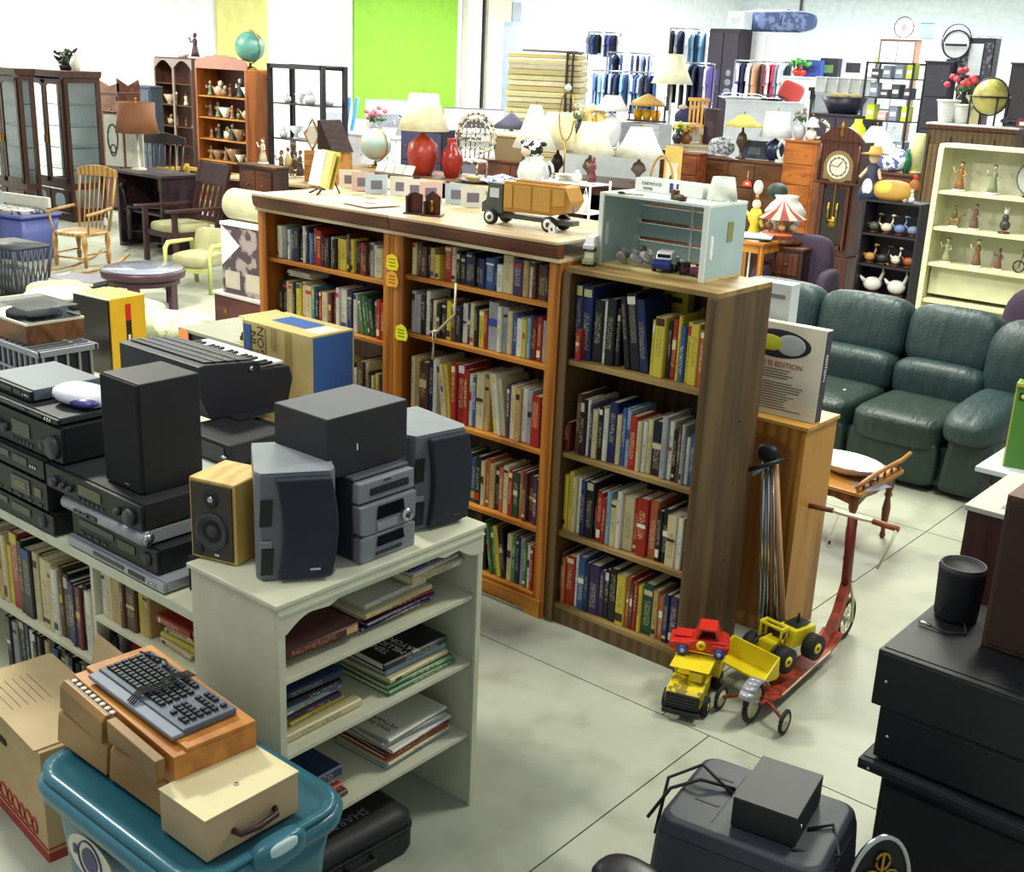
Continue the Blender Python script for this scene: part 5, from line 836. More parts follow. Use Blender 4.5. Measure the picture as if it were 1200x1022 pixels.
# arched dark bookcase and orange bookcase
f1=furn(181,225,229,70,24); a1_=bookcase('bookcase','dark brown bookcase with a double arched front against the left wall',f1[0][0]-f1[1]/2,f1[0][0]+f1[1]/2,f1[0][1],.35,f1[3],[.45,.9,f1[3]*.5,f1[3]*.66,f1[3]*.82],mat('red_brown','5c3628',.5,'wood',c2='3c2218'),mat('red_brown','',.5),mat('red_brown','',.5),.12,stile=.05)
P(a1_,'centre_post',mat('pale_stile','9a8a84',.5),B(0,-.005,.12,.05,.03,f1[3]-.14)); wv=f1[1]/2
P(a1_,'arch',mat('pale_stile','',.5),*[PR([(s,f1[3])]+[(s+wv*k/8,f1[3]-.20+.17*math.sin(PI*k/8)) for k in range(9)]+[(s+wv,f1[3])],'y',-.022,.0) for s in(-wv,0)])
f2=furn(229,289,314,83,22); OR2=mat('orange_oak','a8622c',.45,'wood',c2='7c4218')
sz=[.35,f2[3]*.32,f2[3]*.48,f2[3]*.64,f2[3]*.80]; a2_=bookcase('bookcase','orange oak bookcase with scalloped crest holding figurines and glass near the left wall',f2[0][0]-f2[1]/2,f2[0][0]+f2[1]/2,f2[0][1],f2[2],f2[3],sz,OR2,mat('orange_oak_x','c8863e',.45,'woodx'),mat('red_brown','',.5),.12,stile=.05)
P(a2_,'scalloped_crest',mat('rose_brown','a8786a',.5),PR([(-f2[1]/2,f2[3])]+[(-f2[1]/2+f2[1]*k/24,f2[3]+.12+.10*math.sin(PI*k/24)+.03*abs(math.sin(k*PI/4))) for k in range(25)]+[(f2[1]/2,f2[3])],'y',-.01,.02))
rnd=random.Random(7); CB=['8a6a4a','d8d0c0','5c4030','b8a890','3c3c40','e8e4dc','6a7a5c']
for k,z in enumerate(sz[1:]): shelf_goods(a2_,['lower','third','second','top'][k]+' shelf of orange oak bookcase',6,-f2[1]/2+.1,f2[1]/2-.1,z,.16,'figurines in the orange oak bookcase',rnd,CB,(.2,.34))
for k,z in enumerate([f1[3]*.5,f1[3]*.66]): shelf_goods(a1_,['middle','upper'][k]+' shelf of arched dark bookcase',4,-f1[1]/2+.1,f1[1]/2-.1,z,.16,'ornaments in the arched dark bookcase',rnd,CB,(.18,.3))
globe('teal green globe on top of the orange oak bookcase',(f2[0][0]+f2[1]/2-.15,f2[0][1]+.2,f2[3]+.025),.26,'5f9a8c','4c8074')
figurine('dark figurine with raised hat on top of the arched bookcase',(f1[0][0]+f1[1]/2+.2,f1[0][1]+.5,f1[3]*0+f2[3]+.028),.45,'2c2028','8a3c34') if False else None
figurine('dark red figurine standing on top of the arched dark bookcase',(f1[0][0]+f1[1]/2-.1,f1[0][1]+.15,f1[3]+.023),.48,'3c1c20','2c2024'); vase('pale pink bowl on top of the arched dark bookcase',(f1[0][0]+.12,f1[0][1]+.15,f1[3]+.023),.16,.13,'e8d4d0',cat='bowl')
# lamp desk and rockers
def plain_table(label,px0,px1,py,z,D_,m,depth=.7,name='table'):
    a=at(px0,py,z); b=at(px1,py+(px1-px0)*.10,z); 
    ang=0; w=abs((b-a).x); t=T(name,label,'table',((a.x+b.x)/2,(a.y+b.y)/2,0)); P(t,'table_top',m,B(0,depth/2,z-.03,w,depth,.03),bev=.004); P(t,'apron',m,B(0,depth/2,z-.12,w-.1,depth-.1,.09))
    for i in(-1,1):
        for j in(.06,depth-.06): P(t,'leg',m,B(i*(w/2-.06),j,0,.05,.05,z-.03))
    return t
DK2=mat('dark_table','3a2830',.4,'woodx',c2='261a20')
c=dist(165,200,17.5); Zl=c.z; a=at(120,208,Zl); t=T('desk','dark desk with open front under the brown drum lamp','desk',(a.x-.35,a.y+.75,0)); P(t,'desk_top',DK2,B(0,.3,Zl-.04,1.15,.65,.04),bev=.004); P(t,'side_panel',DK2,B(.52,.3,0,.05,.6,Zl-.04)); P(t,'side_panel',DK2,B(-.52,.3,0,.05,.6,Zl-.04)); P(t,'back_panel',DK2,B(0,.56,.0,1.0,.02,Zl-.04)); P(t,'shelf',DK2,B(0,.3,.5,1.0,.5,.03)); P(t,'picture_panel',hexm('b8a058',.5),B(-.2,.54,.75,.3,.01,.35))
for px,py,fn in ((152,200,0),): lampo('table lamp with brown drum shade on the dark desk',at(px,py,Zl)+Vector((0,.15,.0)),.93,.30,.42,cs='8a5a3c',cb='d8d0c0',style=2,shape=.86)
t=T('standing_screen','pair of pale printed screens standing left of the brown lamp','screen',at(131,196,Zl)+Vector((0,.2,0)),.3); P(t,'panel',hexm('d8d8cc',.6),B(-.16,0,0,.3,.03,.72),B(.16,.06,0,.3,.03,.62)); P(t,'scroll_print',hexm('4a4c48',.6),RING((-.16,-.02,.38),.09,.2,.012,16),RING((-.16,-.02,.22),.05,.08,.01,12)); P(t,'wood_cap',MHGX,B(-.16,0,.72,.3,.05,.04))
crd=at(190,205,.9)
t=T('crib','yellow wooden crib with railing and slats behind the rocking chairs','crib',(crd.x+.05,crd.y+.25,0),0); YC=mat('yellow_pine','c8a848',.5,'woodx',c2='a08030')
P(t,'rail',YC,B(0,0,.86,1.9,.05,.05),B(0,.8,.86,1.9,.05,.05),B(-.93,.4,.86,.05,.8,.05),B(.93,.4,.86,.05,.8,.05)); P(t,'lower_rail',YC,B(0,0,.25,1.9,.05,.05),B(0,.8,.25,1.9,.05,.05)); P(t,'post',YC,*[B(a*.93,b,0,.06,.06,.95) for a in(-1,1) for b in(0,.8)])
for k in range(16): P(t,'slat',YC,B(-.85+k*.113,0,.3,.03,.02,.56))
LM=mat('light_maple','c09858',.4,'wood',c2='8a6030'); DM=mat('ebony_chair','2e262c',.4); RM=mat('rosewood_chair','4a2a2c',.4,'wood',c2='341c20')
rocker('light maple spindle rocking chair before the china cabinet',at(98,316,.02),math.radians(20),LM,1.10,sc=1.12)
t=T('tag','small white tag hanging on the light maple rocking chair','tag',at(124,264,.6)); P(t,'card',WHP,B(0,0,0,.07,.004,.09)); P(t,'string',WHP,C((0,0,.09),(0,0,.14),.003,n=4))
rocker('black spindle rocking chair with dark seat behind the slatted armchair',at(182,286,.02),math.radians(35),DM,1.15,sc=1.3)
# mission armchair
ac=at(215,306,0); t=T('armchair','dark rosewood slat back armchair with cream seat cushion','chair',ac,math.radians(-2),sc=1.17)
for a in(-1,1):
    P(t,'leg',RM,B(a*.30,-.28,0,.05,.05,.60)); P(t,'leg',RM,B(a*.30,.28,0,.05,.05,.45)); P(t,'arm',RM,B(a*.31,-.03,.60,.09,.72,.03),bev=.006)
P(t,'seat_frame',RM,B(0,0,.30,.58,.58,.06)); P(t,'seat_cushion',mat('cream_cushion','b8b48a',.8,'fabric'),Q((0,-.02,.40),(.28,.28,.06),.5)); bkm=dict(rx=-.28,at_=(0,.27,.4))
P(t,'top_rail',RM,R(B(0,.28,.86,.58,.03,.26),**bkm),bev=.006); P(t,'lower_back_rail',RM,R(B(0,.28,.45,.58,.03,.06),**bkm)); P(t,'back_post',RM,*[R(B(a*.28,.28,.40,.05,.04,.72),**bkm) for a in(-1,1)])
for k in range(5): P(t,'slat',RM,R(B(-.2+k*.1,.28,.5,.05,.015,.38),**bkm))
cc_=at(238,338,0); t=T('armchair','cream armchair frame with pale green arms and cushions beside the round table','chair',cc_,math.radians(20),sc=.95); CG=mat('pale_frame','c8cc7c',.5); CU=mat('cream_cushion','',.8)
for a in(-1,1): P(t,'arm_frame',CG,TU([(a*.32,-.3,.0),(a*.32,-.3,.52),(a*.32,-.24,.58),(a*.32,.25,.56),(a*.32,.34,0)],.03,8))
P(t,'seat_cushion',CU,Q((0,-.02,.38),(.29,.32,.09),.5)); P(t,'back_cushion',CU,R(Q((0,.25,.55),(.28,.08,.18),.5),-.25,0,0,(0,.25,.4))); P(t,'seat_rail',CG,B(0,-.28,.24,.6,.03,.06))
rt_=at(170,360,0); t=T('round_table','round dark coffee table with grey glass top on the floor','table',rt_,sc=.92); P(t,'frame',mat('table_purple','4a2c3a',.4),L([(.40,.36),(.48,.38),(.49,.46),(.46,.47)],n=32),label='dark purple brown frame'); P(t,'glass_top',hexm('9aa0b4',.15),L([(.46,.471),(.46,.478),(0,.478)],n=32)); P(t,'inset',hexm('7c8090',.2),Q((-.08,.0,.4795),(.22,.16,.003),.5)); P(t,'apron_ring',mat('table_purple','',.4),L([(.42,.30),(.42,.38),(.40,.38),(.40,.30)],n=28))
for k in range(5): q=k*2*PI/5+.4; P(t,'leg',mat('table_purple','',.4),R(B(.39,0,0,.05,.12,.34),0,0,q))
# rolled mat, printed box, trunk
tr=at(277,372,.42); c=(tr.x,tr.y)
t=T('trunk','dark red wooden trunk at the end of the left oak bookcase','trunk',(tr.x,tr.y+.25,0)); P(t,'body',mat('trunk_red','5e3030',.45,'woodx',c2='44201f'),B(0,0,0,.75,.42,.58),bev=.004); P(t,'lid',mat('trunk_lid','c8c0bc',.5),B(0,0,.581,.78,.45,.025),bev=.004); P(t,'latch',BRASS,B(-.2,-.214,.42,.05,.008,.04))
t=T('printed_box','tall box with dark pictures standing on the red trunk','box',(tr.x+.02,tr.y+.25,.607),.05); P(t,'carton',mat('dark_picture','4a3c46',.6,'floral',c2='9a8c8c',sc=.8),B(0,0,0,.60,.34,.62)); P(t,'picture_square',hexm('b8b0a0',.6),B(-.16,-.171,.05,.2,.002,.16),B(.12,-.171,.05,.2,.002,.16)); P(t,'white_wedge',hexm('e8e4e4',.6),PR([(-.30,.62),(-.30,.25),(-.05,.45)],'y',-.174,-.171)); P(t,'lid',hexm('ece8e4',.6),B(0,0,.62,.62,.36,.03))
t=T('rolled_mat','thick cream foam mat rolled up on the printed box','mat',(tr.x-.02,tr.y+.25,1.2575),.05); P(t,'roll',mat('foam_cream','c8c6a4',.8,'fabric'),C((-.28,0,.14),(.28,0,.14),.14,n=28)); P(t,'roll_end',mat('foam_edge','c0bc9c',.8),*[RING((s*.281,0,.14),r,r,.006,20,'x') for s in(-1,1) for r in(.03,.07,.11)])
# bedding, pillows and folded cloth on the low platform
pf=T('platform','low pale platform holding the bedding behind the yellow speaker','platform',(-9.4,5.15,0)); P(pf,'deck',hexm('98988a',.6),B(0,0,.38,2.6,1.5,.04)); P(pf,'skirt',hexm('b0b0a0',.7),B(0,0,0,2.5,1.4,.38))
QF=mat('cream_floral','dcdcbc',.8,'floral',c2='9aa488')
q=T('quilt','cream floral quilt spread over the low platform','quilt',(-9.2,5.1,.4205)); P(q,'cloth',QF,Q((.1,.05,.05),(1.0,.62,.055),.5,28,10),Q((.2,-.5,.07),(.5,.35,.05),.7)); P(q,'fold_edge',hexm('9ca07c',.8),TU([(-.7,-.50,.05),(0,-.56,.08),(.7,-.62,.05)],.03))
for k,(px,py,rz) in enumerate(((90,365,.2),(190,385,.5),(72,350,-.3))):
    a=at(px,py,.62); t=T('pillow',['cream patterned pillow left of the yellow speaker','cream patterned pillow right of the yellow speaker','pale plain pillow at the left behind the pan'][k],'pillow',(a.x,a.y,.535+.0*k),rz); P(t,'cushion',QF if k<2 else CU,Q((0,0,.1),(.38,.26,.11),.55,24,14)); P(t,'piping',hexm('a8a888',.8),RING((0,0,.1),.37,.25,.008,28,'z'))
a=at(262,372,.6); t=T('foam_sheet','rolled pale green foam sheet on the bedding','foam',(-8.75,5.45,.531),.0); P(t,'roll',mat('mint_foam','b4c4b0',.8,'fabric'),C((-.4,0,.10),(.4,0,.10),.10,n=20)); P(t,'flat_part',mat('mint_foam','',.8),B(0,-.18,.0,.8,.3,.02))
a=at(240,392,.80); t=T('low_cabinet','dark low cabinet with pale top and orange tag before the oak bookcase','cabinet',(a.x+.25,a.y+.35,0)); P(t,'body',mat('dark_maroon','3c2028',.45,'woodx',c2='2a141a'),B(0,0,0,1.15,.65,.77),bev=.004); P(t,'top_panel',hexm('8e8f80',.4),B(0,0,.77,1.18,.68,.025),bev=.003); P(t,'yellow_panel',hexm('a8a040',.5),B(.3,0,.7955,.5,.6,.003)); P(t,'orange_tag',hexm('f09048',.6),PR([(-.57,.64),(-.50,.60),(-.46,.66),(-.46,.76),(-.52,.80),(-.58,.76)],'y',-.345,-.34))
lcx,lcy=a.x+.25,a.y+.35
for k in range(2): t=T('flat_record_box',['black edged flat box with pale picture, lower of two on the dark low cabinet','black edged flat box with pale picture, upper of two on the dark low cabinet'][k],'box',(lcx+.22+.02*k,lcy-.08,.7990+k*.033),.15+.1*k); P(t,'carton',BLK,B(0,0,0,.42,.3,.03)); P(t,'picture',hexm('c8c8c4',.5),B(0,0,.03,.36,.25,.0015))
# magazines and cloth on the floor left
a=at(95,348,0); 
for k in range(5): t=T('album',f'{od(k+1)} dark grey album counted from the floor of the pile near the round table','album',(a.x+.02*k,a.y,.002+k*.047),.25+.08*(k%3)); P(t,'cover',hexm('5a5a66' if k<4 else '6c6c7c',.5),B(0,0,0,.62,.42,.042)); P(t,'pages',PAP,B(.0,-.002,.005,.61,.42,.032))
a=at(72,338,0); t=T('crumpled_cloth','crumpled blue and white cloth beside the album pile','cloth',a,.4); P(t,'cloth',hexm('3c64b8',.8),Q((0,.15,.05),(.3,.15,.06),.9)); P(t,'white_cloth',hexm('dce8ec',.8),Q((-.05,-.1,.05),(.35,.2,.07),.9),TU([(-.2,-.2,.1),(.1,0,.14),(.3,.2,.1)],.05))
a=at(88,360,0); t=T('red_folder','red folder on the floor in front of the album pile','folder',a,.6); P(t,'cover',hexm('a82c34',.5),B(0,0,0,.5,.35,.02)); P(t,'sheet',PAP,B(.0,0,.0205,.46,.31,.004))
# plastic crates at left
a=at(22,300,0.0); t=T('storage_tub','blue plastic tub with a white tray of cutlery at far left','tub',(a.x,a.y,0),.2,sc=.8); BLU=mat('blue_tub','5c66a8',.4); P(t,'tub',BLU,loft([rr_(.55,.32,.05,0),rr_(.62,.38,.06,.72)])); P(t,'rim',BLU,loft([rr_(.66,.42,.07,.70),rr_(.66,.42,.07,.74)])); P(t,'contents',mat('mixed_metal','98989c',.4,'print',c2='2c2c34',sc=1.5),Q((0,0,.75),(.55,.34,.07),.6)); P(t,'white_tray',hexm('dcdccc',.5),B(.05,.2,.83,1.1,.06,.16),B(.05,.2,.76,.9,.05,.07))
a=at(20,345,0.0); t=T('laundry_basket','dark lattice laundry basket before the blue tub','basket',(a.x,a.y,0),.1,sc=.92); 
P(t,'rim',DGR,loft([rr_(.40,.27,.08,.60),rr_(.40,.27,.08,.63)])); P(t,'base',DGR,loft([rr_(.33,.21,.06,0),rr_(.33,.21,.06,.02)])); 
P(t,'lattice',hexm('3c3e46',.5),*[TU([(x,-.215,.02),(x*1.12+dx,-.268,.60)],.009,4) for x in [-.30+.066*k for k in range(10)] for dx in(-.13,.13) if abs(x*1.12+dx)<.40],*[TU([(.335,y,.02),(.402,y*1.2+dy,.60)],.009,4) for y in [-.18+.06*k for k in range(7)] for dy in(-.1,.1) if abs(y*1.2+dy)<.26])
P(t,'corner_post',DGR,*[TU([(a*.32,b*.2,.02),(a*.39,b*.26,.6)],.018,6) for a in(-1,1) for b in(-1,1)]); P(t,'contents',hexm('8c9098',.8),Q((0,0,.2),(.28,.17,.17),.7))
a=at(8,300,.0); t=T('doll_chair','small dark red wooden rack at the left edge by the lattice basket','rack',(a.x+.4,a.y-.6,0),.3); P(t,'post',RM,*[B(x,y,0,.04,.04,1.05) for x in(-.2,.2) for y in(-.15,.15)]); P(t,'cross_bar',RM,*[B(0,y,z,.44,.03,.03) for y in(-.15,.15) for z in(.35,.65,1.0)])
# ================================================================= MIDDLE: steel shelf, desks, lamps
def steel(label,px0,px1,ytop,D,levels,d=.5,c='1a1a20',tk=.03,solid=True):
    a=dist(px0,ytop,D); x1=ray(px1,ytop); x1=x1.x/x1.y*a.y; w=x1-a.x; h=a.z; t=T('metal_shelf',label,'shelf',(a.x+w/2,a.y,0)); m=hexm(c,.4)
    for i in(-1,1):
        for j in(0,d): P(t,'post',m,B(i*(w/2),j,0,tk,tk,h))
    zs=[h*q for q in levels]
    for z in zs: P(t,'shelf',m,B(0,d/2,z-.02,w,d,.02) ) if solid else P(t,'shelf',m,B(0,0,z-.02,w,.03,.03),B(0,d,z-.02,w,.03,.03),*[B(-w/2+w*k/8,d/2,z-.012,.01,d,.01) for k in range(9)])
    P(t,'top_rail',m,B(0,0,h-tk,w,tk,tk)); P(t,'top_rail',m,B(0,d,h-tk,w,tk,tk)); return t,w,zs
rnd=random.Random(77)
t,w,zs=steel('black steel frame shelf with white glassware beside the orange bookcase',316,378,74,22,(.25,.5,.74,.995),tk=.075)
def glassware(p,w,z,n,label,grp,cols=('e8ecec','d8dcdc','c8d0d4')):
    for k in range(n):
        c=rnd.choice(cols); h=rnd.uniform(.10,.24); r=rnd.uniform(.06,.12); x=-w/2+w*(k+.5)/n; kind=rnd.random()
        q=T('glass_dish' if kind<.5 else 'ceramic_jar',f"{'dish' if kind<.5 else 'jar'}, {od(k+1)} from left on {label}",'dish' if kind<.5 else 'jar',(p.location.x+x,p.location.y+.22+rnd.uniform(-.06,.06),z+.001),0,grp)
        if kind<.5: P(q,'bowl',hexm(c,.2),L([(.05,0),(.03,h*.3),(r*1.3,h*.9),(r*1.25,h*.9),(.03,h*.35)],n=14)); P(q,'foot',hexm(c,.2),L([(.07,0),(.06,.012),(.0,.014)],n=12))
        else: P(q,'body',hexm(c,.2),L([(r*.6,0),(r,h*.3),(r*.9,h*.7),(r*.5,h*.85)],n=14)); P(q,'lid',hexm(c,.2),L([(r*.55,h*.85),(r*.4,h*.95),(.02,h),(.03,h+.03),(0,h+.04)],n=12))
for i,z in enumerate(zs[1:3]): glassware(t,w,z,4 if i else 5,['lower','upper','highest'][i]+' level of black steel frame shelf','glassware on the black steel shelf')
# small brown writing desk at the crib end
f=furn(282,318,330,196,15.5); dresser('small dark brown writing desk right of the crib',((f[0][0],f[0][1],0),max(.7,f[1]),f[2],f[3]),3,2,DKW,MHGX,name='writing_desk',cat='desk')
fz=f[3]
figurine('pale seated figurine on the small dark writing desk',(f[0][0]-.1,f[0][1]+.2,fz+.001),.34,'c8b898','e0d8c8',None,0)
# long desk with rack, globe, bureau
def slab_table(label,p0,p1,z,depth,m,mf=None,name='table',solid=False):
    a=at(*p0,z); b=at(*p1,z); v=b-a; w=v.length; rz=math.atan2(v.y,v.x); t=T(name,label,'table',((a.x+b.x)/2,(a.y+b.y)/2,0),rz)
    P(t,'table_top',m,B(0,depth/2,z-.035,w,depth,.035),bev=.004)
    if solid: P(t,'body',mf or m,B(0,depth/2,0,w-.06,depth-.06,z-.035))
    else:
        P(t,'apron',mf or m,B(0,depth/2,z-.14,w-.1,depth-.1,.105))
        for i in(-1,1):
            for j in(.06,depth-.06): P(t,'leg',mf or m,B(i*(w/2-.06),j,0,.06,.06,z-.04))
    return t
ZM=1.0
TANT=mat('tan_top','c8b48c',.45,'woodx',c2='a88c60'); DRB=mat('dark_brown_table','50301f',.4,'woodx',c2='361e14')
A0=at(284,205,ZM); RZ=math.radians(12.118)
def uv(u,n,z=ZM): return Vector((A0.x+u*math.cos(RZ)-n*math.sin(RZ),A0.y+u*math.sin(RZ)+n*math.cos(RZ),z))
def table_uv(label,u0,u1,n0,n1,m,mf,name='table'):
    t=T(name,label,'table' if name=='table' else name,uv((u0+u1)/2,n0,0),RZ); w,d=u1-u0,n1-n0
    P(t,'table_top',m,B(0,d/2,ZM-.035,w,d,.035),bev=.004); P(t,'apron',mf,B(0,.05,ZM-.15,w-.1,.03,.115)); P(t,'side_panel',mf,B(-w/2+.05,d/2,0,.04,d-.1,ZM-.04)); P(t,'side_panel',mf,B(w/2-.05,d/2,0,.04,d-.1,ZM-.04)); P(t,'back_panel',mf,B(0,d-.05,.2,w-.12,.02,ZM-.24)); P(t,'shelf',mf,B(0,d/2,.35,w-.14,d-.12,.03))
    return t
table_uv('dark desk with tan top in front of the small blue globe',-.1,2.42,-.45,1.72,TANT,DRB,'desk')
table_uv('long brown table under the red lamp and cow jug',-.05,4.15,1.78,3.02,mat('brown_top','8a6a50',.4,'woodx',c2='6a4a34'),DRB)
table_uv('dark table of cream shaded lamps behind the cow jug table',3.2,5.2,3.06,4.5,DRB,DRB)
table_uv('small dark stand under the yellow round basket',4.95,6.1,2.3,3.0,DRB,MHG)
def M_(px,py,dz=0): p=at(px,py,ZM); return Vector((p.x,p.y,ZM+.001+dz))
globe('pale blue globe with brass arm on the tan topped desk',M_(440,196),.25,'a8c0b8','c8b48c')
lampo('large lamp with round red base and cream empire shade',M_(495,205),1.22,.40,.55,'f2ecc8','a8382a',1,.55)
vase('ruby red glass vase right of the red lamp',M_(529,208),.58,.18,'a02c24')
t=T('bureau_box','light wood desktop bureau with drawers and open dark lid','bureau',M_(372,214)+Vector((0,.2,0)),.1,sc=.85); OKL=mat('light_oak_box','b8803c',.45,'woodx',c2='8a5a26'); P(t,'body',OKL,B(0,0,0,.62,.5,.50),bev=.004); P(t,'lid',DKW,PR([(-.0,.5),(.34,.5),(.05,1.0),(.0,1.0)],'y',-.25,.25)); P(t,'picture_frame',OKL,RING((-.16,-.2,.76),.17,.24,.025,4,'y')); P(t,'picture',hexm('dcd8cc',.5),B(-.16,-.2,.60,.2,.01,.3))
for k in range(4): q=P(t,'drawer',mat('light_oak_box','',.45),B(0,-.255,.02+k*.12,.56,.02,.10),bev=.003); P(q,'knob',BRASS,*[C((x,-.285,.07+k*.12),(x,-.26,.07+k*.12),.012,n=6) for x in(-.15,.15)])
t=T('tray_rack','brass tray rack on the front of the tan topped desk','rack',M_(412,204)); P(t,'rail',BRASS,TU([(-.55,.0,.0),(-.55,0,.16),(-.45,0,.20),(-.1,0,.20),(.0,0,.14),(.0,0,0)],.014),TU([(-.55,.0,.08),(0,0,.08)],.010))
for k in range(4): P(t,'divider',BRASS,C((-.45+k*.1,0,0),(-.45+k*.1,0,.19),.008,n=5))
t=T('display_block','row of cream framed tiles behind the red lamp base','tiles',M_(462,208)); P(t,'tray',DRB,B(0,0,0,.85,.25,.05)); 
for k in range(4): P(t,'tile',hexm('e4e0c4',.5),R(B(-.3+k*.2,-.02,.05,.17,.02,.15),-.5,0,0,(0,0,.05)))
for k,(px,py,h,c1,c2,kd) in enumerate(((330,208,.4,'5c4034','8a6a4a',0),(338,208,.45,'c8b478','6a5440',2),(352,208,.4,'4a3a34','8a7a60',0),(345,203,.5,'3c2c28','5a4438',1),(366,205,.35,'e0dcd0','8c8478',0))):
    figurine(['dark brown figurine behind the open yellow book','tan horse figurine behind the open yellow book','dark figurine left of the light bureau','black seated figurine behind the tan horse','pale figurine beside the light bureau'][k],M_(px,py),h,c1,c2,None,kd)
# peacock wicker chair
t=T('wicker_chair','bent twig peacock chair standing behind the ruby vase','chair',M_(549,206)*1,.3); TW=mat('twig','d8ccb0',.6,'floral',c2='4a3c30',sc=2)
P(t,'seat',TW,Q((0,0,.22),(.28,.24,.04),.7)); P(t,'back_hoop',TW,RING((0,.22,.50),.34,.44,.025,20,'y',-.2,PI+.2),RING((0,.22,.50),.28,.36,.015,20,'y',-.1,PI+.1))
for k in range(7): P(t,'back_twig',TW,TU([(-.24+k*.08,.2,.24),(-.25+k*.083,.22,.5),(-.22+k*.075,.22,.5+.36*math.sin(math.acos(max(-1,min(1,(-.22+k*.075)/.30)))))],.012,5))
P(t,'cross_twig',TW,*[TU([(-.28,.21,z),(.28,.21,z)],.011,5) for z in(.4,.52,.64)]); P(t,'arm',TW,TU([(-.28,.2,.4),(-.34,0,.42),(-.25,-.22,.36)],.018,6)); P(t,'arm',TW,TU([(.28,.2,.4),(.34,0,.42),(.25,-.22,.36)],.018,6))
for a in(-1,1):
    for b in(-1,1): P(t,'leg',TW,C((a*.22,b*.18,0),(a*.22,b*.18,.2),.02,n=6))
# platters and cow jug
t=T('serving_plate','brown oval platter on the long table before the ruby vase','platter',M_(557,214)); P(t,'plate',hexm('6a5040',.3),L([(.16,0),(.3,.05),(.29,.055),(.15,.012),(0,.012)],n=24)); P(t,'leaf_ornament',hexm('a89050',.4),Q((-.05,0,.06),(.14,.06,.04),.8))
t=T('serving_plate','blue and white patterned platter left of the cow jug','platter',M_(588,216)); P(t,'plate',mat('willow_pattern','e4e8ec',.25,'floral',c2='4a5a8c',sc=2),L([(.18,0),(.34,.06),(.32,.065),(.17,.012),(0,.012)],n=24)); P(t,'cover',mat('willow_pattern','',.25),L([(.22,.03),(.2,.10),(.05,.14),(0,.15)],n=20))
t=T('cow_jug','white ceramic jug shaped as a black and white cow','jug',uv(3.72,2.0,ZM+.001)); P(t,'body',CER,L([(.14,0),(.2,.05),(.24,.2),(.2,.34),(.12,.40),(.15,.44)],n=20)); P(t,'head',mat('cow_patch','f0f0ea',.3,'print',c2='20201f',sc=1.2),Q((-.02,-.02,.55),(.17,.14,.14),1,16,12)); P(t,'ear',BLK,Q((-.2,0,.62),(.07,.02,.035),1,8,6),Q((.16,0,.62),(.07,.02,.035),1,8,6)); P(t,'horn',CER,C((-.1,0,.66),(-.13,0,.74),.02,.006,6),C((.06,0,.66),(.09,0,.74),.02,.006,6)); P(t,'muzzle',hexm('e0b8a8',.4),Q((-.04,-.14,.50),(.08,.06,.06),1,10,8)); P(t,'handle',CER,RING((.26,0,.24),.1,.14,.022,14,'y',-PI/2,PI/2))
t=T('poster_panel','cream printed panel leaning on the front of the long table','panel',uv(3.25,1.76,.80),RZ); P(t,'board',hexm('e8e4b0',.6),B(0,-.06,-.25,1.5,.03,.44)); P(t,'print',hexm('9aa0a8',.6),*[B(-.6+k*.16,-.077,.06,.10,.002,.05) for k in range(8)]); P(t,'dark_band',hexm('4a4454',.6),B(0,-.077,-.22,1.45,.002,.09)); P(t,'foot',DRB,B(-.6,-.06,-.80,.05,.03,.56),B(.6,-.06,-.80,.05,.03,.56)); 
# lamps of the middle
L4=[(624,216,1.15,.33,.62,'f4f2e4','3c2c28',0,.25,'tall white cone shaded lamp with slim dark post left of the pleated shade'),
 (652,213,1.02,.36,.55,'ece4b8','3a2a24',0,.55,'lamp with pleated cream shade beside the white cone lamp'),
 (690,212,.90,.40,.48,'f4f0d4','8a7a68',0,.38,'lamp with cream empire shade behind the white wire rack'),
 (747,214,.85,.42,.46,'eeeadc','8c8078',0,.40,'lamp with white panelled bell shade above the pale blue crate')]
for px,py,H,sr,sh,cs,cb_,stl,shp,lab in L4: lampo(lab,M_(px,py-(3 if px==652 else 0)),H,sr,sh,cs,cb_,stl,shp)
t=T('wire_harp','tall bare lamp harp rising behind the white cone lamp','lamp harp',uv(3.85,2.75,ZM+.001),0,sc=1.05); P(t,'harp',BRASS,RING((0,0,.95),.13,.34,.010,16,'y')); P(t,'pole',BRASS,C((0,0,0),(0,0,.62),.012)); P(t,'base',BRASS,L([(.12,0),(.1,.04),(.02,.06)],n=12)); P(t,'ball',CER,Q((0,0,1.33),(.05,.05,.05)))
# white wire rack with cups and doll
p=at(670,272,.80); t=T('wire_rack','white wire shelf rack with lattice sides behind the toy refuse truck','rack',(p.x-.05,p.y+.1,0)); WM=hexm('f0f2f0',.4)
for i in(-1,1):
    for j in(-1,1): P(t,'post',WM,C((i*.36,j*.2,0),(i*.36,j*.2,1.42),.014,n=6))
for z in(.7,1.05,1.38): P(t,'wire_shelf',WM,*[C((-.36,-.2+.08*k,z),(.36,-.2+.08*k,z),.007,n=5) for k in range(6)],C((-.36,-.2,z),(-.36,.2,z),.01,n=5),C((.36,-.2,z),(.36,.2,z),.01,n=5))
P(t,'lattice',WM,*[TU([(-.36+k*.12,-.2,1.12),(-.30+k*.12,-.2,1.36),(-.24+k*.12,-.2,1.12)],.007,5) for k in range(6)])
rx,ry=p.x-.05,p.y+.1
t=T('stacked_plates','stack of cream plates on the white wire rack top','plates',(rx-.18,ry,1.392)); [P(t,'plate',hexm('e8e0c8',.3),L([(.07,.02*k),(.13,.02*k+.012),(.0,.02*k+.006)],n=18)) for k in range(4)]
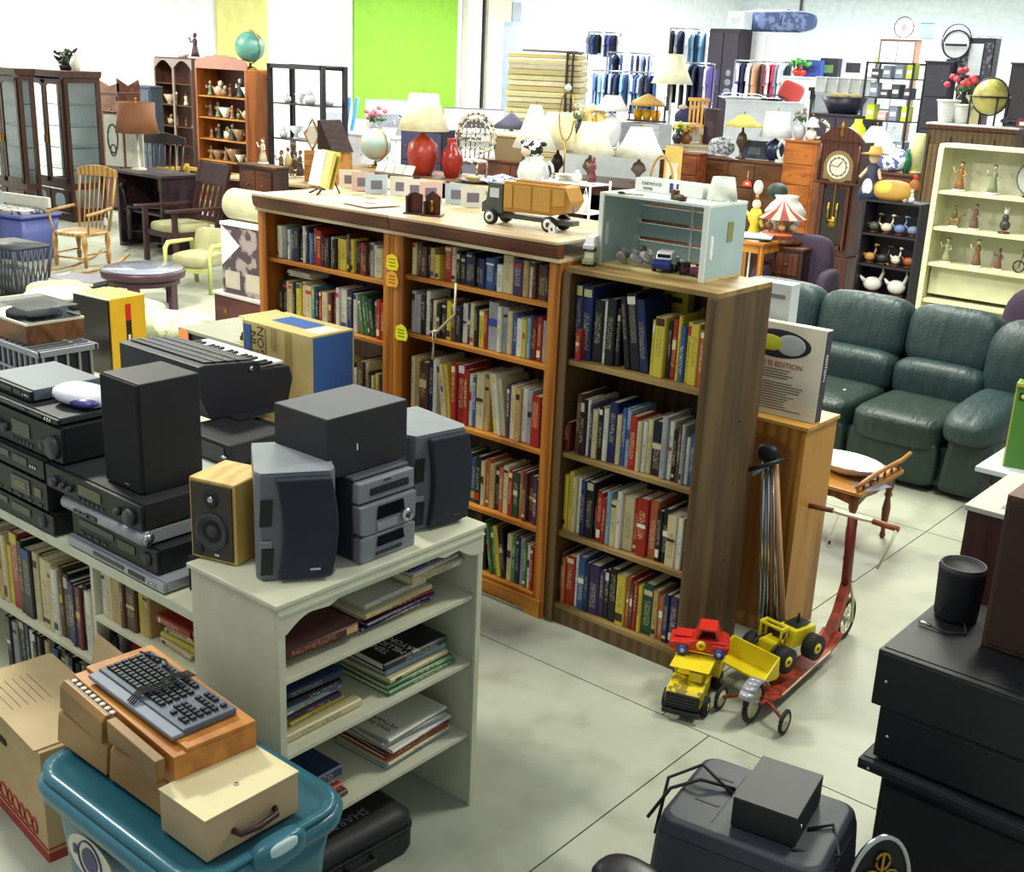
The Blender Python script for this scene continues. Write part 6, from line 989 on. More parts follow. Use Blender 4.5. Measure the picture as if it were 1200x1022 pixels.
vase('small white pot in the middle of the wire rack top',(rx+.05,ry-.05,1.392),.14,.06,'f0ece0',cat='pot'); figurine('maroon bonnet doll on the white wire rack top',(rx+.27,ry-.05,1.392),.32,'6a2a30','8a4a48',None,0)
vase('green glass jar on the middle level of the white wire rack',(rx-.05,ry-.08,1.062),.24,.10,'2c7a54',cat='jar'); vase('white cup on the middle level of the white wire rack',(rx+.2,ry-.08,1.062),.2,.06,'f0f0ea',cat='cup')
t=T('round_basket','yellow round basket with booklet leaning above the crate','basket',M_(782,226)); P(t,'bowl',mat('yellow_wicker','c8a050',.6,'cane',c2='9a7430'),L([(.24,0),(.34,.10),(.36,.13),(.33,.12),(.22,.02),(0,.02)],n=24)); P(t,'handle',mat('yellow_wicker','',.6),RING((-.12,0,.1),.2,.42,.018,16,'y',0,PI)); 
t=T('booklet','cream booklet with black picture standing in the round basket','booklet',M_(786,224,.03),.0); P(t,'cover',hexm('dcc06a',.5),B(0,0,0,.28,.03,.62)); P(t,'picture',hexm('eae6d4',.5),B(0,-.017,.08,.2,.004,.30)); P(t,'figure_print',hexm('2c2c2c',.5),PR([(-.05,.1),(.05,.1),(.02,.2),(-.02,.2)],'y',-.021,-.019))
# ---------------- mattress / table-top stack, doors behind
p=dist(588,150,26); q=dist(650,150,26); top=dist(620,60,26).z
t=T('table_top_stack','tall stack of yellowish wooden boards tied with a dark strap','stack',((p.x+q.x)/2,(p.y+q.y)/2+.6,0),math.radians(28)); n=26; hh=(top-.02)/n
for k in range(n): P(t,'board',mat(['board_a','board_b','board_c'][k%3],['c8bc88','b8a870','d4c8a0'][k%3],.6),B(rnd.uniform(-.03,.03),rnd.uniform(-.03,.03),k*hh,1.55+rnd.uniform(-.05,.05),1.1,hh*.93),bev=.02)
P(t,'strap',BLK,B(.50,0,0,.04,1.24,top+.01)); P(t,'strap',BLK,B(.62,0,0,.03,1.24,top+.01)); P(t,'dark_sheet',hexm('5a5060',.6),B(.1,0,top,1.2,.9,.04))
# blue grey door frame behind
for k,(px,c,w,h) in enumerate(((603,'8a94a8',.5,3.6),)): 
    p=dist(px,120,29); t=T('steel_cabinet','tall blue grey steel cabinet behind the stack of boards','cabinet',(p.x,p.y,0)); P(t,'body',hexm(c,.5),B(0,0,0,w,.4,h)); P(t,'door',hexm('98a4b8',.5),B(0,-.21,.1,w-.06,.02,h-.2)); P(t,'handle',BLK,B(.15,-.23,1.2,.02,.02,.2))
# counter with printers, boxes and papers under the lime panel
p=dist(384,190,24.5); q=dist(600,190,24.5)
cz=1.15; t=T('sales_counter','white sales counter below the lime wall panel','counter',((p.x+q.x)/2,(p.y+q.y)/2,0),math.atan2(q.y-p.y,q.x-p.x)); cw_=(q-p).length; P(t,'body',hexm('e8e8e8',.6),B(0,.4,0,cw_,.8,cz-.04)); P(t,'counter_top',hexm('f0f0f0',.5),B(0,.4,cz-.04,cw_+.05,.85,.04),bev=.005); P(t,'front_trim',hexm('70707c',.6),B(0,-.01,.3,cw_-.1,.02,.5)); CN=t
def Ct(px,py,D=24.2): 
    p=dist(px,py,D); return Vector((p.x,p.y,cz+.001))
def stackbox(label,px0,px1,y0,y1,D,c,c2=None,cat='box',name='box',dp=.4,z=None):
    "box seen between pixel columns px0..px1 and rows y0 (top)..y1 (base); stands on a support if raised"
    a=dist(px0,y1,D); b=dist(px1,y1,D); tp=dist((px0+px1)/2,y0,D).z; w=(b-a).length; v=b-a; rz=math.atan2(v.y,v.x); t=T(name,label,cat,((a.x+b.x)/2,(a.y+b.y)/2,z if z is not None else a.z),rz); h=tp-(z if z is not None else a.z); P(t,'body',hexm(c,.6),B(0,dp/2,0,w,dp,h),bev=.004); P(t,'label',hexm(c2 or 'f4f4f0',.6),B(0,-.003,h*.3,w*.45,.004,h*.35)); P(t,'lid',hexm(c2 or c,.6),B(0,dp/2,h,w+.01,dp+.01,.012)); return t
GC_='boxes and machines on the sales counter'
for a in (('white box with grey print at the left end of the sales counter',428,485,118,168,'ecece8','a8acb8'),('black bin bag box behind the flowered box',487,508,112,160,'22242c','3a3c48'),('white cash machine with dark display on the sales counter',520,590,128,158,'e4e6ea','4a5058'),('beige printer below the cash machine',528,575,158,176,'c8ccd0','5a5e68')):
    stackbox(*a[:5],24.3,a[5],a[6],z=None if a[1]==520 else cz+.001,dp=.25 if a[1]!=485 else .2)
vase('pink and grey flower vase on the counter before the white box',Ct(441,160,23.9)+Vector((0,0,0)),.35,.14,'8c9098','c87888')
figurine('grey pair figurine right of the pink flowers on the counter',Ct(468,160,23.8),.5,'9a9ca8','c8c8cc',None,0)
t=T('cloth_bundle','blue and white cloths heaped on the white counter box','cloth',Ct(495,150,24.4)+Vector((0,0,.95)),.3) if False else None
for k,(px,c) in enumerate(((430,'3c8cc8'),(438,'5aa8d8'))): t=T('rolled_poster',['dark blue rolled poster leaning left of the pink flowers','light blue rolled poster leaning left of the pink flowers'][k],'poster',Ct(404+k*7,160,24.75),0); P(t,'tube',hexm(c,.5),C((0,0,0),(.10+k*.05,.05,.75),.04)); P(t,'tube_end',WHP,C((.10+k*.05,.05,.75),(.102+k*.05,.05,.755),.03))
boxo('clear plastic bin of grey parts left of the rolled posters',Ct(392,165,24.75),.5,.3,.45,'c8ccdc','9aa0b8',rz=.7,name='plastic_bin',cat='bin')
f=furn(470,520,528,153,20); dresser('dark cabinet with purple cloths behind the red lamp',((f[0][0],f[0][1],0),f[1],.4,f[3]),3,2,hexm('2e2c3c',.5),hexm('3c3a5c',.5),name='cabinet',cat='cabinet')
f=furn(372,465,470,160,21.5); dresser('white cabinet below the pink flower vase',((f[0][0],f[0][1],0),f[1],.4,f[3]-.02),2,3,hexm('e8e6ec',.6),hexm('f0f0f4',.6),name='cabinet',cat='cabinet')
# ================================================================= RIGHT BACKGROUND
f=furn(772,820,823,180,20.3); dresser('orange brown chest behind the round basket left of the sideboard',f,4,2,mat('orange_brown','8a4a24',.4,'woodx',c2='6a3416'),mat('orange_brown','',.4),name='chest',cat='chest')
SBF=furn(822,920,924,192,20); dresser('long brown sideboard with red tag under the yellow fringed lamp',SBF,3,3,mat('side_brown','6a4428',.4,'woodx',c2='50301a'),mat('side_brown','',.4),name='sideboard',cat='sideboard')
DRF=furn(920,958,964,166,19.5); dresser('tall orange oak chest of drawers left of the grandfather clock',DRF,5,1,mat('orange_chest','b4682c',.4,'woodx',c2='8e4c1c'),mat('orange_chest','',.4),name='chest',cat='chest')
t=T('price_tag','red price tag hanging on the long brown sideboard','tag',(SBF[0][0]+.15,SBF[0][1]-.035,SBF[3]-.42)); P(t,'card',hexm('e84c30',.5),PR([(-.09,0),(.09,0),(.07,.08),(.0,.11),(-.07,.08)],'y',-.006,0)); P(t,'string',WHP,C((0,0,.10),(0,.0,.25),.004,n=4)); P(t,'mark',WHP,B(0,-.008,.03,.06,.002,.03))
def on(F_,px,dy=.2):
    "spot on top of a furn() piece under pixel column px"
    y=F_[0][1]+dy; r=ray(px,180); return Vector((r.x/r.y*y,y,F_[3]+.002))
# items on the sideboard
t=lampo('lamp with yellow fringed umbrella shade and dark bronze figure base',on(SBF,868,.2),.72,.34,.20,'dccf6a','4a3a2c',0,.25)
t=T('fish_dish','grey scaled shell dish on the sideboard left of the bronze lamp','dish',on(SBF,845,.3)); P(t,'shell',mat('scaled_grey','c8ccd0',.4,'print',c2='6a707c',sc=2),Q((0,0,.16),(.24,.15,.16),.9,18,12)); P(t,'foot',CER,L([(.12,0),(.15,.03),(0,.03)],n=14))
t=T('round_tray','round white tray on the sideboard before the shell dish','tray',on(SBF,833,.2)+Vector((-.2,0,0))); P(t,'tray',CER,L([(.2,0),(.28,.03),(.27,.035),(.19,.01),(0,.01)],n=22)); P(t,'rim',CER,RING((0,0,.033),.275,.275,.006,22,'z'))
lampo('white drum shaded lamp with navy box base left of the orange chest',on(SBF,907,.35),.80,.27,.42,'f6f6f2','242c4c',1,.72)
t=T('phone_stand','small white curled telephone ornament at the sideboard right end','ornament',on(SBF,916,.12)); P(t,'curl',CER,RING((0,0,.2),.07,.14,.025,14)); P(t,'base',CER,B(0,0,0,.16,.1,.05))
boxo('grey radio box between the two sideboard lamps',on(SBF,887,.45),.45,.2,.30,'3c4450','6a7480',name='radio',cat='radio')
# on orange chest
vase('silver candlestick arrangement on the tall orange chest',on(DRF,934,.2),.28,.10,'b8b8bc','8c8478'); lampo('small white lamp with tiny bell shade on the orange chest',on(DRF,948,.2),.36,.13,.16,'f4f0e8','e8e4dc',1,.3)
t=T('flower_wreath','dark twig wreath with pale flowers right on the orange chest','wreath',on(DRF,958,.3)); P(t,'ring',mat('twig','',.6),RING((0,0,.17),.14,.14,.03,16)); P(t,'flower',hexm('e8dcc8',.6),*[Q((.14*math.cos(k),-.03,.17+.14*math.sin(k)),(.03,.02,.03),1,6,5) for k in range(7)])
# grandfather clock
CF=furn(963,1012,1026,160,16); (cx,cy,_),cw2,cd2,ch2=CF; CWD=mat('clock_mahogany','5a2c1e',.35,'wood',c2='3a1a12')
t=T('grandfather_clock','mahogany grandfather clock with arched hood and round ivory dial','clock',(cx,cy,0)); w=cw2
P(t,'plinth',CWD,B(0,cd2/2,0,w,cd2,.45),bev=.006); P(t,'trunk_case',CWD,B(0,cd2/2,.45,w*.86,cd2*.9,ch2*.72-.45),bev=.004); P(t,'hood',CWD,B(0,cd2/2,ch2*.70,w,cd2,ch2*.26),bev=.004); P(t,'cornice',CWD,B(0,cd2/2-.01,ch2*.69,w+.05,cd2+.04,.03),bev=.004)
P(t,'swan_neck_crest',CWD,PR([(-w/2-.02,ch2*.96)]+[(-w/2-.02+ (w/2)*k/6, ch2*.97+.16*math.sin(k/6*PI*.55)) for k in range(7)]+[(0,ch2*.99)]+[(w/2+.02-(w/2)*k/6, ch2*.97+.16*math.sin(k/6*PI*.55)) for k in range(6,-1,-1)]+[(w/2+.02,ch2*.96)],'y',-.02,.03)); P(t,'finial',BRASS,L([(.02,0),(.04,.04),(.02,.10),(.03,.14),(0,.2)],n=10),loc=(0,0,ch2*.99))
P(t,'glass_door',mat('door_glass_dark','2a2426',.1),B(0,-.006,.62,w*.55,.012,ch2*.66-.62)); P(t,'door_frame',CWD,B(-w*.31,-.012,.55,.05,.03,ch2*.68-.55),B(w*.31,-.012,.55,.05,.03,ch2*.68-.55),B(0,-.012,.55,w*.6,.03,.06)); P(t,'pendulum',BRASS,C((0,-.016,1.3),(0,-.02,1.3),.0,n=3) if 0 else B(0,-.014,.9,.012,.004,.5),R(C((0,-.02,.9),(0,-.014,.9),.07,n=20)))
P(t,'weight',BRASS,C((-.06,-.02,.95),(-.06,-.02,1.15),.02,n=8),C((.06,-.02,.95),(.06,-.02,1.15),.02,n=8))
dz=ch2*.80; P(t,'hood_arch',hexm('8c7448',.4),R(L([(0,0),(w*.36,0),(w*.36,.006),(0,.006)],n=32,smooth=False),PI/2,mv=(0,-.004,dz)),B(0,-.006,ch2*.72,w*.70,.006,.12)); P(t,'dial',hexm('ece6d0',.4),R(L([(0,0),(w*.27,0),(w*.27,.006),(0,.006)],n=32,smooth=False),PI/2,mv=(0,-.012,dz))); P(t,'chapter_ring',hexm('4a4438',.4),RING((0,-.020,dz),w*.2,w*.2,.006,28),*[R(B(0,-.022,w*.18,.008,.003,w*.06),0,k*PI/6,0,(0,0,0),(0,0,dz)) for k in range(12)]); P(t,'hand',BLK,R(B(0,-.024,0,.01,.003,w*.16),0,.6,0,(0,0,0),(0,0,dz)),R(B(0,-.024,0,.008,.003,w*.2),0,-1.4,0,(0,0,0),(0,0,dz))); P(t,'corner_column',CWD,C((-w/2+.02,-.01,ch2*.71),(-w/2+.02,-.01,ch2*.94),.02,n=8),C((w/2-.02,-.01,ch2*.71),(w/2-.02,-.01,ch2*.94),.02,n=8))
# chest right of clock
F2=furn(1022,1072,1082,205,18); dresser('dark mahogany chest of drawers between clock and tall armoire',F2,4,1,MHG,MHGX,name='chest',cat='chest')
lampo('wide cone white shade lamp standing on the dark mahogany chest',on(F2,1024,.35),.62,.36,.36,'f2f2e4','d8d4c8',1,.25)
t=T('tureen','white tureen with blue flower print on the dark mahogany chest','tureen',on(F2,1046,.12)); P(t,'body',mat('tureen_floral','eef0f4',.25,'floral',c2='5a6aa8',sc=1.5),Q((0,0,.17),(.24,.15,.17),.8,18,12)); P(t,'lid_knob',CER,Q((0,0,.36),(.03,.03,.03)))
vase('dark green glass bottle right of the flowered tureen',on(F2,1064,.12),.34,.07,'1c6a48',cat='bottle'); t=T('candle_glass','tall yellow green glass cylinder behind the green bottle','glass',on(F2,1074,.25)); P(t,'cylinder',hexm('dcdc9a',.2),L([(.10,0),(.10,.55),(.09,.56)],n=16)); P(t,'base',hexm('b8b870',.3),L([(.12,0),(.12,.03),(0,.03)],n=16))
# dark low shelf with ducks, doll on top
F3=furn(1012,1080,1094,243,13.5); sx=F3[0][0]; dks=bookcase('low_bookcase','small black bookcase of duck and hen figurines beside the pale curio shelf',sx-F3[1]/2,sx+F3[1]/2,F3[0][1],F3[2],F3[3],[F3[3]*.28,F3[3]*.52,F3[3]*.76],mat('black_case','2a2630',.5),mat('black_case','',.5),mat('black_case','',.5),.1,cat='bookcase')
rnd=random.Random(5)
for k,z in enumerate((F3[3]*.76,F3[3]*.52,F3[3]*.28)):
    for j in range(4 if k<2 else 2):
        c=[['5a5c50','e8dcc0','7a8cc0','8090b8'],['c89a50','3c3c40','e8e0d0','a85a30'],['f0f0ee','eeeeee']][k][j]; n_=4 if k<2 else 2
        figurine(f"{['grey','cream','blue','slate','gold','black','ivory','rust','white','snowy'][[0,4,8][k]+j]} bird figurine, {od(j+1)} from left, {['top','middle','lowest'][k]} shelf of black bookcase",(sx-F3[1]/2+F3[1]*(j+.6)/(n_+.3),F3[0][1]+.14,z+.002),.24 if k<2 else .40,c,c,'bird figurines in the black bookcase',3,rnd.uniform(-.4,.4))
t=T('doll','small doll in navy dress with straw hat on the black bookcase','doll',on(F3,1026,.15)); P(t,'dress',hexm('2c3454',.6),L([(.14,0),(.12,.12),(.06,.26),(.07,.36),(.03,.40)],n=12)); P(t,'head',hexm('e8c8a8',.5),Q((0,0,.46),(.06,.06,.07))); P(t,'hat',hexm('d8a850',.7),L([(.16,.50),(.07,.52),(.06,.58),(0,.59)],n=16)); P(t,'arm',hexm('e8c8a8',.5),TU([(-.06,0,.34),(-.12,-.06,.24)],.02,6),TU([(.06,0,.34),(.12,-.06,.24)],.02,6)); P(t,'apron',WHP,Q((0,-.10,.14),(.06,.03,.1)))
t=T('hen_basket','yellow and brown hen shaped basket on the black bookcase','basket',on(F3,1052,.16)); P(t,'body',hexm('c89a48',.6),Q((0,0,.12),(.26,.13,.12),.9)); P(t,'wing',hexm('e8d860',.6),Q((-.05,-.08,.15),(.12,.06,.08))); P(t,'head',hexm('a86a30',.6),Q((.24,0,.2),(.06,.05,.07))); P(t,'comb',REDP,Q((.24,0,.29),(.03,.012,.03)))
figurine('small white kitten figurine at the right of the black bookcase top',on(F3,1076,.12),.18,'f0eee8','e8e4dc',None,1); figurine('small pinkish kitten figurine beside the white kitten',on(F3,1068,.10),.14,'d8b8a8','e8d8cc',None,1)
# pale curio shelf
a=dist(1101,172,11.6); xr=a.x+1.10; cu=bookcase('curio_shelf','pale cream green open curio shelf full of figurines at the right','x' and a.x,xr,a.y,.30,a.z,[.30,.78,1.12,1.45,1.78],mat('pale_green_paint','dcdcb4',.5),mat('pale_green_paint','',.5),mat('pale_green_back','c8c8b0',.6),.2,th=.03,stile=.05,cat='shelf'); cxm=(a.x+xr)/2
P(cu,'lower_panel',mat('pale_green_paint','',.5),B(0,.12,.82,1.0,.015,.26))
zt_=a.z
def fg(label,x,z,h,c1,c2,kind,rz=0): figurine(label,(cxm+x,a.y+.12,z+.002),h,c1,c2,None,kind,rz)
fg('bronze robed figurine with raised arm on the curio top shelf',-.36,1.78,.27,'8a5c30','c8a060',0); fg('grey green pair figurine, second on the curio top shelf',-.06,1.78,.27,'7c8068','a8a888',0,.5); 
t=T('display_plate','grey plate with flower picture standing on the curio top shelf','plate',(cxm+.27,a.y+.20,1.782)); P(t,'plate',hexm('b8bcb8',.3),R(L([(0,0),(.15,0),(.16,.012),(0,.012)],n=30,smooth=False),PI/2-.0,mv=(0,0,.165))); P(t,'rim',hexm('5a5c60',.4),RING((0,-.014,.165),.155,.155,.006,30)); P(t,'flower_print',hexm('6a4a4c',.5),*[Q((.05*math.cos(k*2),-.014,.165+.05*math.sin(k*2)),(.03,.003,.02),1,8,4) for k in range(4)]); P(t,'stand',BLK,B(0,-.02,0,.14,.10,.012))
t=T('blue_vase','cobalt blue vase beside the grey plate on the curio shelf','vase',(cxm+.40,a.y+.09,1.782)); P(t,'body',hexm('3c4ca8',.2),L([(.03,0),(.05,.05),(.03,.18),(.04,.25)],n=12)); P(t,'collar',hexm('5c6cc8',.2),RING((0,0,.25),.04,.04,.005,12,'z'))
fg('brown group figurine at the left of the curio second shelf',-.36,1.45,.22,'6a5a34','8a6a3c',2); fg('purple brown robed figurine, second on the curio second shelf',-.17,1.45,.24,'6a4c44','a88070',0); fg('black and white tree figurine on the curio second shelf',.1,1.45,.24,'3c3c3c','e8e8e4',1); fg('olive cluster figurine on wood plinth, right of the curio second shelf',.36,1.45,.24,'7a7a4a','b09060',2)
fg('pale green lady figurine at the left of the curio third shelf',-.38,1.12,.24,'9aa070','c8c8a0',0); fg('brown dancing figurine, second on the curio third shelf',-.1,1.12,.26,'7a5a40','d8c8a0',0,.4); fg('small brown boy figurine, third on the curio third shelf',.1,1.12,.20,'7a4a34','4a4a6a',0); 
t=T('tricycle_ornament','black wire tricycle ornament on the curio third shelf','ornament',(cxm+.36,a.y+.12,1.122)); P(t,'front_wheel',BLK,RING((-.08,0,.055),.05,.05,.007,18)); P(t,'rear_wheel',BLK,RING((.07,-.03,.045),.04,.04,.006,16),RING((.07,.04,.045),.04,.04,.006,16)); P(t,'frame',BLK,TU([(.07,0,.05),(.0,0,.09),(-.06,0,.15),(-.08,0,.05)],.006,5),TU([(-.06,-.04,.2),(-.06,.04,.2)],.005,5),TU([(-.06,0,.15),(-.04,0,.21)],.006)); P(t,'seat',BLK,Q((.03,0,.14),(.03,.02,.008)))
# armoire behind curio
F4=furn(1088,1192,1200,150,15); w=F4[1]; ARM=mat('armoire_wood','6c5434',.45,'wood',c2='4e3a22'); t=T('armoire','tall brown panelled armoire with white top sheet behind the curio shelf','armoire',F4[0]); P(t,'body',ARM,B(0,F4[2]/2,0,w,F4[2],F4[3]-.05)); P(t,'cornice',MHG,B(0,F4[2]/2,F4[3]-.07,w+.08,F4[2]+.06,.05),bev=.006); P(t,'top_sheet',hexm('e4e8ea',.5),B(0,F4[2]/2,F4[3]-.02,w+.06,F4[2]+.04,.02))
for k in range(4):
    x=-w/2+w*(k+.5)/4; d_=P(t,'door_panel',mat('armoire_panel','7c6440',.45,'wood',c2='5a4428'),B(x,-.008,.3,w/4-.08,.016,F4[3]-.55),bev=.006); P(d_,'panel_frame',ARM,B(x-w/8+.015,-.012,.2,.03,.024,F4[3]-.35))
globe('large antique globe in a dark four legged stand on the armoire',on(F4,1150,.25),.20,'c8c068','a8a050','frame')
for k,(px,w_,h_,c) in enumerate(((1103,.26,.36,'d8dce0'),(1121,.22,.30,'c8ccd0'))): basket(['white wire basket at the left on the armoire top','white woven basket second on the armoire top'][k],on(F4,px,.25),w_*.5,h_*.7,'f0f0ea',False)
t=T('toy_airplane','small grey model on the armoire right end','model',on(F4,1178,.2)); P(t,'body',DGR,Q((0,0,.06),(.12,.04,.04))); P(t,'wing',DGR,B(0,0,.05,.05,.3,.01)); boxo('small dark red box at the right end of the armoire',on(F4,1194,.15),.14,.1,.1,'7a2c34')
# carousel cluster on low chest, D~13.5
F5=furn(880,942,950,292,13.2); dresser('low dark chest with drawers under the carousel',F5,3,2,DKW,MHG,name='chest',cat='chest')
c=on(F5,925,.25); t=T('toy_carousel','round toy carousel with red and white striped canopy on dark base','carousel',c); P(t,'base',MHG,L([(.30,0),(.33,.02),(.33,.05),(.28,.08),(.0,.08)],n=30)); P(t,'platform',hexm('c86a3c',.5),L([(.2,.08),(.2,.11),(0,.11)],n=26)); P(t,'pole',BRASS,C((0,0,.1),(0,0,.4),.02)); 
for k in range(16): q0,q1=k*PI/8,(k+1)*PI/8; P(t,'canopy_stripe',hexm('b84c40' if k%2 else 'f0e0cc',.6),([(.27*math.cos(q0),.27*math.sin(q0),.27),(.27*math.cos(q1),.27*math.sin(q1),.27),(.12*math.cos(q1),.12*math.sin(q1),.36),(.12*math.cos(q0),.12*math.sin(q0),.36),(0,0,.48)],[(0,1,2,3),(3,2,4),(0,3,2,1)],False))
for k in range(6): q0=k*PI/3; P(t,'horse',hexm(['e8e0d0','7a5038','c8a060'][k%3],.4),Q((.15*math.cos(q0),.15*math.sin(q0),.18),(.05,.03,.035),1,8,6),C((.15*math.cos(q0),.15*math.sin(q0),.11),(.15*math.cos(q0),.15*math.sin(q0),.3),.006,n=5))
t=T('milk_glass_shade','white ruffled glass shade behind the carousel','lampshade',on(F5,928,.62)); P(t,'shade',CER,L([(.14,.10),(.20,.22),(.24,.30),(.18,.38),(.12,.44),(.14,.48)],n=20)); P(t,'base',DGR,L([(.1,0),(.1,.1),(.05,.12)],n=14))
t=T('dark_hat','dark green domed hat ornament behind the ruffled glass shade','hat',on(F5,916,.75)); P(t,'dome',hexm('2c3c34',.6),Q((0,0,.50),(.12,.12,.10))); P(t,'stand',BLK,C((0,0,0),(0,0,.45),.03))
F6=furn(855,882,884,284,13.0); t=T('small_wooden_table','honey wooden small table with magazines left of the carousel chest','table',(F6[0][0],F6[0][1],0)); P(t,'table_top',OAKX,B(0,.3,F6[3]-.03,max(.55,F6[1]),.6,.03),bev=.004); P(t,'apron',OAKX,B(0,.3,F6[3]-.12,max(.5,F6[1]-.05),.52,.09))
for i in(-1,1):
    for j in(.05,.55): P(t,'leg',OAK,B(i*.23,j,0,.05,.05,F6[3]-.03))
for k in range(3): t=T('magazine',['lowest magazine of the fan on the honey table','middle magazine of the fan on the honey table','topmost blue grey magazine on the honey table'][k],'magazine',(F6[0][0]+.02*k,F6[0][1]+.28,F6[3]+.002+k*.014),.2*k); P(t,'cover',hexm(['e8e0d0','20242c','a8b4c8'][k],.4),B(0,0,0,.34,.44,.012)); P(t,'picture',hexm('c8ccd8',.4),B(0,0,.012,.26,.3,.001))
t=T('clown_lamp','yellow clown lamp with bare white bulb left of the carousel','lamp',on(F5,893,.2)); P(t,'figure',hexm('dcd040',.5),L([(.09,0),(.08,.05),(.05,.16),(.09,.24),(.05,.34)],n=12)); P(t,'arm',hexm('e8dc60',.5),TU([(-.05,0,.25),(-.12,-.03,.3)],.025,6),TU([(.05,0,.25),(.12,-.03,.15)],.025,6)); P(t,'head',hexm('f0d8c0',.5),Q((0,0,.39),(.05,.05,.055))); P(t,'socket',BRASS,C((0,0,.44),(0,0,.50),.02)); P(t,'bulb',CER,Q((0,0,.58),(.055,.055,.08)))
figurine('small cream swan ornament right of the white lampshade',on(F5,868,.2)*1,.28,'e8dcc0','e0d0a8',None,3) if False else None
# purple velvet chair behind the couch
a=at(962,330,.55); t=T('velvet_chair','dark purple velvet covered chair behind the green sofa','chair',(a.x-.2,a.y-.2,0),.2); VP=mat('purple_velvet','3a2c44',.8,'fabric'); P(t,'back',VP,Q((0,.2,.65),(.34,.12,.40),.5)); P(t,'seat',VP,Q((0,-.1,.38),(.34,.34,.14),.5)); P(t,'arm',VP,Q((-.36,-.05,.52),(.08,.32,.2),.6),Q((.36,-.05,.52),(.08,.32,.2),.6)); P(t,'skirt',VP,B(0,0,0,.62,.6,.3))
a=at(1190,372,.9); t=T('velvet_cushion','dark plum armchair back behind the right end of the sofa','chair',(a.x+.2,a.y+.2,0)); P(t,'back',mat('plum','34243c',.8,'fabric'),Q((0,0,.72),(.36,.16,.42),.6)); P(t,'seat',mat('plum','',.8),Q((0,.3,.3),(.36,.35,.28),.5))
# ---------------- far clutter: racks of clothes, tables, shelves
def rack(label,px0,px1,ytop,D,n,seed,cols,h,two=False,round_=False):
    a=dist(px0,ytop,D); b=dist(px1,ytop,D); z=(a.z+b.z)/2; v=b-a; v.z=0; w=v.length; rz=math.atan2(v.y,v.x); t=T('clothes_rack',label,'clothes rack',((a.x+b.x)/2,(a.y+b.y)/2,0),rz)
    P(t,'rail',CHR,C((-w/2,0,z),(w/2,0,z),.02,n=8)); P(t,'post',CHR,C((-w/2,0,0),(-w/2,0,z),.02,n=8)); P(t,'post',CHR,C((w/2,0,0),(w/2,0,z),.02,n=8)); P(t,'foot',CHR,B(-w/2,0,0,.05,.6,.03)); P(t,'foot',CHR,B(w/2,0,0,.05,.6,.03)); rn=random.Random(seed); nm={'1c2040':'navy','101018':'black','f0f0f0':'white','c83050':'red','e86890':'pink','6a58a8':'violet','8890a8':'grey blue','d8a080':'peach','40588c':'denim','70a0c8':'sky blue','5c4638':'brown','c8d0d8':'pale grey','34507c':'dark denim'}
    c_,s_=math.cos(rz),math.sin(rz)
    for k in range(n):
        x=-w/2+w*(k+.6)/(n+.2); c=cols[k%len(cols)]; hh=h*rn.uniform(.85,1.05); q=T('shirt',f"{nm[c]} garment, {od(k+1)} from left on {label.split(' with')[0]}",'garment',((a.x+b.x)/2+x*c_,(a.y+b.y)/2+x*s_,z-.02),rz+PI/2+rn.uniform(-.5,.2),'garments on '+label.split(' with')[0])
        P(q,'cloth',hexm(c,.8,'fabric'),PR([(-.24,-.14),(-.05,-.04),(.05,-.04),(.24,-.14),(.27,-.5*hh),(.20,-.5*hh),(.19,-.25),(.2,-hh),(-.2,-hh),(-.19,-.25),(-.20,-.5*hh),(-.27,-.5*hh)],'y',-.03,.03)); P(q,'hanger',CHR,TU([(0,0,.02),(.02,0,.0),(0,0,-.04)],.006,4))
N_,K_,W_2,R_2,PK,VI,GB,PE,DN_,SK,BR_,PG,DD='1c2040','101018','f0f0f0','c83050','e86890','6a58a8','8890a8','d8a080','40588c','70a0c8','5c4638','c8d0d8','34507c'
rack('low chrome rack right with mixed shirts',862,928,72,29,15,1,[W_2,VI,N_,W_2,PG,PE,PE,BR_,W_2,PK,R_2,GB,W_2,PG,N_],1.0)
rack('middle chrome rack with navy coats',784,838,74,29.5,11,2,[K_,K_,W_2,K_,W_2,N_,N_,N_,N_,W_2,VI],1.05)
rack('high wall rack with pale blouses',786,838,34,33,10,3,[K_,GB,N_,PG,W_2,SK,N_,SK,W_2,PG],.9)
rack('far left rack with denim shirts',690,728,38,33,8,4,[GB,DN_,K_,PG,DN_,VI,N_,W_2],.6)
rack('denim rack with jeans in front',694,770,84,30,16,5,[DN_,SK,PG,DD,GB,DN_,N_,SK,DD,PG,DN_,DD,GB,K_,DN_,DD],.95)
rack('second denim rack with dark jeans',712,765,62,32,8,6,[DD,N_,DN_,PG,DD,N_,GB,DN_],.6)
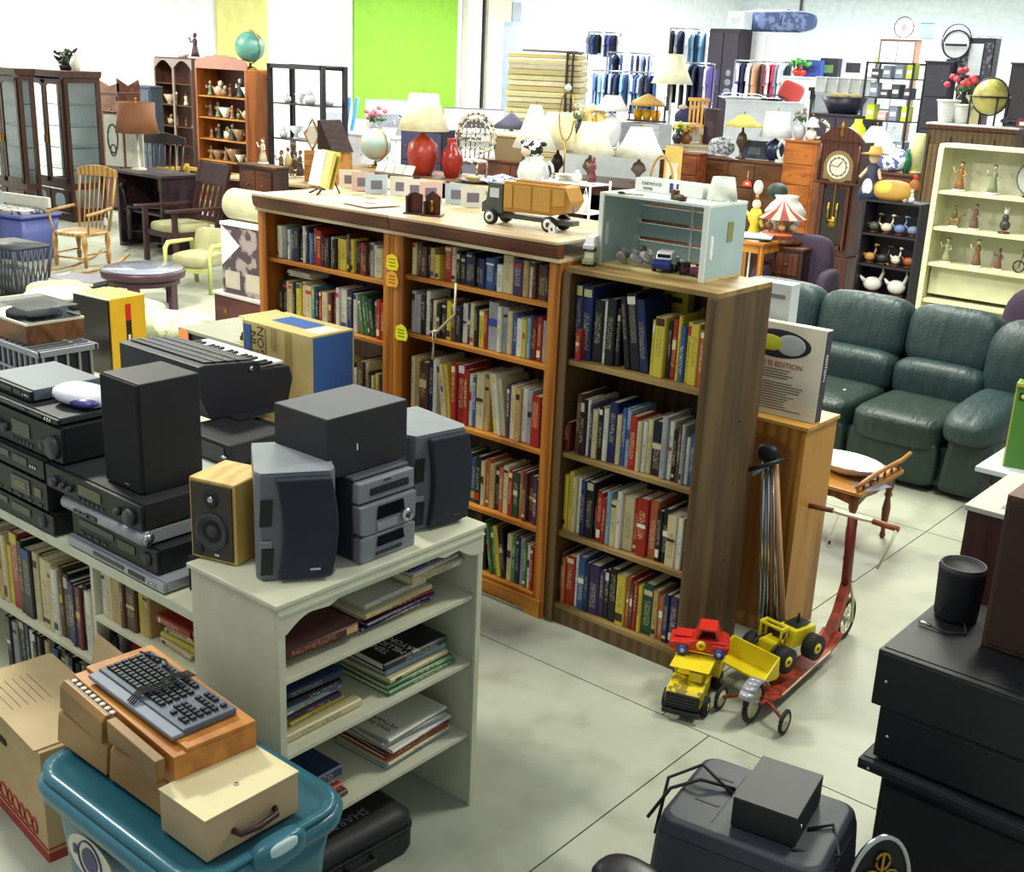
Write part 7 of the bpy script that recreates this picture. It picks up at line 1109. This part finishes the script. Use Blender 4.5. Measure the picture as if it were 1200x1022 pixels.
# wardrobe with ornaments and printed panels under the blue bag
F7=furn(832,868,870,34,31); t=T('dark_wardrobe','dark carved wardrobe behind the racks of clothes','wardrobe',F7[0]); w=F7[1]; P(t,'body',hexm('2c2434',.5),B(0,.3,0,w,.6,F7[3])); 
for s in(-1,1): d_=P(t,'door',hexm('3a3040',.5),B(s*w*.25,-.012,.1,w*.46,.024,F7[3]-.2),bev=.005); P(d_,'ornament',hexm('8c8ca0',.5),*[Q((s*w*.25,-.03,F7[3]*.6+k*.22),(.12-.02*k,.012,.08),1,8,6) for k in range(3)])
F8=furn(870,932,934,38,31); t=T('printed_panel_cabinet','white cabinet with two black lattice prints beside the dark wardrobe','cabinet',F8[0]); w=F8[1]; P(t,'body',hexm('eef0f4',.6),B(0,.3,0,w,.6,F8[3]))
for s in(-1,1): d_=P(t,'door',hexm('f4f4f6',.6),B(s*w*.25,-.012,.1,w*.46,.024,F8[3]-.2)); P(d_,'lattice_print',hexm('50506c',.6),*[R(B(s*w*.25+u*.12,-.028,F8[3]*.62+v_*.16,.22,.004,.03),0,u*.9,0,(s*w*.25+u*.12,0,F8[3]*.62+v_*.16)) for u in(-1,1) for v_ in range(4)])
bl=on(F8,898,.3); t=T('blue_duvet_bag','long rolled blue quilted bag on top of the white cabinet','bag',bl+Vector((-.1,0,0))); P(t,'roll',mat('blue_quilt','5a6a9c',.7,'floral',c2='8c9cc8',sc=.6),Q((0,0,.26),(F8[1]*.72,.32,.26),.6,26,14)); P(t,'band',hexm('3c4878',.7),RING((.3,0,.26),.33,.27,.02,16,'x'),RING((-.5,0,.26),.33,.27,.02,16,'x'))
boxo('white carton left of the rolled blue bag',on(F7,852,.3),.48,.4,.42,'f4f6f8','e0e4ec')
# right far: baskets on table, shelves
def ptable(label,px0,px1,py,z,D,c='d8dce0',dep=.9):
    a=dist(px0,py,D); b=dist(px1,py,D); v=b-a; w=math.hypot(v.x,v.y); rz=math.atan2(v.y,v.x); t=T('display_table',label,'table',((a.x+b.x)/2,(a.y+b.y)/2,0),rz); zz=(a.z+b.z)/2; P(t,'table_top',hexm(c,.5),B(0,dep/2,zz-.04,w,dep,.04),bev=.004); P(t,'cloth_front',hexm(c,.7),B(0,.03,0,w-.04,.03,zz-.04))
    for i in(-1,1): P(t,'end_panel',hexm(c,.6),B(i*(w/2-.03),dep/2,0,.03,dep-.1,zz-.04))
    def spot(px,dy=.2):
        u=(px-px0)/(px1-px0); x=-w/2+w*u; return Vector(((a.x+b.x)/2+x*math.cos(rz)-dy*math.sin(rz),(a.y+b.y)/2+x*math.sin(rz)+dy*math.cos(rz),zz+.002))
    return t,spot
_,S=ptable('long white table of baskets and greenery near the back wall',915,1062,92,0,27,'dfe6ea')
for px,h,c,nm in ((945,.34,'4a4048','dark'),(963,.32,'5a5058','grey')): basket(f'{nm} rectangular woven basket on the white table by the back wall',S(px,.55),.26,h,c,False)
vase('red and green toy plant heap at the left of the white table',S(936,.15),.2,.16,'c83c30','4a9c3c'); boxo('blue cloth bag between the green plant and black crate',S(952,.3),.5,.3,.34,'3c54a8','2c3c80',name='bag',cat='bag'); boxo('black crate of green books at the middle of the white table',S(974,.3),.42,.3,.40,'2c3038','7aa058',name='crate',cat='crate')
boxo('white microwave with round black print on the white table',S(1004,.3),.65,.4,.5,'ececf0','3a3a40',name='microwave',cat='microwave'); vase('yellow flowers in a grey pot at the right of the white table',S(1032,.3),.26,.12,'8c9090','d8dc3c')
_,S2=ptable('shelf table of white storage jars below the greenery',955,1028,110,0,24,'c8ccd4',.6)
for k,px in enumerate((962,976,990,1003,1016)): t=T('storage_jar',f'{od(k+1)} white storage jar from left on the shelf table','jar',S2(px),0,'white storage jars'); P(t,'jar',CER,B(0,0,0,.2,.2,.26),bev=.02); P(t,'lid',CER,B(0,0,.26,.21,.21,.03),bev=.01)
# black table with turned legs, black steel shelf
a=dist(972,150,26); t=T('black_table','upturned black table with turned white posts on the display floor','table',(a.x,a.y,0),.3,sc=(.75,.75,1.4)); P(t,'table_top',BLK,B(0,0,1.72,1.25,.8,.05)); P(t,'apron',BLK,B(0,0,1.60,1.15,.7,.12))
for i in(-1,1):
    for j in(-1,1): P(t,'leg',BLK,L([(.03,0),(.04,.3),(.025,.6),(.05,.9),(.03,1.2),(.05,1.6)],i*.52,j*.3,0,8))
P(t,'lower_shelf',BLK,B(0,0,1.05,1.1,.65,.03))
t,w,zs=steel('black metal rack of yellow and pink goods before the back wall',1017,1072,72,20.5,(.35,.55,.70,.82,.92),.5,'26262e',.03); rnd=random.Random(50)
for i,z in enumerate(zs[1:]):
    for k in range(4): c,nm=rnd.choice([('d8e83c','lime'),('e8b8b0','pink'),('e4e6ea','white'),('4a4c54','dark'),('8c98a8','grey')]); h_=rnd.uniform(.12,.24); q=T('storage_box',f"{nm} packet, {od(k+1)} from left, {['lowest','second','third','top'][i]} level of black metal rack",'packet',(t.location.x-w/2+w*(k+.5)/4,t.location.y+.22,z+.001),rnd.uniform(-.1,.1),'packets on the black metal rack'); P(q,'packet',hexm(c,.5),B(0,0,0,w/4-.06,.2,h_),bev=.004); P(q,'print',hexm('f0f0e8',.5),B(0,-.102,h_*.3,w/8,.003,h_*.3))
v_=dist(1018,125,20); t=T('lime_bottle','tall lime yellow bottle standing left of the black metal rack','bottle',(v_.x,v_.y-.3,0)); P(t,'stand',DGR,L([(.25,0),(.2,1.60)],n=14)); P(t,'bottle',hexm('c8e028',.3),L([(.12,1.6),(.13,1.65),(.13,1.95),(.06,2.05),(.06,2.1)],n=16))
# tan display board with oval plate on top, mirrors and wall units
F9=furn(1032,1075,1080,45,26); t=dresser('tan faced display unit with dark lettering bars below the oval plate',F9,5,2,hexm('8a6850',.6),hexm('d8dce0',.6),name='display_unit',cat='display unit'); 
t=T('oval_plate','white oval plate with dark rim on top of the tan display unit','plate',on(F9,1040,.2)); P(t,'plate',CER,R(L([(0,0),(.2,0),(.21,.02),(0,.02)],n=30,smooth=False),PI/2,mv=(0,0,.21))); P(t,'rim',hexm('5a4c50',.4),RING((0,-.02,.21),.2,.2,.014,30)); P(t,'centre_print',hexm('8c8088',.4),Q((0,-.022,.21),(.06,.004,.07)))
t=T('blue_picture','small blue square picture on the tan display unit','picture',on(F9,1066,.2)); P(t,'panel',hexm('7ca0c8',.5),B(0,0,0,.3,.03,.3)); P(t,'frame_edge',hexm('4a5a78',.5),B(0,-.018,0,.3,.006,.015),B(0,-.018,.285,.3,.006,.015))
F10=furn(1085,1118,1121,72,24); t=dresser('dark narrow cabinet under the round vanity mirror',F10,5,1,hexm('3a3844',.5),hexm('4c4a58',.5),name='cabinet',cat='cabinet')
t=T('vanity_mirror','round vanity mirror with scalloped metal frame on the dark narrow cabinet','mirror',on(F10,1102,.2)); P(t,'mirror_white_face',mat('mirror','f2f6fa',.15),R(L([(0,0),(.24,0),(.24,.012),(0,.012)],n=30,smooth=False),PI/2,mv=(0,0,.30))); P(t,'frame',DGR,RING((0,-.01,.30),.25,.25,.02,30),RING((-.02,.02,.36),.27,.30,.012,24)); P(t,'band',BLK,B(0,-.03,.27,.4,.01,.04)); P(t,'base',DGR,B(0,0,0,.25,.12,.04))  # plain white face stands in for a bright reflection
F11=furn(1128,1168,1174,45,24); w=F11[1]; h=F11[3]; t=T('hutch','dark hutch with carved black doors and white square mirror against back wall','hutch',F11[0]); P(t,'body',hexm('5c4450',.5),B(0,F11[2]/2,0,w*.9,F11[2],h-.75)); P(t,'upper_case',hexm('34323c',.5),B(0,F11[2]/2,h-.75,w,F11[2],.75)); P(t,'mirror_square',mat('mirror','',.03),B(-.02,-.006,h-.65,w*.4,.012,.55));  # square mirror is painted white in place of what it would reflect
for s in(-1,1): P(t,'carved_door',mat('carved_dark','4a4854',.5,'print',c2='8c8c98',sc=2),B(s*w*.35,-.012,h-.70,w*.24,.024,.62),bev=.006)
P(t,'cream_panel',hexm('e4d8a0',.5),B(0,-.012,h-1.75,w*.7,.024,.75)); P(t,'open_niche',BLK,B(0,-.008,h-1.0,w*.7,.016,.22)); P(t,'niche_plate',hexm('c88878',.4),Q((-.2,-.03,h-.9),(.1,.02,.09),1,12,8),Q((.15,-.03,h-.9),(.08,.02,.09),1,12,8)); P(t,'crest',hexm('b8c4c8',.5),*[RING((-.3+k*.2,0,h+.0),.1,.05,.01,10,'y',0,PI) for k in range(4)])
vase('red and white flowers in a dark pot above the armoire left end',on(F4,1112,.35)+Vector((0,.15,0)),.36,.12,'2c3430','d84858')
F12=furn(1186,1240,1245,75,22); t=dresser('dark cabinet cropped by the right edge before the back wall',F12,3,2,hexm('2c2830',.5),hexm('3c363c',.5),name='cabinet',cat='cabinet')
# low centre-right: tables at mid depth with glass and lamps
_,S3=ptable('white linen covered table of lamps and amber glasses',655,776,172,0,20.5,'c8ccc8',1.2)
lampo('white hurricane lamp with milk glass shade',S3(715,.15),.84,.30,.26,'fafaf6','eef0ee',1,.45)
vase('slim black vase of pale roses left of the hurricane lamp',S3(677,.2),.42,.10,'24242c','d8d8b8'); vase('yellow flowers in a black pot behind the hurricane lamp',S3(704,.5),.32,.10,'2c2c30','e8d830')
t=T('angel_figure','ochre angel figure right of the black rose vase','figurine',S3(692,.2)); P(t,'gown',hexm('d8b060',.5),L([(.16,0),(.1,.3),(.07,.5)],n=12)); P(t,'head',hexm('e8d0a0',.5),Q((0,0,.6),(.07,.07,.08))); P(t,'wing',hexm('e0c880',.5),Q((-.13,.03,.42),(.12,.02,.2)),Q((.13,.03,.42),(.12,.02,.2)))
t=T('amber_lantern','wicker topped amber lantern with three yellow glasses on the grey box','lantern',S3(756,.3)+Vector((0,0,.42))); P(t,'tray',MHG,B(0,0,0,.62,.3,.03)); P(t,'dome',mat('yellow_wicker','',.6),L([(.30,.26),(.26,.34),(.10,.42),(.02,.46)],n=16)); P(t,'post',MHG,*[B(x,y,.03,.02,.02,.24) for x in(-.28,.28) for y in(-.12,.12)]); P(t,'amber_glass',hexm('e0a818',.2),*[L([(.06,.03),(.08,.12),(.08,.2),(.07,.2)],x,0,0,12) for x in(-.18,0,.18)])
g=S3(756,.3); t=T('grey_case','grey rectangular case under the amber lantern','case',g,0); P(t,'body',hexm('a8aeb0',.5),B(0,0,0,.80,.4,.40),bev=.006); P(t,'lid_line',hexm('888e90',.5),B(0,-.202,.30,.78,.004,.012))
lampo('tall cone cream lamp at the left of the clothes racks',S3(774,.7)+Vector((.1,.1,0)),1.55,.36,.50,'f4f0d0','9a9c98',2,.45)
F13=furn(560,640,648,194,21); t=dresser('reddish brown low chest behind the twig chair',(F13[0],F13[1],.7,F13[3]-.0),2,2,MHG,MHGX,name='chest',cat='chest')
lampo('dark hat shaped lamp behind the wicker hamper',on(F13,598,.5),.82,.38,.28,'4a4858','e8e0d8',1,.1)
t=T('wicker_hamper','tan wicker hamper basket left of the cone lamps','basket',on(F13,603,.22),.1); P(t,'body',mat('hamper_weave','8c744c',.7,'cane',c2='5c4828'),PR([(-.28,0),(.28,0),(.36,.42),(-.36,.42)],'y',-.2,.2)); P(t,'rim',hexm('b89c68',.7),B(0,0,.42,.74,.44,.03)); P(t,'contents',CER,*[Q((-.2+k*.1,0,.45),(.08,.1,.06),1,8,6) for k in range(5)])
# bench with flowers, slatted crate etc near 770-830
_,S4=ptable('narrow display table of dried flowers before the brown sideboard',788,838,170,0,21.6,'b8a888',.8)
vase('yellow green dried flowers in a dark pot on the narrow display table',S4(793,.15),.22,.10,'34302c','c8cc4c'); vase('orange dried flowers in a brown bowl on the narrow display table',S4(803,.3),.2,.12,'8a5a2c','d89a3c')
t=T('slatted_chair','small yellow slatted wooden chair above the dried flowers','chair',S4(812,.5)+Vector((0,0,0)),.3); P(t,'seat',PINEX,B(0,0,.3,.4,.36,.03)); P(t,'back_slat',PINEX,*[B(-.15+k*.075,.17,.33,.04,.02,.4) for k in range(5)]); P(t,'top_rail',PINEX,B(0,.17,.73,.4,.03,.06)); P(t,'leg',PINEX,*[B(i*.17,j*.15,0,.04,.04,.3) for i in(-1,1) for j in(-1,1)])
boxo('dark maroon upright folder case right of the slatted chair',S4(834,.4),.26,.2,.62,'3c2430','4c3040',name='case',cat='case')
t=T('white_basket_shoes','white basket holding navy cloth and pale shoes by the racks','basket',S4(800,.75)+Vector((-.05,.25,.0)),.2); P(t,'basket',hexm('eceef0',.5),L([(.2,0),(.34,.35),(.33,.35),(.19,.02)],n=18)); P(t,'navy_cloth',hexm('24284c',.8),Q((.05,0,.42),(.34,.22,.18),.8)); P(t,'shoe',hexm('c8a8a0',.5),Q((-.12,-.1,.60),(.09,.06,.05)),Q((.08,-.1,.60),(.09,.06,.05)))
# low tables filling the floor between racks and sideboards
_,S5=ptable('long white table with red chair and trays before the low rack',850,944,118,0,24.5,'e4e8ec',1.0)
for k,(px,c,nm) in enumerate(((858,'dce4ec','pale'),(880,'e8ecf0','white'),(905,'34363c','black'))): t=T('serving_tray',f'{nm} serving tray on the long white table','tray',S5(px,.3)); P(t,'tray',hexm(c,.3),L([(.2,0),(.3,.04),(.29,.045),(.19,.012),(0,.012)],n=20)); P(t,'handle',hexm(c,.4),RING((0,0,.06),.26,.05,.012,12,'y',0,PI))
t=T('red_cushion','red cushion tilted on the long white table right end','cushion',S5(922,.3),.3); P(t,'pad',hexm('b83c34',.7),R(Q((0,0,.2),(.24,.07,.2),.5),-.4,.35)); P(t,'edge_trim',hexm('8a2824',.7),R(RING((0,0,.2),.23,.19,.015,4),-.4,.35))
t=T('bowl_dark','wide dark oval bowl on the tall dark cabinet right of the wreath','bowl',on(DRF,975,1.0)*1+Vector((.2,.6,0))); P(t,'bowl',hexm('2c2c3c',.4),L([(.25,0),(.40,.28),(.38,.28),(.22,.03),(0,.03)],n=22)); P(t,'leaf_contents',hexm('c8b878',.7),*[Q((.2*math.cos(k),.2*math.sin(k),.3),(.10,.06,.05),1,8,6) for k in range(6)])
F14=furn(962,1000,1004,135,21.5); t=dresser('dark tall cabinet behind the clock holding the dark oval bowl',(F14[0],F14[1]+.4,.8,F14[3]),4,2,hexm('3c3440',.5),hexm('4a4250',.5),name='cabinet',cat='cabinet')
bpy.data.objects['bowl_dark'].location=on(F14,982,.4); bpy.data.objects['bowl_dark'].name='fruit_bowl'
